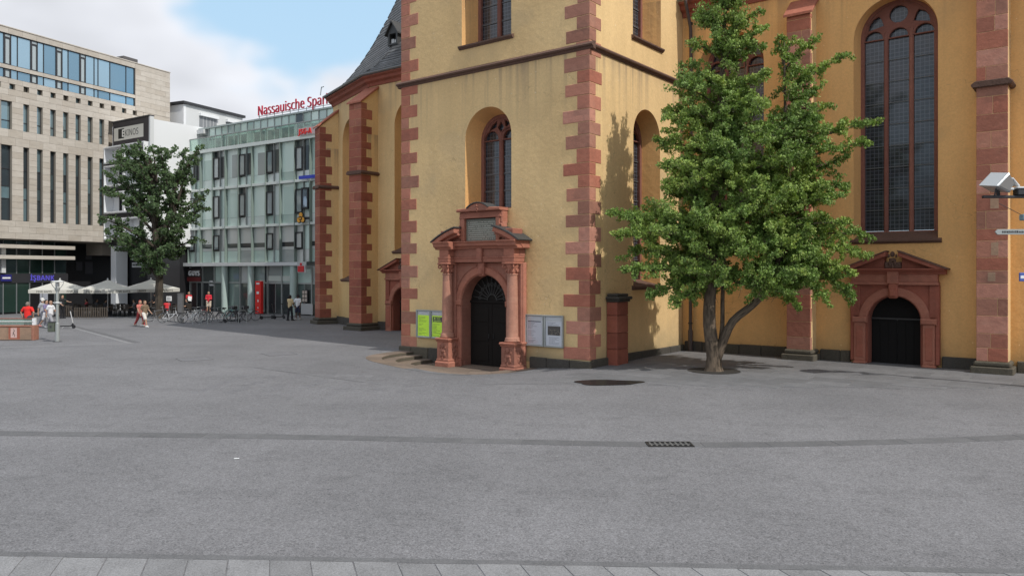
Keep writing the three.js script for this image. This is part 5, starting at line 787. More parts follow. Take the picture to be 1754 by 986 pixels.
{ // cinema building with the sign box
  const b = thing('cinema_building', 'white cinema building with black sign box and projecting white window frames behind dark tree', 'building', [-31.2, 0, -67], -0.5925);
  // local x to the right along the front, which runs left from the corner; z out
  mesh('wall', box(-6.6, -0.02, 5.75, 16.7, -7, -0.3), M.white, b);
  { const g = box(0, 3.7, 5.75, 16.72, -0.3, -0.0); const w2 = mesh('side_wall', g, M.white, b); w2.rotation.y = 1.7249; }
  mesh('sign_box', chamfer(-5.75, 0.05, 14.75, 16.9, -0.28, 0.12, 0.02), std(0.022, 0.018, 0.024, 0.5), b);
  mesh('roof_edge', box(-5.9, 0.1, 16.9, 17.0, -0.3, 0.2), M.dark, b);
  mesh('corner_strip', box(-0.02, 0.18, 12.5, 16.88, -0.2, 0.14), M.white2, b);
  const [g, m] = board(4.7, 1.15, (x, w, h) => { x.fillStyle = '#c9c6bd'; x.fillRect(0, 0, w, h); x.fillStyle = '#0d0d10'; x.fillRect(w * 0.15, h * 0.1, w * 0.20, h * 0.76); x.fillStyle = '#e8e6de'; x.font = `bold ${h * 0.78}px sans-serif`; x.fillText('E', w * 0.262, h * 0.76); x.fillStyle = '#15151a'; x.font = `${h * 0.66}px sans-serif`; x.fillText('KINOS', w * 0.37, h * 0.73); }, 110);
  const sb = mesh('sign_face', g, m, b); sb.position.set(-3.2, 15.78, 0.135);
  const frame = (x0, y0, x1, y1) => { const w = grp('window', b); mesh('frame', extrude(ring(rect(x0, x1, y0, y1), rect(x0 + 0.12, x1 - 0.12, y0 + 0.14, y1 - 0.12)), -0.3, 0.55, 0.02), M.white, w); mesh('pane', box(x0 + 1.3, x1 - 0.3, y0 + 0.25, y1 - 0.3, -0.29, -0.25), glassDark([0.03, 0.035, 0.04], 0.1, 0.2), w); mesh('sash', extrude(ring(rect(x0 + 1.28, x1 - 0.28, y0 + 0.24, y1 - 0.28), rect(x0 + 1.38, x1 - 0.38, y0 + 0.34, y1 - 0.38)), -0.26, -0.18), M.dark, w); mesh('spandrel', box(x0, x1, y0 - 0.5, y0 - 0.02, -0.3, -0.02), M.dark, w); };
  for (const y of [6.35, 8.72, 11.1, 13.2]) for (const x of [-6.55, -3.3]) frame(x, y, x + 3.2, y + (y > 13 ? 1.5 : 1.9));
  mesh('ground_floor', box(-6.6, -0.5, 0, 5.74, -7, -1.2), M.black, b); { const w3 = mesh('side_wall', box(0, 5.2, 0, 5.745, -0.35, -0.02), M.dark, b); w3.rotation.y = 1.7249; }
  mesh('column', chamfer(-6.15, -5.3, 0, 5.75, -1.0, 0.1, 0.02), M.white, b);
  const q = rng(9); for (const y of [4.75, 4.1]) { const [g2, m2] = board(2.3, 0.42, (x, w, h) => { x.fillStyle = '#bfc2c4'; x.fillRect(0, 0, w, h); lines(x, w, h, h * 0.22, h * 0.7, h * 1.2, '#1b1b20', 40 + y * 10, 0.05, 1.2); }, 90); const p = mesh('sign_board', g2, m2, b); p.position.set(-3.7, y, -1.15); }
}
{ // white penthouse behind the bank
  const b = thing('penthouse_building', 'white building with dark roof edge rising behind the glass bank', 'building', [-32.76, 0, -78], 1.1324);
  mesh('wall', box(0, 7.7, 8, 20.3, -6, 0), M.white2, b);
  mesh('wall', box(-0.3, 0, 8, 20.25, -6, 0.02), M.white, b);
  mesh('roof_edge', box(-0.5, 7.9, 20.3, 20.55, -6, 0.25), M.dark, b);
  for (const [x0, x1] of [[1.7, 4.0], [5.3, 7.6]]) { const w = grp('window', b); mesh('shutter_box', chamfer(x0 - 0.05, x1 + 0.1, 19.45, 19.75, 0, 0.3), M.white, w); mesh('pane', box(x0, x1, 16, 19.42, 0.002, 0.03), std(0.22, 0.23, 0.24, 0.4), w); for (let k = 1; k < 5; k++) mesh('slat', box(x0 + k * (x1 - x0) / 5 - 0.02, x0 + k * (x1 - x0) / 5 + 0.02, 16, 19.42, 0.03, 0.06), M.white2, w); }
}
{ // glass-fronted bank
  const b = thing('bank_building', 'glass fronted bank building of five storeys with red roof lettering beside the church', 'building', [-15.981, 0, -61.3], -0.5925);
  const X0 = -17.72, X1 = 8, gm = (c, r = 0.07, m = 0.25) => glassDark(c, r, m);
  const mint = [gm([0.62, 0.75, 0.69], 0.1, 0.1), gm([0.54, 0.67, 0.61], 0.1, 0.1), gm([0.68, 0.80, 0.74], 0.12, 0.08), gm([0.45, 0.57, 0.52], 0.08, 0.15)], grey = [gm([0.46, 0.48, 0.46], 0.1, 0.15), gm([0.54, 0.56, 0.54], 0.12, 0.1), gm([0.36, 0.39, 0.38], 0.1, 0.15)], darkg = [gm([0.06, 0.07, 0.072]), gm([0.09, 0.105, 0.10]), gm([0.04, 0.045, 0.048])], white = [gm([0.70, 0.76, 0.73], 0.2, 0.05), gm([0.62, 0.70, 0.66], 0.2, 0.05)];
  mesh('core', box(X0, X1, 0, 14.2, -12, -0.42), std(0.12, 0.13, 0.125, 0.8), b);
  const q = rng(313), pk = (a) => a[Math.floor(q() * a.length)];
  const mull = []; for (let x = 0; x > X0; x -= 1.79) mull.push(x); mull.push(X0); const all = [4.4, 3.6, 1.8, ...mull.slice(0)];
  const bays = []; for (let i = 0; i < all.length - 1; i++) bays.push([all[i + 1], all[i], i]);
  const cellWin = (w, x0, x1, y0, y1) => { mesh('sash', extrude(ring(rect(x0, x1, y0, y1), rect(x0 + 0.09, x1 - 0.09, y0 + 0.1, y1 - 0.1)), -0.16, -0.03), M.black, w); mesh('pane', box(x0 + 0.08, x1 - 0.08, y0 + 0.09, y1 - 0.09, -0.12, -0.10), pk([gm([0.35, 0.40, 0.40]), gm([0.42, 0.46, 0.46]), gm([0.28, 0.33, 0.33])]), w); };
  const storeys = [[4.29, 7.22, 'f1'], [7.42, 10.66, 'f2'], [10.87, 14.03, 'f3']];
  for (const [y0, y1, k] of storeys) for (const [x0, x1, i] of bays) {
    const w = grp('bay', b), win = k === 'f1' ? i % 2 === 1 && i !== 7 : i % 2 === (k === 'f2' ? 1 : 1); const low = y0 + (k === 'f1' ? 1.0 : 0.72), hi = y1 - 0.45;
    mesh('spandrel', box(x0 + 0.02, x1 - 0.02, y0, low - 0.015, -0.30, -0.26), k === 'f1' ? pk([...mint, ...grey]) : pk([...mint, ...white, white[0]]), w);
    if (win) {
      const a = x0 + 0.06, c = x0 + 0.86; cellWin(w, a, c, low + 0.05, hi - 0.1);
      mesh('pane', box(a, c, hi - 0.08, y1 - 0.01, -0.30, -0.26), pk(k === 'f1' ? grey : [...mint, ...darkg]), w);
      mesh('mullion', box(x0 + 0.895, x0 + 0.93, y0, y1, -0.30, -0.1), M.galv, w);
      mesh('pane', box(x0 + 0.95, x1 - 0.02, low, y1 - 0.01, -0.30, -0.26), pk(k === 'f3' ? [darkg[1], grey[2], grey[0], mint[3]] : k === 'f1' ? [...grey, mint[3]] : [...mint, white[1]]), w);
      if (k === 'f3') mesh('blind', box(x0 + 0.96, x0 + 0.96 + (x1 - x0 - 1) * 0.55, low + 0.1, y1 - 0.5, -0.25, -0.24), pk(darkg), w);
    } else {
      mesh('pane', box(x0 + 0.02, x1 - 0.02, low, y1 - 0.01, -0.30, -0.26), pk(k === 'f1' ? [...grey, grey[1]] : [...mint, mint[2], white[1]]), w);
      if (k === 'f1') mesh('spandrel', box(x0 + 0.02, x1 - 0.02, low + 0.25, low + 0.62, -0.258, -0.25), pk(darkg), w);
      if (k !== 'f1' && q() < 0.7) mesh('blind', box(x0 + 0.25 + q() * 0.4, x1 - 0.1 - q() * 0.4, low, y1 - 0.5 * q() - 0.25, -0.258, -0.25), pk([...mint, ...grey, white[0]]), w);
    }
  }
  // slabs and fins
  for (const [y0, y1, z] of [[7.22, 7.42, -0.02], [10.66, 10.87, -0.02], [14.03, 14.33, 0.02]]) mesh('floor_slab', chamfer(X0, X1, y0, y1, -0.45, z, 0.01), std(0.62, 0.66, 0.63, 0.5), b);
  for (const x of all) mesh('fin', box(x - 0.022, x + 0.022, 4.27, 14.03, -0.32, 0.03), std(0.20, 0.25, 0.225, 0.4), b);
  mesh('canopy', chamfer(X0, -1.0, 3.97, 4.26, -0.45, 0.35, 0.015), M.white2, b);
  // top storey behind a glass rail
  mesh('top_wall', box(X0 + 2.9, X1, 14.33, 16.4, -10, -1.02), std(0.2, 0.22, 0.215, 0.7), b);
  mesh('terrace', box(X0, X0 + 2.9, 14.33, 14.36, -10, -0.2), M.white2, b); mesh('terrace_wall', box(X0 - 0.3, X0, 12, 16.3, -10, -0.4), M.white2, b);
  for (let i = 0; i < all.length - 1; i++) { const x0 = all[i + 1], x1 = all[i];
    const w = grp('top_bay', b);
    if (x0 > X0 + 2.0) { for (const h of [0, 1]) { const a = lerp(x0, x1, h / 2), c = lerp(x0, x1, (h + 1) / 2); mesh('pane', box(a + 0.02, c - 0.02, 15.42, 16.36, -1.0, -0.97), pk([...mint, mint[0], gm([0.42, 0.52, 0.50]), gm([0.3, 0.36, 0.4], 0.05, 0.6)]), w); mesh('pane', box(a + 0.02, c - 0.02, 14.36, 15.38, -1.0, -0.97), pk([...darkg, grey[0], mint[3]]), w); mesh('mullion', box(a - 0.03, a + 0.03, 14.34, 16.38, -1.0, -0.9), M.galv, w); } if (q() < 0.6) mesh('vent_sash', extrude(ring(rect(x0 + 0.1, x0 + 0.85, 15.3, 15.62), rect(x0 + 0.17, x0 + 0.78, 15.37, 15.55)), -0.97, -0.9), M.dark, w); }
    mesh('rail_glass', box(x0 + 0.02, x1 - 0.02, 14.36, 15.33, 0.0, 0.015), new THREE.MeshPhysicalMaterial({ color: rgb(0.75, 0.88, 0.82), roughness: 0.03, transmission: 0.85, thickness: 0 }), w);
    mesh('rail_post', box(x0 - 0.05, x0 + 0.05, 14.34, 15.38, -0.08, -0.02), M.white2, w);
  }
  mesh('hand_rail', box(X0, X1, 15.34, 15.41, -0.1, 0.05), M.galv, b); mesh('parapet', box(X0, X1, 16.38, 16.52, -10, -0.85), std(0.4, 0.45, 0.43, 0.5), b);
  mesh('soffit', box(X0, X0 + 2.9, 16.0, 16.37, -6, -0.7), M.white2, b);
  // roof lettering
  { const g = text('Nassauische Sparkasse', 0.80, 0.10, fontR); g.computeBoundingBox(); const w = g.boundingBox.max.x; g.scale(10.9 / w, 1, 1); g.translate(-7.4, 16.74, -0.86); mesh('roof_letters', g, std(0.52, 0.015, 0.05, 0.5), b); const st = []; for (let k = 0; k < 12; k++) st.push(box(-7.3 + k * 0.98, -7.26 + k * 0.98, 16.5, 16.8, -0.93, -0.89)); st.push(box(-7.4, 3.6, 16.66, 16.70, -0.93, -0.88)); mesh('letter_rail', merge(st), M.galv, b); }
  { const g = text('JSG-A', 0.42, 0.06); g.translate(-1.02, 14.36, 0.2); mesh('sign_letters', g, M.redBright, b); mesh('sign_back', box(-1.1, 1.4, 14.28, 14.85, 0.17, 0.195), std(0.5, 0.4, 0.4, 0.6), b); }
  mesh('blue_sign', box(-1.0, 1.2, 10.82, 11.08, 0.16, 0.24), M.blueSign, b);
  mesh('side_window_frame', extrude(ring(rect(-0.85, -0.05, 8.45, 10.15), rect(-0.74, -0.16, 8.57, 10.03)), 0.0, 0.14), M.black, b); mesh('side_window_pane', box(-0.76, -0.14, 8.55, 10.05, 0.04, 0.06), gm([0.3, 0.36, 0.42], 0.05, 0.5), b);
  // ground floor
  for (const [x0, x1, i] of bays) { const w = grp('shopfront', b); const door = x0 < -1.7 && x1 > -5.6 && x1 < -0.5; const m = i > 9 ? [darkg[0], darkg[2], gm([0.07, 0.05, 0.05])] : i === 7 || i === 8 ? [darkg[1], mint[3]] : [...darkg, gm([0.13, 0.17, 0.16])];
    mesh('pane', box(x0 + 0.02, x0 + 0.9, 0.12, 2.5, -0.36, -0.33), pk(m), w); mesh('pane', box(x0 + 0.93, x1 - 0.02, 0.12, 2.5, -0.36, -0.33), pk(m), w); mesh('pane', box(x0 + 0.02, x1 - 0.02, 2.62, 3.95, -0.36, -0.33), pk(i > 9 ? darkg : [...darkg, ...grey, mint[3]]), w); mesh('transom', box(x0, x1, 2.5, 2.62, -0.36, -0.24), M.galv, w); mesh('mullion', box(x0 - 0.04, x0 + 0.04, 0, 3.97, -0.36, -0.18), M.galv, w); mesh('mullion', box(x0 + 0.9, x0 + 0.93, 0.12, 2.5, -0.36, -0.28), M.galv, w); }
  for (const x of [-10.75, -7.2, -1.9]) mesh('column', uvBox(new THREE.CylinderGeometry(0.28, 0.28, 3.97, 20).translate(x, 1.985, 0.0)), std(0.40, 0.49, 0.46, 0.4), b);
  for (const [x0, x1, y0, y1, c] of [[-10.6, -9.2, 0.12, 3.96, [0.24, 0.31, 0.29]], [-7.1, -5.8, 0.12, 3.96, [0.30, 0.36, 0.34]]]) mesh('glass_panel', box(x0, x1, y0, y1, -0.32, -0.28), gm(c), b);
  mesh('light_panel', merge([box(-5.4, -3.75, 2.72, 3.15, -0.30, -0.27), box(-3.6, -2.0, 2.72, 3.15, -0.30, -0.27)]), std(0.5, 0.54, 0.5, 0.5), b);
  // FIVE GUYS shop sign
  mesh('sign_board', box(-17.6, -14.3, 2.62, 3.78, -0.3, -0.1), std(0.03, 0.025, 0.025, 0.5), b); mesh('sign_board', box(-17.6, -14.3, 2.63, 3.0, -0.1, -0.05), std(0.14, 0.02, 0.02, 0.5), b);
  { const g = text('FIVE GUYS', 0.44, 0.06); g.computeBoundingBox(); g.scale(3.3 / g.boundingBox.max.x, 1, 1); g.translate(-17.75, 3.14, -0.095); mesh('sign_letters', g, M.white, b); const g2 = text('FIVE\nGUYS', 0.16, 0.04); g2.translate(-13.1, 2.55, -0.16); mesh('small_sign_letters', g2, M.white, b); }
  // Sparkasse mark: red board with S and dot; orange trefoil sign
  { const s = [chamfer(-1.02, 0.0, 3.4, 4.28, 0.3, 0.36)]; mesh('bank_sign_board', s[0], std(0.45, 0.47, 0.47, 0.5), b); const gS = [extrude(poly(rect(-0.92, -0.22, 3.48, 3.95)), 0.36, 0.42, 0.01), extrude(poly(arc(-0.57, 4.08, 0.11, 0, 6.2832, 14)), 0.36, 0.42, 0.01)]; mesh('bank_mark', merge(gS), M.redSign, b); mesh('bank_mark_line', merge([box(-0.92, -0.42, 3.78, 3.81, 0.42, 0.425), box(-0.72, -0.22, 3.62, 3.65, 0.42, 0.425)]), M.redDark[0], b); mesh('bank_sign_arm', box(-0.1, 0.02, 3.7, 4.0, -0.1, 0.36), M.steel, b); }
  { const mk = (r0, z0, z1, d) => merge([[0, 0.24], [-0.22, -0.13], [0.22, -0.13]].map(([x, y]) => extrude(poly(arc(-0.6 + x, 7.72 + y, r0, 0, 6.2832, 16)), z0, z1 + Math.abs(x) * 0.001 + y * 0.002))); mesh('trefoil_sign', mk(0.26, 0.3, 0.36), M.black, b); mesh('trefoil_sign', mk(0.2, 0.36, 0.40), std(0.75, 0.36, 0.05, 0.5), b); mesh('trefoil_sign', extrude(poly(arc(-0.6, 7.7, 0.17, 0, 6.2832, 16)), 0.36, 0.43), M.black, b); mesh('trefoil_sign', extrude(poly(arc(-0.6, 7.7, 0.09, 0, 6.2832, 16)), 0.36, 0.45), std(0.75, 0.36, 0.05, 0.5), b); mesh('sign_arm', box(-0.64, 0.2, 7.6, 7.8, 0.18, 0.295), M.dark, b); }
  mesh('menu_board', merge([chamfer(-1.0, -0.35, 1.05, 2.05, -0.2, -0.1)]), M.dark, b); mesh('menu_sheet', merge([0, 1].flatMap((i) => [0, 1, 2].map((j) => box(-0.95 + i * 0.3, -0.72 + i * 0.3, 1.12 + j * 0.31, 1.36 + j * 0.31, -0.1, -0.09)))), std(0.5, 0.42, 0.36, 0.7), b);
  mesh('litter_screen', chamfer(-1.15, 0.2, 0.1, 0.95, -0.2, -0.12), std(0.4, 0.4, 0.4, 0.5), b);
}
{ // red stele of the bank
  const t = thing('sign_stele', 'tall red bank stele with white marks standing before the glass entrance', 'sign', [-20.9, 0, -64.2], -0.5925);
  mesh('stele', chamfer(-0.36, 0.36, 0, 2.72, -0.14, 0.14, 0.015), M.redBright, t); mesh('mark', merge([box(-0.2, 0.2, 2.45, 2.58, 0.141, 0.15), box(-0.16, 0.14, 1.66, 1.86, 0.141, 0.15), box(-0.04, 0.08, 1.0, 1.2, 0.141, 0.15), box(-0.02, 0.06, 0.45, 0.6, 0.141, 0.15), box(-0.02, 0.05, 0.2, 0.27, 0.141, 0.15)]), M.white, t); mesh('foot', box(-0.42, 0.42, 0, 0.04, -0.2, 0.2), M.dark, t);
}
// ---------------------------------------------------------------- people, one smooth body each
function surfaceNet(f, lo, hi, cell) {
  const n = [0, 1, 2].map((k) => Math.ceil((hi[k] - lo[k]) / cell) + 2), N1 = n[0], N2 = n[0] * n[1], val = new Float32Array(N2 * n[2]);
  for (let k = 0; k < n[2]; k++) for (let j = 0; j < n[1]; j++) for (let i = 0; i < n[0]; i++) val[i + j * N1 + k * N2] = f(lo[0] + i * cell, lo[1] + j * cell, lo[2] + k * cell);
  const id = new Int32Array(val.length).fill(-1), P = [], I = [];
  const E = [[0, 1], [0, 2], [0, 4], [1, 3], [1, 5], [2, 3], [2, 6], [3, 7], [4, 5], [4, 6], [5, 7], [6, 7]];
  for (let k = 0; k < n[2] - 1; k++) for (let j = 0; j < n[1] - 1; j++) for (let i = 0; i < n[0] - 1; i++) {
    const c = []; let neg = 0; for (let b = 0; b < 8; b++) { const v = val[(i + (b & 1)) + (j + ((b >> 1) & 1)) * N1 + (k + (b >> 2)) * N2]; c.push(v); if (v < 0) neg++; }
    if (!neg || neg === 8) continue; let x = 0, y = 0, z = 0, m = 0;
    for (const [a, b] of E) { if ((c[a] < 0) === (c[b] < 0)) continue; const t = c[a] / (c[a] - c[b]); x += (a & 1) + t * ((b & 1) - (a & 1)); y += ((a >> 1) & 1) + t * (((b >> 1) & 1) - ((a >> 1) & 1)); z += (a >> 2) + t * ((b >> 2) - (a >> 2)); m++; }
    id[i + j * N1 + k * N2] = P.length / 3; P.push(lo[0] + (i + x / m) * cell, lo[1] + (j + y / m) * cell, lo[2] + (k + z / m) * cell);
  }
  const q = (a, b, c, d, flip) => flip ? I.push(a, c, b, a, d, c) : I.push(a, b, c, a, c, d);
  for (let k = 1; k < n[2] - 1; k++) for (let j = 1; j < n[1] - 1; j++) for (let i = 1; i < n[0] - 1; i++) {
    const o = i + j * N1 + k * N2, s = val[o] < 0;
    if (s !== (val[o + 1] < 0)) q(id[o], id[o - N1], id[o - N1 - N2], id[o - N2], s);
    if (s !== (val[o + N1] < 0)) q(id[o], id[o - N2], id[o - 1 - N2], id[o - 1], s);
    if (s !== (val[o + N2] < 0)) q(id[o], id[o - 1], id[o - 1 - N1], id[o - N1], s);
  }
  const g = new THREE.BufferGeometry(); g.setAttribute('position', new THREE.Float32BufferAttribute(P, 3)); g.setIndex(I.flatMap((v, i) => i % 3 ? [] : [I[i], I[i + 2], I[i + 1]])); g.computeVertexNormals(); return g;
}
function limbField(bones, grow = 0, k = 0.035) {
  return (x, y, z) => { let r = 1e3; for (const [a, b, ra, rb, sq] of bones) { const dx = b[0] - a[0], dy = b[1] - a[1], dz = b[2] - a[2], L = dx * dx + dy * dy + dz * dz || 1e-9; const t = clamp(((x - a[0]) * dx + (y - a[1]) * dy + (z - a[2]) * dz) / L, 0, 1); const d = Math.hypot(x - a[0] - t * dx, y - a[1] - t * dy, (z - a[2] - t * dz) * (sq ?? 1)) - lerp(ra, rb, t) - grow; const h = Math.max(0, k - Math.abs(r - d)) / k; r = Math.min(r, d) - h * h * k * 0.25; } return r; };
}
function skin(bones, cell, grow = 0, k = 0.035) { const lo = [1e3, 1e3, 1e3], hi = [-1e3, -1e3, -1e3]; for (const [a, b, ra, rb] of bones) for (const [p, r] of [[a, ra], [b, rb]]) for (let i = 0; i < 3; i++) { lo[i] = Math.min(lo[i], p[i] - r - grow - 2 * cell); hi[i] = Math.max(hi[i], p[i] + r + grow + 2 * cell); } return surfaceNet(limbField(bones, grow, k), lo, hi, cell); }
// pose: leg and arm angles in degrees, forward positive (figure faces +z)
function person(label, pos, turn, o) {
  const t = thing('person', label, 'person', pos, turn, o.group), q = o.pose ?? {}, h = o.h ?? 1.74, k = h / 1.74, wd = o.w ?? 1;
  const hipY = q.sit ? 0.50 : 0.93 - (q.stride ? 0.02 : 0), R2 = Math.PI / 180, lean = (q.lean ?? 0) * R2;
  const up = (d, x = 0, f = 0) => [x, hipY + d * Math.cos(lean) - f * Math.sin(lean), d * Math.sin(lean) + f * Math.cos(lean)];
  const dir = (p, a, l, out = 0) => [p[0] + Math.sin(out * R2) * l, p[1] - Math.cos(a * R2) * Math.cos(out * R2) * l, p[2] + Math.sin(a * R2) * l];
  const legs = [], J = {};
  for (const [s, nm] of [[-1, 'L'], [1, 'R']]) {
    const th = q['th' + nm] ?? (q.sit ? 84 : 2), kn = q['kn' + nm] ?? (q.sit ? 2 : 0);
    const hip = [s * 0.095 * wd, hipY - 0.02, 0], knee = dir(hip, th, 0.43, s * 2), ank = dir(knee, kn, 0.42, 0); J[nm] = { hip, knee, ank, toe: [ank[0] + s * 0.02, ank[1] - 0.045, ank[2] + 0.15], heel: [ank[0], ank[1] - 0.04, ank[2] - 0.035] };
    legs.push([hip, knee, 0.088 * wd, 0.058], [knee, ank, 0.056, 0.038]);
  }
  // keep the lower foot on the ground
  const low = Math.min(J.L.ank[1], J.R.ank[1]) - 0.085, dy = q.sit ? 0 : -low; const mv = (p) => { p[1] += dy; };
  for (const n of ['L', 'R']) for (const p of Object.values(J[n])) mv(p);
  const U = (d, x, f) => { const p = up(d, x, f); p[1] += dy; return p; };
  const pel = U(0.03), waist = U(0.2), chest = U(0.40), neck = U(0.53), headC = U(0.665, 0, 0.02), headT = U(0.735, 0, 0.005), chin = U(0.60, 0, 0.055);
  const arms = [], foreG = [], A = {};
  for (const [s, nm] of [[-1, 'L'], [1, 'R']]) { const a = q['arm' + nm] ?? 4, e = q['el' + nm] ?? 14, ou = q['out' + nm] ?? 8, ei = q['in' + nm] ?? 0; const sh = U(0.475, s * 0.175 * wd), el = dir(sh, a, 0.29, s * ou), wr = dir(el, a + e, 0.25, s * (ou - 4 - ei)); A[nm] = { sh, el, wr, d: a + e, s, hd: dir(wr, a + e + 6, 0.085, s * (ou - 4 - ei)) }; arms.push([sh, el, 0.05 * (wd > 1 ? 1.1 : 1), 0.04]); foreG.push([el, wr, 0.04, 0.027]); }
  const torso = [[pel, waist, 0.135 * wd, 0.125 * wd, 1.25], [waist, chest, 0.125 * wd, 0.145 * wd, 1.3], [U(0.45, -0.1 * wd), U(0.45, 0.1 * wd), 0.075, 0.075]];
  const headB = [[headC, headT, 0.088, 0.09], [headC, chin, 0.075, 0.048], [neck, headC, 0.055, 0.052], [chest, neck, 0.06, 0.055]];
  const feet = ['L', 'R'].flatMap((n) => [[J[n].heel, J[n].toe, 0.042, 0.034], [J[n].ank, J[n].heel, 0.04, 0.045]]);
  const all = [...legs, ...torso, ...arms, ...foreG, ...headB, ...feet, ...['L', 'R'].map((n) => [A[n].wr, A[n].hd, 0.028, 0.036, 1.3])];
  const body = [skin(all, 0.024)];
  const extra = [];
  for (const n of ['L', 'R']) { const { hd, d, s } = A[n], base = hd; for (let i = 0; i < 4; i++) { const off = (i - 1.5) * 0.019, l = [0.07, 0.08, 0.076, 0.06][i]; const p0 = [base[0], base[1], base[2] + off], p1 = dir(p0, d + 8, l * 0.55), p2 = dir(p1, d + 32, l * 0.45); extra.push(tube([p0, p1, p2], 0.0095, 0.007, 5, 4)); } const p0 = [A[n].wr[0], lerp(A[n].wr[1], hd[1], 0.4), lerp(A[n].wr[2], hd[2], 0.4) + 0.02], p1 = dir(p0, d + 45, 0.045, -s * 10); extra.push(tube([p0, p1, dir(p1, d + 25, 0.03)], 0.011, 0.008, 5, 4)); }
  const nose = new THREE.ConeGeometry(0.017, 0.045, 6); nose.rotateX(0.35); nose.translate(headC[0], headC[1] - 0.005, headC[2] + 0.092); extra.push(nose);
  for (const s of [-1, 1]) { const ear = new THREE.SphereGeometry(0.028, 6, 5); ear.scale(0.4, 1, 0.7); ear.translate(headC[0] + s * 0.086, headC[1] + 0.005, headC[2] - 0.01); extra.push(ear); }
  const sk = std(...(o.skin ?? [0.42, 0.25, 0.17]), 0.7);
  const bm = mesh('body', merge([uvBox(body[0]), ...extra.map((g) => uvBox(g))]), sk, t);
  mesh('eyes', merge([-1, 1].map((s) => { const g = new THREE.SphereGeometry(0.012, 6, 5); g.translate(headC[0] + s * 0.032, headC[1] + 0.028, headC[2] + 0.083); return uvBox(g); })), M.black, t);
  mesh('mouth', uvBox(new THREE.BoxGeometry(0.045, 0.009, 0.012).translate(headC[0], headC[1] - 0.045, headC[2] + 0.088)), std(0.3, 0.09, 0.08, 0.7), t);
  const cloth = (name, bones, c, grow, kk = 0.05) => mesh(name, uvBox(skin(bones, 0.024, grow, kk)), std(...c, 0.92), t);
  const mid = (a, b, f) => [lerp(a[0], b[0], f), lerp(a[1], b[1], f), lerp(a[2], b[2], f)];
  const sl = o.sleeve ?? 0.62; const sleeves = arms.map(([a, b, ra, rb]) => sl >= 1 ? [a, b, ra, rb] : [a, mid(a, b, sl), ra + 0.008, rb + 0.014]); if (sl > 1) sleeves.push(...foreG);
  cloth('shirt', [...torso.slice(0, 3), [mid(pel, waist, -0.15), waist, 0.14 * wd, 0.128 * wd, 1.2], ...sleeves], o.top, 0.02);
  const hem = o.shorts ? 0.85 : null; const tr = ['L', 'R'].flatMap((n) => o.shorts ? [[J[n].hip, mid(J[n].hip, J[n].knee, hem), 0.098 * wd, 0.08]] : [[J[n].hip, J[n].knee, 0.092 * wd, 0.066], [J[n].knee, J[n].ank, 0.066, 0.056]]);
  cloth(o.shorts ? 'shorts' : 'trousers', [[U(-0.02, -0.05), U(-0.02, 0.05), 0.125 * wd, 0.125 * wd, 1.1], ...tr], o.legs, 0.014);
  cloth('shoes', feet, o.shoes ?? [0.04, 0.04, 0.045], 0.012);
  if (o.cap) { mesh('cap', merge([uvBox(skin([[headC, headT, 0.09, 0.092]], 0.02, 0.012).translate(0, 0.035, -0.008)), uvBox(new THREE.CylinderGeometry(0.075, 0.08, 0.014, 12).scale(1, 1, 1.3).translate(headC[0], headC[1] + 0.07, headC[2] + 0.09))]), std(...o.cap, 0.9), t); }
  if (!o.bald) mesh('hair', uvBox(skin([[U(0.70, 0, -0.022), U(0.745, 0, -0.012), 0.086, 0.09], ...(o.long ? [[U(0.68, 0, -0.05), U(0.48, 0, -0.09), 0.075, 0.05]] : [[U(0.66, 0, -0.03), U(0.7, 0, -0.03), 0.08, 0.085]])], 0.02, 0.006)), std(...(o.hair ?? [0.03, 0.022, 0.017]), 0.85), t);
  if (o.apron) cloth('apron', [[U(0.0, 0, 0.03), U(0.33, 0, 0.04), 0.13, 0.12, 1.2], [J.L.hip, mid(J.L.hip, J.L.knee, 0.8), 0.1, 0.09], [J.R.hip, mid(J.R.hip, J.R.knee, 0.8), 0.1, 0.09]], o.apron, 0.03);
  if (o.bag) { const g = skin([[U(0.1, 0.19, -0.03), U(0.26, 0.19, -0.03), 0.1, 0.08, 1]], 0.03); mesh('bag', uvBox(g), std(...o.bag, 0.8), t); }
  t.scale.setScalar(k); return t;
}
const GP = (px, d) => [(px - 877) / 1331 * d, 0, -d];
const face = (dx, dz) => Math.atan2(dx, dz);
const stride = { thL: 28, knL: 14, thR: -20, knR: -38, armL: -20, armR: 22, elL: 18, elR: 24, stride: 1 }, stride2 = { thL: -18, knL: -40, thR: 26, knR: 10, armL: 20, armR: -18, elL: 20, elR: 14, stride: 1 };
person('heavy person in bright red shirt, hands on hips, behind the low stone parapet', GP(47, 44), face(0.1, -1), { top: [0.72, 0.025, 0.02], legs: [0.05, 0.05, 0.06], hair: [0.2, 0.17, 0.14], w: 1.28, h: 1.74, pose: { outL: 34, outR: 34, armL: -8, armR: -8, elL: 16, elR: 16, inL: 44, inR: 44 } });
person('person in pale cap and grey shirt walking rearmost of the trio past the lamp post', GP(72, 49.2), face(1, 0.1), { top: [0.36, 0.37, 0.40], legs: [0.30, 0.30, 0.33], shoes: [0.6, 0.6, 0.6], cap: [0.65, 0.63, 0.6], h: 1.82, pose: stride });
person('person in purple-grey shirt and white shorts, middle of the walking trio', GP(78.5, 48.6), face(1, 0.15), { top: [0.20, 0.17, 0.30], legs: [0.66, 0.65, 0.66], shorts: true, shoes: [0.5, 0.2, 0.2], h: 1.74, pose: stride2 });
person('person in white shirt and grey trousers walking nearest the lamp post', GP(86, 47.8), face(1, 0.2), { top: [0.72, 0.72, 0.74], legs: [0.30, 0.30, 0.32], shoes: [0.7, 0.7, 0.7], h: 1.74, hair: [0.12, 0.09, 0.07], bald: true, skin: [0.34, 0.20, 0.14], pose: stride });
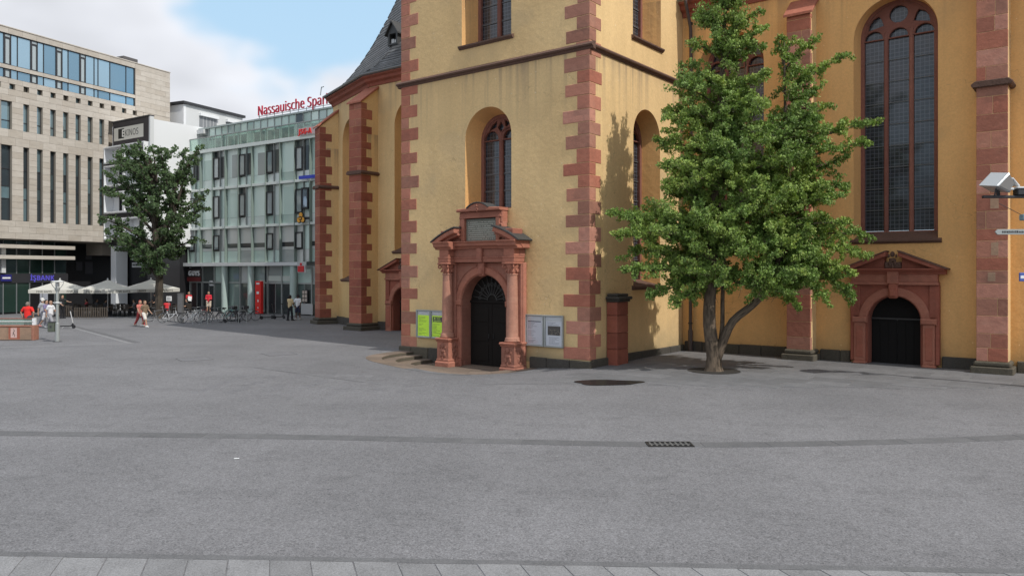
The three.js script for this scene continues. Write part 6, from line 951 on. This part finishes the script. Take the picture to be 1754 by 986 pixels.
person('person in red top and dark red trousers beside companion in white shorts', GP(239.5, 49.6), face(0.8, 0.5), { top: [0.55, 0.17, 0.14], legs: [0.34, 0.05, 0.05], hair: [0.35, 0.06, 0.05], long: true, h: 1.68, pose: stride2, sleeve: 0.4, shoes: [0.5, 0.35, 0.28] });
person('person in brown top and white shorts with white shoes walking before the bicycles', GP(247.5, 49), face(0.9, 0.4), { top: [0.20, 0.14, 0.09], legs: [0.68, 0.64, 0.58], shorts: true, hair: [0.12, 0.07, 0.04], long: true, shoes: [0.75, 0.74, 0.72], h: 1.70, pose: stride });
person('person in red top and beige shorts standing at the dark shop window', GP(357, 66), face(0.2, 1), { top: [0.60, 0.03, 0.05], legs: [0.62, 0.52, 0.42], shorts: true, h: 1.78, sleeve: 1.2, pose: { elL: 80, elR: 80, armL: 10, armR: 10, inL: 20, inR: 20 } });
{ const p = person('person in red top and black apron holding a white sheet by the shop entrance', GP(323, 66), face(0.6, 0.8), { top: [0.55, 0.03, 0.04], legs: [0.02, 0.02, 0.022], apron: [0.015, 0.015, 0.017], h: 1.76, pose: { elL: 85, elR: 85, armL: 8, armR: 8, inL: 16, inR: 16 } });
  const s = mesh('paper_sheet', new THREE.BoxGeometry(0.3, 0.4, 0.01), M.white); s.position.copy(p.position).add(new THREE.Vector3(0.24, 1.22, 0.40)); s.rotation.set(-0.3, 0.6, 0); tag(s, 'white sheet held up by the person in the black apron', 'paper sheet'); }
person('person in cream shirt with dark shoulder bag and black trousers near bank entrance', GP(496.5, 55.6), face(0.5, -0.9), { top: [0.56, 0.43, 0.24], legs: [0.018, 0.018, 0.022], hair: [0.02, 0.016, 0.014], skin: [0.2, 0.11, 0.07], bag: [0.04, 0.03, 0.025], h: 1.80, pose: { thL: 8, knL: 4, thR: -6, knR: -10, armR: 16, elR: 30, outL: 14, elL: 20, armL: 10 } });
person('person in white shirt, dark cap and navy shorts beside the church corner', GP(510, 56.6), face(-0.3, 0.9), { top: [0.74, 0.74, 0.76], legs: [0.03, 0.035, 0.07], shorts: true, cap: [0.03, 0.03, 0.035], skin: [0.12, 0.07, 0.05], shoes: [0.5, 0.5, 0.5], h: 1.80, pose: { outL: 30, elL: 30, inL: 50, outR: 12, elR: 26, thL: 7, knL: 3, thR: -5, knR: -8 } });
person('waiter in black reaching with bare arm under the left parasol', GP(106, 58), face(0.9, 0.3), { top: [0.02, 0.02, 0.022], legs: [0.015, 0.015, 0.018], h: 1.72, pose: { armR: 60, elR: 20, armL: 10, elL: 50 } });
person('waiter in black with dark cap standing between the right parasol and the dark tree', GP(265.5, 60.5), face(-0.4, 0.8), { top: [0.02, 0.02, 0.023], legs: [0.015, 0.015, 0.018], cap: [0.03, 0.03, 0.03], h: 1.84, pose: { elL: 60, elR: 55, armL: 8, armR: 12 } });
// ---------------------------------------------------------------- café: parasols, tables, chairs and guests
{
  const mk = () => {
    const t = thing('parasol', 'off-white square parasol, leftmost of three over the café tables, behind the lamp post', 'parasol', [0, 0, 0], 0, undefined); const s = 2.02, fab = new THREE.MeshPhysicalMaterial({ color: rgb(0.60, 0.585, 0.53), roughness: 0.95, transmission: 0.15, thickness: 0, side: THREE.DoubleSide });
    const C = [[-s, s], [s, s], [s, -s], [-s, -s]], P = [], V = [];
    for (let i = 0; i < 4; i++) { const a = C[i], b = C[(i + 1) % 4]; const n = 6; for (let k = 0; k < n; k++) for (let r = 0; r < 5; r++) { const pt = (kk, rr) => { const f = kk / n, g = rr / 5, x = lerp(a[0], b[0], f) * g, z = lerp(a[1], b[1], f) * g; const sag = 0.10 * Math.sin(Math.PI * f) * g * g; return [x, 2.86 - 0.72 * g - sag * 0.5 - 0.06 * Math.sin(Math.PI * g), z]; }; const A = pt(k, r), B = pt(k + 1, r), D = pt(k, r + 1), E = pt(k + 1, r + 1); P.push(...A, ...D, ...E, ...A, ...E, ...B); }
      const e = (kk, dy) => { const f = kk / 6; return [lerp(a[0], b[0], f) * 1.002, 2.14 - 0.05 * Math.sin(Math.PI * f) + dy, lerp(a[1], b[1], f) * 1.002]; }; for (let k = 0; k < 6; k++) V.push(...e(k, 0), ...e(k, -0.27), ...e(k + 1, -0.27), ...e(k, 0), ...e(k + 1, -0.27), ...e(k + 1, 0)); }
    const geo = (a) => { const g = new THREE.BufferGeometry(); g.setAttribute('position', new THREE.Float32BufferAttribute(a, 3)); g.computeVertexNormals(); return uvBox(g); };
    mesh('canopy', geo(P), fab, t); mesh('valance', geo(V), fab, t);
    mesh('pole', rod([0, 0.05, 0], [0, 2.9, 0], 0.035, 10), M.white2, t); mesh('finial', new THREE.SphereGeometry(0.06, 8, 6).translate(0, 2.92, 0), M.white2, t); mesh('base', merge([chamfer(-0.4, 0.4, 0, 0.09, -0.4, 0.4, 0.02), lathe([[0.07, 0.09], [0.07, 0.35], [0, 0.35]], 10)]), M.dark, t);
    for (const c of C) { mesh('rib', rod([0, 2.78, 0], [c[0] * 0.99, 2.10, c[1] * 0.99], 0.014, 4), M.white2, t); mesh('strut', rod([0, 1.9, 0], [c[0] * 0.5, 2.42, c[1] * 0.5], 0.012, 4), M.white2, t); }
    const L1 = text('FIVE GUYS', 0.15, 0.004); L1.computeBoundingBox(); const w = L1.boundingBox.max.x; for (let i = 0; i < 4; i++) for (const dx of [-1.0, 1.0]) { const g = L1.clone(); g.translate(-w / 2 + dx, 1.90, s + 0.006); g.rotateY(i * Math.PI / 2); mesh('valance_lettering', uvBox(g), std(0.09, 0.085, 0.08, 0.8), t); }
    return t;
  };
  const p0 = mk(), a = 0.50; p0.position.set(...GP(102, 61.5)); p0.rotation.y = a;
  copyOf(p0, 'parasol', 'off-white square parasol in the middle of three over the café tables', GP(184, 61.5), a);
  copyOf(p0, 'parasol', 'off-white square parasol, rightmost of three, partly behind the dark tree trunk', GP(258, 64.5), a);
  // chairs and tables
  const chair = () => { const t = thing('cafe_chair', '', 'chair', [0, 0, 0], 0, 'dark café chairs under the parasols'); delete t.userData.label; const c = std(0.045, 0.035, 0.028, 0.7); mesh('seat', chamfer(-0.22, 0.22, 0.43, 0.47, -0.22, 0.22, 0.015), c, t); for (let k = 0; k < 4; k++) mesh('back_slat', box(-0.2 + k * 0.107, -0.13 + k * 0.107, 0.48, 0.86, -0.235, -0.215), c, t); mesh('back_rail', chamfer(-0.22, 0.22, 0.86, 0.91, -0.24, -0.21, 0.01), c, t); for (const x of [-0.2, 0.2]) for (const z of [-0.2, 0.2]) mesh('leg', box(x - 0.018, x + 0.018, 0, 0.43, z - 0.018, z + 0.018), M.iron, t); return t; };
  const table = () => { const t = thing('cafe_table', '', 'table', [0, 0, 0], 0, 'dark square café tables under the parasols'); delete t.userData.label; mesh('tabletop', chamfer(-0.38, 0.38, 0.72, 0.76, -0.38, 0.38, 0.01), std(0.06, 0.048, 0.038, 0.5), t); mesh('stem', rod([0, 0.03, 0], [0, 0.72, 0], 0.035, 8), M.iron, t); mesh('foot', merge([box(-0.28, 0.28, 0, 0.03, -0.03, 0.03), box(-0.03, 0.03, 0, 0.032, -0.28, 0.28)]), M.iron, t); return t; };
  const ch0 = chair(), tb0 = table(); let nc = 0, nt = 0; const q = rng(71);
  const ORD = ['first', 'second', 'third', 'fourth', 'fifth', 'sixth', 'seventh', 'eighth', 'ninth', 'tenth', 'eleventh'];
  const put = (px, d, turn) => { const p = GP(px, d); const lab = `dark slatted chair around the ${ORD[nt - 1]} café table from the left`; if (nc++) copyOf(ch0, 'cafe_chair', lab, p, turn); else { ch0.userData.label = lab; ch0.position.set(...p); ch0.rotation.y = turn; } };
  const seats = [];
  const setT = (px, d, gl) => { const p = GP(px, d), lab = `${ORD[nt]} dark square café table from the left under the parasols`; if (nt++) copyOf(tb0, 'cafe_table', lab, p, 0.5); else { tb0.userData.label = lab; tb0.position.set(...p); tb0.rotation.y = 0.5; } for (let k = 0; k < 4; k++) { const a2 = 0.5 + k * Math.PI / 2 + (q() - 0.5) * 0.2, x = p[0] + Math.sin(a2) * 0.72, z = p[2] + Math.cos(a2) * 0.72; put(877 + x / -z * 1331, -z, a2 + Math.PI); seats.push([x, z, a2 + Math.PI]); } };
  for (const [px, d] of [[112, 60.5], [131, 62.5], [150, 60], [166, 61.5], [181, 63], [196, 62], [213, 61], [230, 63.5], [258, 60.5], [284, 61.5], [304, 62.5]]) setT(px, d);
  const seat = (i, lab, o) => { const [x, z, r] = seats[i]; person(lab, [x, 0, z], r, { ...o, h: o.h ?? 1.72, pose: { sit: 1, armL: 30, armR: 30, elL: 50, elR: 50, lean: 4, ...(o.pose ?? {}) } }); };
  const dk = [0.025, 0.025, 0.03];
  seat(5, 'seated guest in pink-red shirt under the left parasol', { top: [0.62, 0.10, 0.12], legs: dk });
  seat(23, 'seated guest in dark clothes beside the white column', { top: [0.05, 0.05, 0.06], legs: dk, hair: [0.02, 0.016, 0.012] });
  seat(25, 'seated guest in grey shirt under the middle parasol right of its pole', { top: [0.16, 0.15, 0.16], legs: dk });
  seat(19, 'seated guest in dark grey top beneath the middle parasol', { top: [0.10, 0.10, 0.11], legs: dk });
  seat(33, 'seated guest in white patterned shirt left of the dark tree trunk', { top: [0.55, 0.52, 0.54], legs: dk, hair: [0.02, 0.015, 0.012] });
  seat(36, 'seated guest in bright red top right of the dark tree trunk', { top: [0.65, 0.04, 0.05], legs: dk });
  seat(41, 'seated guest in black jacket near the grey pillar', { top: [0.022, 0.022, 0.025], legs: dk });
  // low slatted screen round the café
  const scr = (px, d, w, lab) => { const t = thing('cafe_screen', lab, 'screen', GP(px, d), 0.12); const n = Math.round(w / 0.16); for (let i = 0; i < n; i++) mesh('slat', chamfer(-w / 2 + i * 0.16, -w / 2 + i * 0.16 + 0.09, 0.08, 0.86, -0.02, 0.02, 0.006), std(0.07, 0.055, 0.042, 0.8), t); mesh('rail', box(-w / 2, w / 2, 0.78, 0.83, -0.045, -0.021), M.dark, t); mesh('rail', box(-w / 2, w / 2, 0.14, 0.19, -0.045, -0.021), M.dark, t); };
  scr(156, 57.4, 2.4, 'low dark slatted screen in front of the middle café tables');
  scr(115, 59.6, 1.5, 'low dark slatted screen under the left parasol');
  const mb = thing('menu_sign', 'small white menu board on a stand beside red-topped guests', 'menu board', GP(289, 59.5), 0.1); mesh('post', rod([0, 0, 0], [0, 1.3, 0], 0.02), M.steel, mb); mesh('board', chamfer(-0.2, 0.2, 1.25, 1.62, -0.015, 0.015), M.white, mb); { const s = []; for (let k = 0; k < 5; k++) s.push(box(-0.15, 0.05 + (k % 3) * 0.05, 1.31 + k * 0.05, 1.328 + k * 0.05, 0.016, 0.018)); const m2 = mesh('print', merge(s), M.dark, mb); } mesh('foot', box(-0.2, 0.2, 0, 0.03, -0.15, 0.15), M.dark, mb);
}
{ const t = thing('pillar', 'plain grey square pillar standing among the parked bicycles', 'pillar', GP(309, 53.6), 0.1); mesh('shaft', chamfer(-0.17, 0.17, 0, 1.95, -0.17, 0.17, 0.02), M.slabDark[0], t); mesh('cap', chamfer(-0.19, 0.19, 1.95, 2.0, -0.19, 0.19, 0.015), M.slabDark[1], t); }
// ---------------------------------------------------------------- bicycles, stands and scooters
function bicycle(name, label, col, pos, turn, lean = 0, o = {}) {
  const t = thing(name, label, 'bicycle', pos, turn); t.rotation.order = 'YXZ'; t.rotation.x = lean; const fm = std(...col, 0.4), r = 0.34, wb = 0.53;
  const wheel = (x) => { const w = grp('wheel', t, [x, r, 0]); const ty = new THREE.TorusGeometry(r - 0.018, 0.018, 6, 28); mesh('tyre', uvBox(ty), M.black, w); mesh('rim', uvBox(new THREE.TorusGeometry(r - 0.045, 0.009, 5, 28)), M.steel, w); const sp = []; for (let k = 0; k < 12; k++) { const a = k / 12 * 6.2832; sp.push(rod([0.02 * Math.cos(a), 0.02 * Math.sin(a), 0], [(r - 0.04) * Math.cos(a), (r - 0.04) * Math.sin(a), 0], 0.0025, 3)); } mesh('spokes', merge(sp), M.steel, w); mesh('hub', uvBox(new THREE.CylinderGeometry(0.025, 0.025, 0.1, 8).rotateX(Math.PI / 2)), M.steel, w); };
  wheel(-wb); wheel(wb);
  const bb = [-0.08, 0.28, 0], seat = [-0.24, 0.82, 0], head = [0.34, 0.82, 0], headLow = [0.37, 0.68, 0], step = o.step;
  mesh('frame', merge([rod(bb, headLow, 0.024), rod(bb, seat, 0.02), rod(step ? [-0.16, 0.55, 0] : [-0.215, 0.74, 0], step ? [0.3, 0.6, 0] : head, 0.022), rod([-wb, r, 0.05], bb, 0.014), rod([-wb, r, -0.05], bb, 0.014), rod([-wb, r, 0.05], [-0.21, 0.72, 0], 0.012), rod([-wb, r, -0.05], [-0.21, 0.72, 0], 0.012), rod(headLow, head, 0.026)]), fm, t);
  mesh('fork', merge([rod([0.37, 0.68, 0.05], [wb, r, 0.05], 0.015), rod([0.37, 0.68, -0.05], [wb, r, -0.05], 0.015), rod([0.37, 0.68, -0.06], [0.37, 0.68, 0.06], 0.02)]), fm, t);
  mesh('handlebar', merge([rod(head, [0.31, 1.0, 0], 0.016), tube([[0.24, 1.03, -0.3], [0.33, 1.03, -0.12], [0.33, 1.02, 0.12], [0.24, 1.03, 0.3]], 0.013, 0.013, 6)]), M.steel, t);
  mesh('saddle', merge([uvBox(skin([[[-0.36, 0.94, 0], [-0.12, 0.95, 0], 0.075, 0.03]], 0.02)), rod(seat, [-0.255, 0.92, 0], 0.014)]), M.black, t);
  mesh('crank', merge([new THREE.TorusGeometry(0.085, 0.01, 5, 16).translate(bb[0], bb[1], 0.05), rod([bb[0], bb[1], 0.07], [bb[0] + 0.1, bb[1] - 0.13, 0.07], 0.012), rod([bb[0], bb[1], -0.07], [bb[0] - 0.1, bb[1] + 0.13, -0.07], 0.012)]), M.steel, t);
  for (const s of [-1, 1]) mesh('pedal', box(bb[0] + s * 0.1 - 0.045, bb[0] + s * 0.1 + 0.045, bb[1] - s * 0.13 - 0.012, bb[1] - s * 0.13 + 0.012, s > 0 ? 0.08 : -0.16, s > 0 ? 0.16 : -0.08), M.black, t);
  mesh('mudguard', merge([new THREE.TorusGeometry(r + 0.02, 0.012, 4, 16, 2.2).rotateZ(0.7).translate(-wb, r, 0), new THREE.TorusGeometry(r + 0.02, 0.012, 4, 12, 1.3).rotateZ(1.1).translate(wb, r, 0)]), M.black, t);
  if (o.basket) mesh('basket', extrude(ring(rect(-0.17, 0.17, -0.13, 0.13), rect(-0.155, 0.155, -0.115, 0.115)), 0, 0.22).rotateX(-Math.PI / 2).translate(0.5, 0.85, 0), M.dark, t);
  if (o.rack) mesh('rack', merge([box(-0.78, -0.34, 0.73, 0.745, -0.06, 0.06), rod([-0.7, 0.73, 0.05], [-wb, r, 0.05], 0.008), rod([-0.7, 0.73, -0.05], [-wb, r, -0.05], 0.008)]), M.dark, t);
  mesh('kickstand', rod([-0.2, 0.3, 0.05], [-0.28, 0.0, 0.2], 0.01), M.steel, t);
  return t;
}
bicycle('bicycle', 'grey bicycle behind the walking couple, leftmost of the parked row', [0.16, 0.16, 0.17], GP(270, 54.5), 0.25, 0.05, { rack: 1 });
bicycle('bicycle', 'bicycle with pale slanting frame left of the grey pillar', [0.62, 0.63, 0.65], GP(292, 53.2), 0.12, 0.05, { step: 1 });
bicycle('bicycle', 'white framed bicycle just right of the grey pillar', [0.66, 0.67, 0.68], GP(327, 52.8), 0.2, -0.04, { step: 1 });
bicycle('bicycle', 'dark bicycle between the white one and the teal one', [0.05, 0.05, 0.06], GP(368, 53.6), -0.5, 0.06, { rack: 1 });
bicycle('bicycle', 'teal framed bicycle with its handlebar standing highest in the row', [0.22, 0.42, 0.40], GP(389, 54.4), 0.95, 0.05, { basket: 1 });
bicycle('bicycle', 'black bicycle with front basket right of the teal one', [0.035, 0.035, 0.04], GP(409, 54.8), 0.6, -0.05, { basket: 1 });
bicycle('bicycle', 'dark grey bicycle at the right end of the row before the red stele', [0.10, 0.105, 0.11], GP(424, 55.4), 0.3, 0.05);
bicycle('bicycle', 'silver bicycle leaning right of the grey pillar, behind the white framed one', [0.45, 0.46, 0.47], GP(338, 54.9), -0.3, 0.06, { basket: 1 });
bicycle('bicycle', 'dark blue bicycle right behind the black basket bicycle', [0.03, 0.05, 0.12], GP(399, 56.2), -0.5, -0.05, { rack: 1 });
bicycle('bicycle', 'maroon bicycle half hidden behind the row, facing the café', [0.2, 0.04, 0.045], GP(349, 55.6), -0.7, 0.04);
{ const mk = (label, px, d, turn) => { const t = thing('bicycle_stand', label, 'bicycle stand', GP(px, d), turn); mesh('hoop', tube([[-0.3, -0.05, 0], [-0.3, 0.7, 0], [-0.24, 0.8, 0], [0.24, 0.8, 0], [0.3, 0.7, 0], [0.3, -0.05, 0]], 0.025, 0.025, 8, 30), M.galv, t); mesh('foot', merge([lathe([[0.05, 0], [0.05, 0.015], [0.02, 0.015]], 10).translate(-0.3, 0, 0), lathe([[0.05, 0], [0.05, 0.015], [0.02, 0.015]], 10).translate(0.3, 0, 0)]), M.galv, t); };
  mk('grey hoop stand in front of the white framed bicycle', 337, 52.2, 0.9); mk('grey hoop stand before the maroon and dark bicycles', 348, 51.9, 0.9); mk('grey hoop stand next to the black basket bicycle', 415, 53.4, 0.9); }
function scooter(label, px, d, turn, col, lean = 0) { const t = thing('e_scooter', label, 'scooter', GP(px, d), turn); t.rotation.order = 'YXZ'; t.rotation.x = lean; const wh = (x) => { const w = grp('wheel', t, [x, 0.12, 0]); mesh('tyre', uvBox(new THREE.TorusGeometry(0.092, 0.03, 7, 18)), M.black, w); mesh('hub', uvBox(new THREE.CylinderGeometry(0.065, 0.065, 0.04, 12).rotateX(Math.PI / 2)), M.dark, w); }; wh(-0.46); wh(0.46); mesh('deck', chamfer(-0.42, 0.28, 0.12, 0.18, -0.085, 0.085, 0.02), M.black, t); mesh('neck', tube([[0.26, 0.15, 0], [0.34, 0.2, 0], [0.42, 0.34, 0]], 0.035, 0.03, 8), M.dark, t); mesh('fork', merge([rod([0.42, 0.34, 0.04], [0.46, 0.12, 0.045], 0.015), rod([0.42, 0.34, -0.04], [0.46, 0.12, -0.045], 0.015)]), M.dark, t); mesh('stem', rod([0.42, 0.32, 0], [0.26, 1.08, 0], 0.03, 8), std(...col, 0.5), t); mesh('handlebar', merge([rod([0.25, 1.1, -0.25], [0.25, 1.1, 0.25], 0.016), box(0.22, 0.3, 1.08, 1.14, -0.04, 0.04)]), M.black, t); mesh('rear_guard', chamfer(-0.58, -0.4, 0.22, 0.25, -0.05, 0.05, 0.01), M.dark, t); mesh('kickstand', rod([-0.1, 0.12, 0.06], [-0.16, 0, 0.16], 0.01), M.steel, t); }
scooter('dark electric scooter with pale upper stem standing alone beside the lamp post', 112, 47.8, 0.1, [0.5, 0.5, 0.5]);
scooter('black electric scooter parked in front of the teal bicycle', 397, 53.2, 0.05, [0.03, 0.03, 0.03], 0.1);
scooter('black electric scooter left before the bank entrance, nearest the red stele', 459, 57.2, 0.4, [0.04, 0.04, 0.04], 0.12);
scooter('black electric scooter nearest the person in the cream shirt', 476, 57.6, -0.15, [0.03, 0.03, 0.035], -0.1);
// ---------------------------------------------------------------- lamp post with litter bin, parapet of the underground stairs
{ const t = thing('street_lamp', 'short grey lamp post with bowl-shaped open head, left of the parasols', 'street lamp', [-22.75, 0, -38.85], 0.1);
  mesh('pole', merge([rod([0, 0, 0], [0, 2.62, 0], 0.07, 14), lathe([[0.11, 0], [0.11, 0.9], [0.075, 0.95]], 14)]), M.galv, t); mesh('collar', merge([lathe([[0.07, 1.9], [0.11, 1.92], [0.11, 1.97], [0.07, 1.99]], 12), box(-0.2, 0.2, 1.93, 1.97, -0.03, 0.03)]), M.white2, t);
  mesh('head', merge([lathe([[0.03, 2.45], [0.1, 2.55], [0.13, 2.68], [0.11, 2.7], [0.06, 2.68]], 16), ...[0, 1, 2, 3].map((k) => tube([[0.06, 2.6, 0], [0.2, 2.78, 0], [0.27, 2.92, 0], [0.28, 3.02, 0]], 0.016, 0.014, 6).rotateY(k * Math.PI / 2 + 0.2))]), M.galv, t); mesh('reflector', uvBox(lathe([[0.0, 3.05], [0.2, 3.04], [0.29, 3.01], [0.29, 2.98], [0.05, 3.0], [0, 3.0]], 20)), M.white2, t); mesh('lamp_glass', uvBox(lathe([[0.0, 2.62], [0.07, 2.66], [0.1, 2.8], [0.09, 2.95], [0, 2.97]], 14)), std(0.6, 0.62, 0.62, 0.2), t); mesh('ground_plate', lathe([[0.22, 0], [0.22, 0.012], [0.1, 0.02]], 16), M.dark, t);
  const b = thing('litter_bin', 'small dark green litter bin strapped to the lamp post', 'litter bin', [-22.98, 0.5, -38.78], 0.1); mesh('body', chamfer(-0.16, 0.14, 0, 0.46, -0.13, 0.13, 0.025), std(0.085, 0.10, 0.075, 0.6), b); mesh('lid', chamfer(-0.17, 0.15, 0.465, 0.50, -0.14, 0.14, 0.015), M.dark, b); mesh('strap', lathe([[0.071, 0.2], [0.085, 0.2], [0.085, 0.24], [0.071, 0.24]], 12).translate(0.23, 0, -0.07), M.dark, b); mesh('emblem', box(-0.05, 0.04, 0.2, 0.3, 0.131, 0.134), M.dark, b);
}
{ const t = thing('stair_parapet', 'low sandstone parapet with glass rail and white sticker, far left', 'parapet', [-24.38, 0, -39.6], 0.0);
  const st = std(0.40, 0.27, 0.19, 0.9, { map: T.stone, ...bumped(0.01) });
  for (let k = 0; k < 3; k++) mesh('panel', chamfer(-1.38 - k * 1.25, -0.145 - k * 1.25, 0.02, 0.68, -0.3, 0.0, 0.012), st, t);
  mesh('end_pier', chamfer(-0.14, 0.0, 0.0, 0.76, -0.42, 0.015, 0.015), M.red[7], t); mesh('coping', chamfer(-4.2, -0.145, 0.685, 0.76, -0.32, 0.03, 0.015), M.red[7], t);
  for (let k = 0; k < 3; k++) mesh('glass_rail', box(-1.38 - k * 1.25, -0.15 - k * 1.25, 0.80, 1.08, -0.17, -0.155), new THREE.MeshPhysicalMaterial({ color: rgb(0.7, 0.85, 0.78), roughness: 0.05, transmission: 0.8, thickness: 0 }), t); mesh('hand_rail', rod([-4.2, 0.95, -0.1], [-0.1, 0.95, -0.1], 0.025), M.white2, t); mesh('rail_post', chamfer(-0.17, 0.0, 0.765, 1.12, -0.22, -0.1, 0.01), M.white, t); mesh('rail_cap', box(-4.2, -0.1, 1.08, 1.12, -0.2, -0.12), M.redDark[0], t);
  const [g, m] = board(0.32, 0.5, (x, w, h) => { x.fillStyle = '#c9aaa2'; x.fillRect(0, 0, w, h); x.strokeStyle = '#2a2422'; x.lineWidth = w * 0.08; x.beginPath(); x.moveTo(w * 0.45, h * 0.12); x.lineTo(w * 0.62, h * 0.3); x.lineTo(w * 0.4, h * 0.5); x.lineTo(w * 0.66, h * 0.7); x.lineTo(w * 0.6, h * 0.9); x.moveTo(w * 0.5, h * 0.35); x.lineTo(w * 0.35, h * 0.75); x.stroke(); }, 200); const s = mesh('sticker', g, m, t); s.position.set(-1.03, 0.38, 0.006); mesh('poster_board', box(-1.3, -0.72, 0.06, 0.66, 0.0005, 0.003), M.redDark[2], t);
}
// ---------------------------------------------------------------- floodlight mast at the right edge
{ const t = thing('floodlight_mast', 'floodlight and grey arrow sign on arms reaching in from the right edge', 'floodlight', [15.85, -1.645, -23.5]); t.scale.setScalar(1.47);
  mesh('pole', merge([rod([0, 1.1, 0], [0, 5.6, 0], 0.06, 14), lathe([[0.1, 1.1], [0.1, 1.75], [0.065, 1.8]], 14)]), M.iron, t); mesh('bracket_bar', chamfer(-1.09, 0.2, 5.01, 5.065, -0.04, 0.04, 0.008), M.dark, t); mesh('brace', rod([-0.75, 4.9, 0], [-0.06, 4.55, 0], 0.006), M.dark, t);
  const f = grp('floodlight', t, [-0.80, 5.32, 0]); f.rotation.set(0.15, 0.5, -0.55);
  mesh('housing', extrude(poly([[-0.24, -0.2], [-0.05, 0.22], [0.24, 0.16], [0.24, -0.08]]), -0.2, 0.2, 0.02), std(0.50, 0.54, 0.56, 0.4, { metalness: 0.4 }), f); mesh('hood', chamfer(0.1, 0.42, 0.17, 0.20, -0.22, 0.22, 0.008), M.white, f); mesh('lamp_glass', box(0.242, 0.248, -0.07, 0.15, -0.17, 0.17), glassDark([0.12, 0.12, 0.13], 0.1, 0.5), f); mesh('cheek', extrude(poly([[-0.2, -0.17], [0.2, -0.07], [0.2, 0.13], [-0.05, 0.18]]), 0.201, 0.212), std(0.2, 0.2, 0.2, 0.5), f);
  mesh('yoke', merge([rod([-0.88, 5.06, 0.06], [-0.86, 5.28, 0.1], 0.018), rod([-0.72, 5.06, -0.04], [-0.73, 5.26, -0.06], 0.018), rod([-0.79, 5.06, 0.0], [-0.79, 5.3, 0.02], 0.022)]), M.dark, t); mesh('ballast', chamfer(-0.74, -0.5, 5.17, 5.22, -0.1, 0.1, 0.01), M.white2, t);
  mesh('second_lamp', merge([chamfer(-0.42, -0.2, 5.07, 5.2, -0.09, 0.09, 0.015)]), M.dark, t); mesh('second_lamp_hood', chamfer(-0.44, -0.18, 5.2, 5.24, -0.11, 0.11, 0.01), M.white2, t);
  const gs = extrude(poly([[-0.84, 4.315], [-0.79, 4.37], [-0.06, 4.37], [-0.06, 4.26], [-0.79, 4.26]]), -0.015, 0.015, 0.004); mesh('arrow_sign', gs, M.galv, t); { const q = rng(15), s = []; let x = -0.7; while (x < -0.14) { const w = 0.015 + 0.02 * q(); s.push(box(x, x + w, 4.295, 4.33 + 0.012 * q(), 0.0151, 0.018)); x += w + 0.012; } mesh('arrow_sign_print', merge(s), M.dark, t); }
  mesh('blue_sign', chamfer(-0.34, -0.06, 3.3, 3.48, -0.015, 0.015, 0.01), std(0.06, 0.10, 0.35, 0.5), t); mesh('blue_sign_mark', box(-0.32, -0.2, 3.36, 3.42, 0.0151, 0.018), M.white, t); mesh('camera_box', chamfer(-0.3, -0.06, 4.55, 4.68, -0.08, 0.08, 0.02), std(0.25, 0.35, 0.4, 0.4), t);
}
renderer.render(scene, camera);
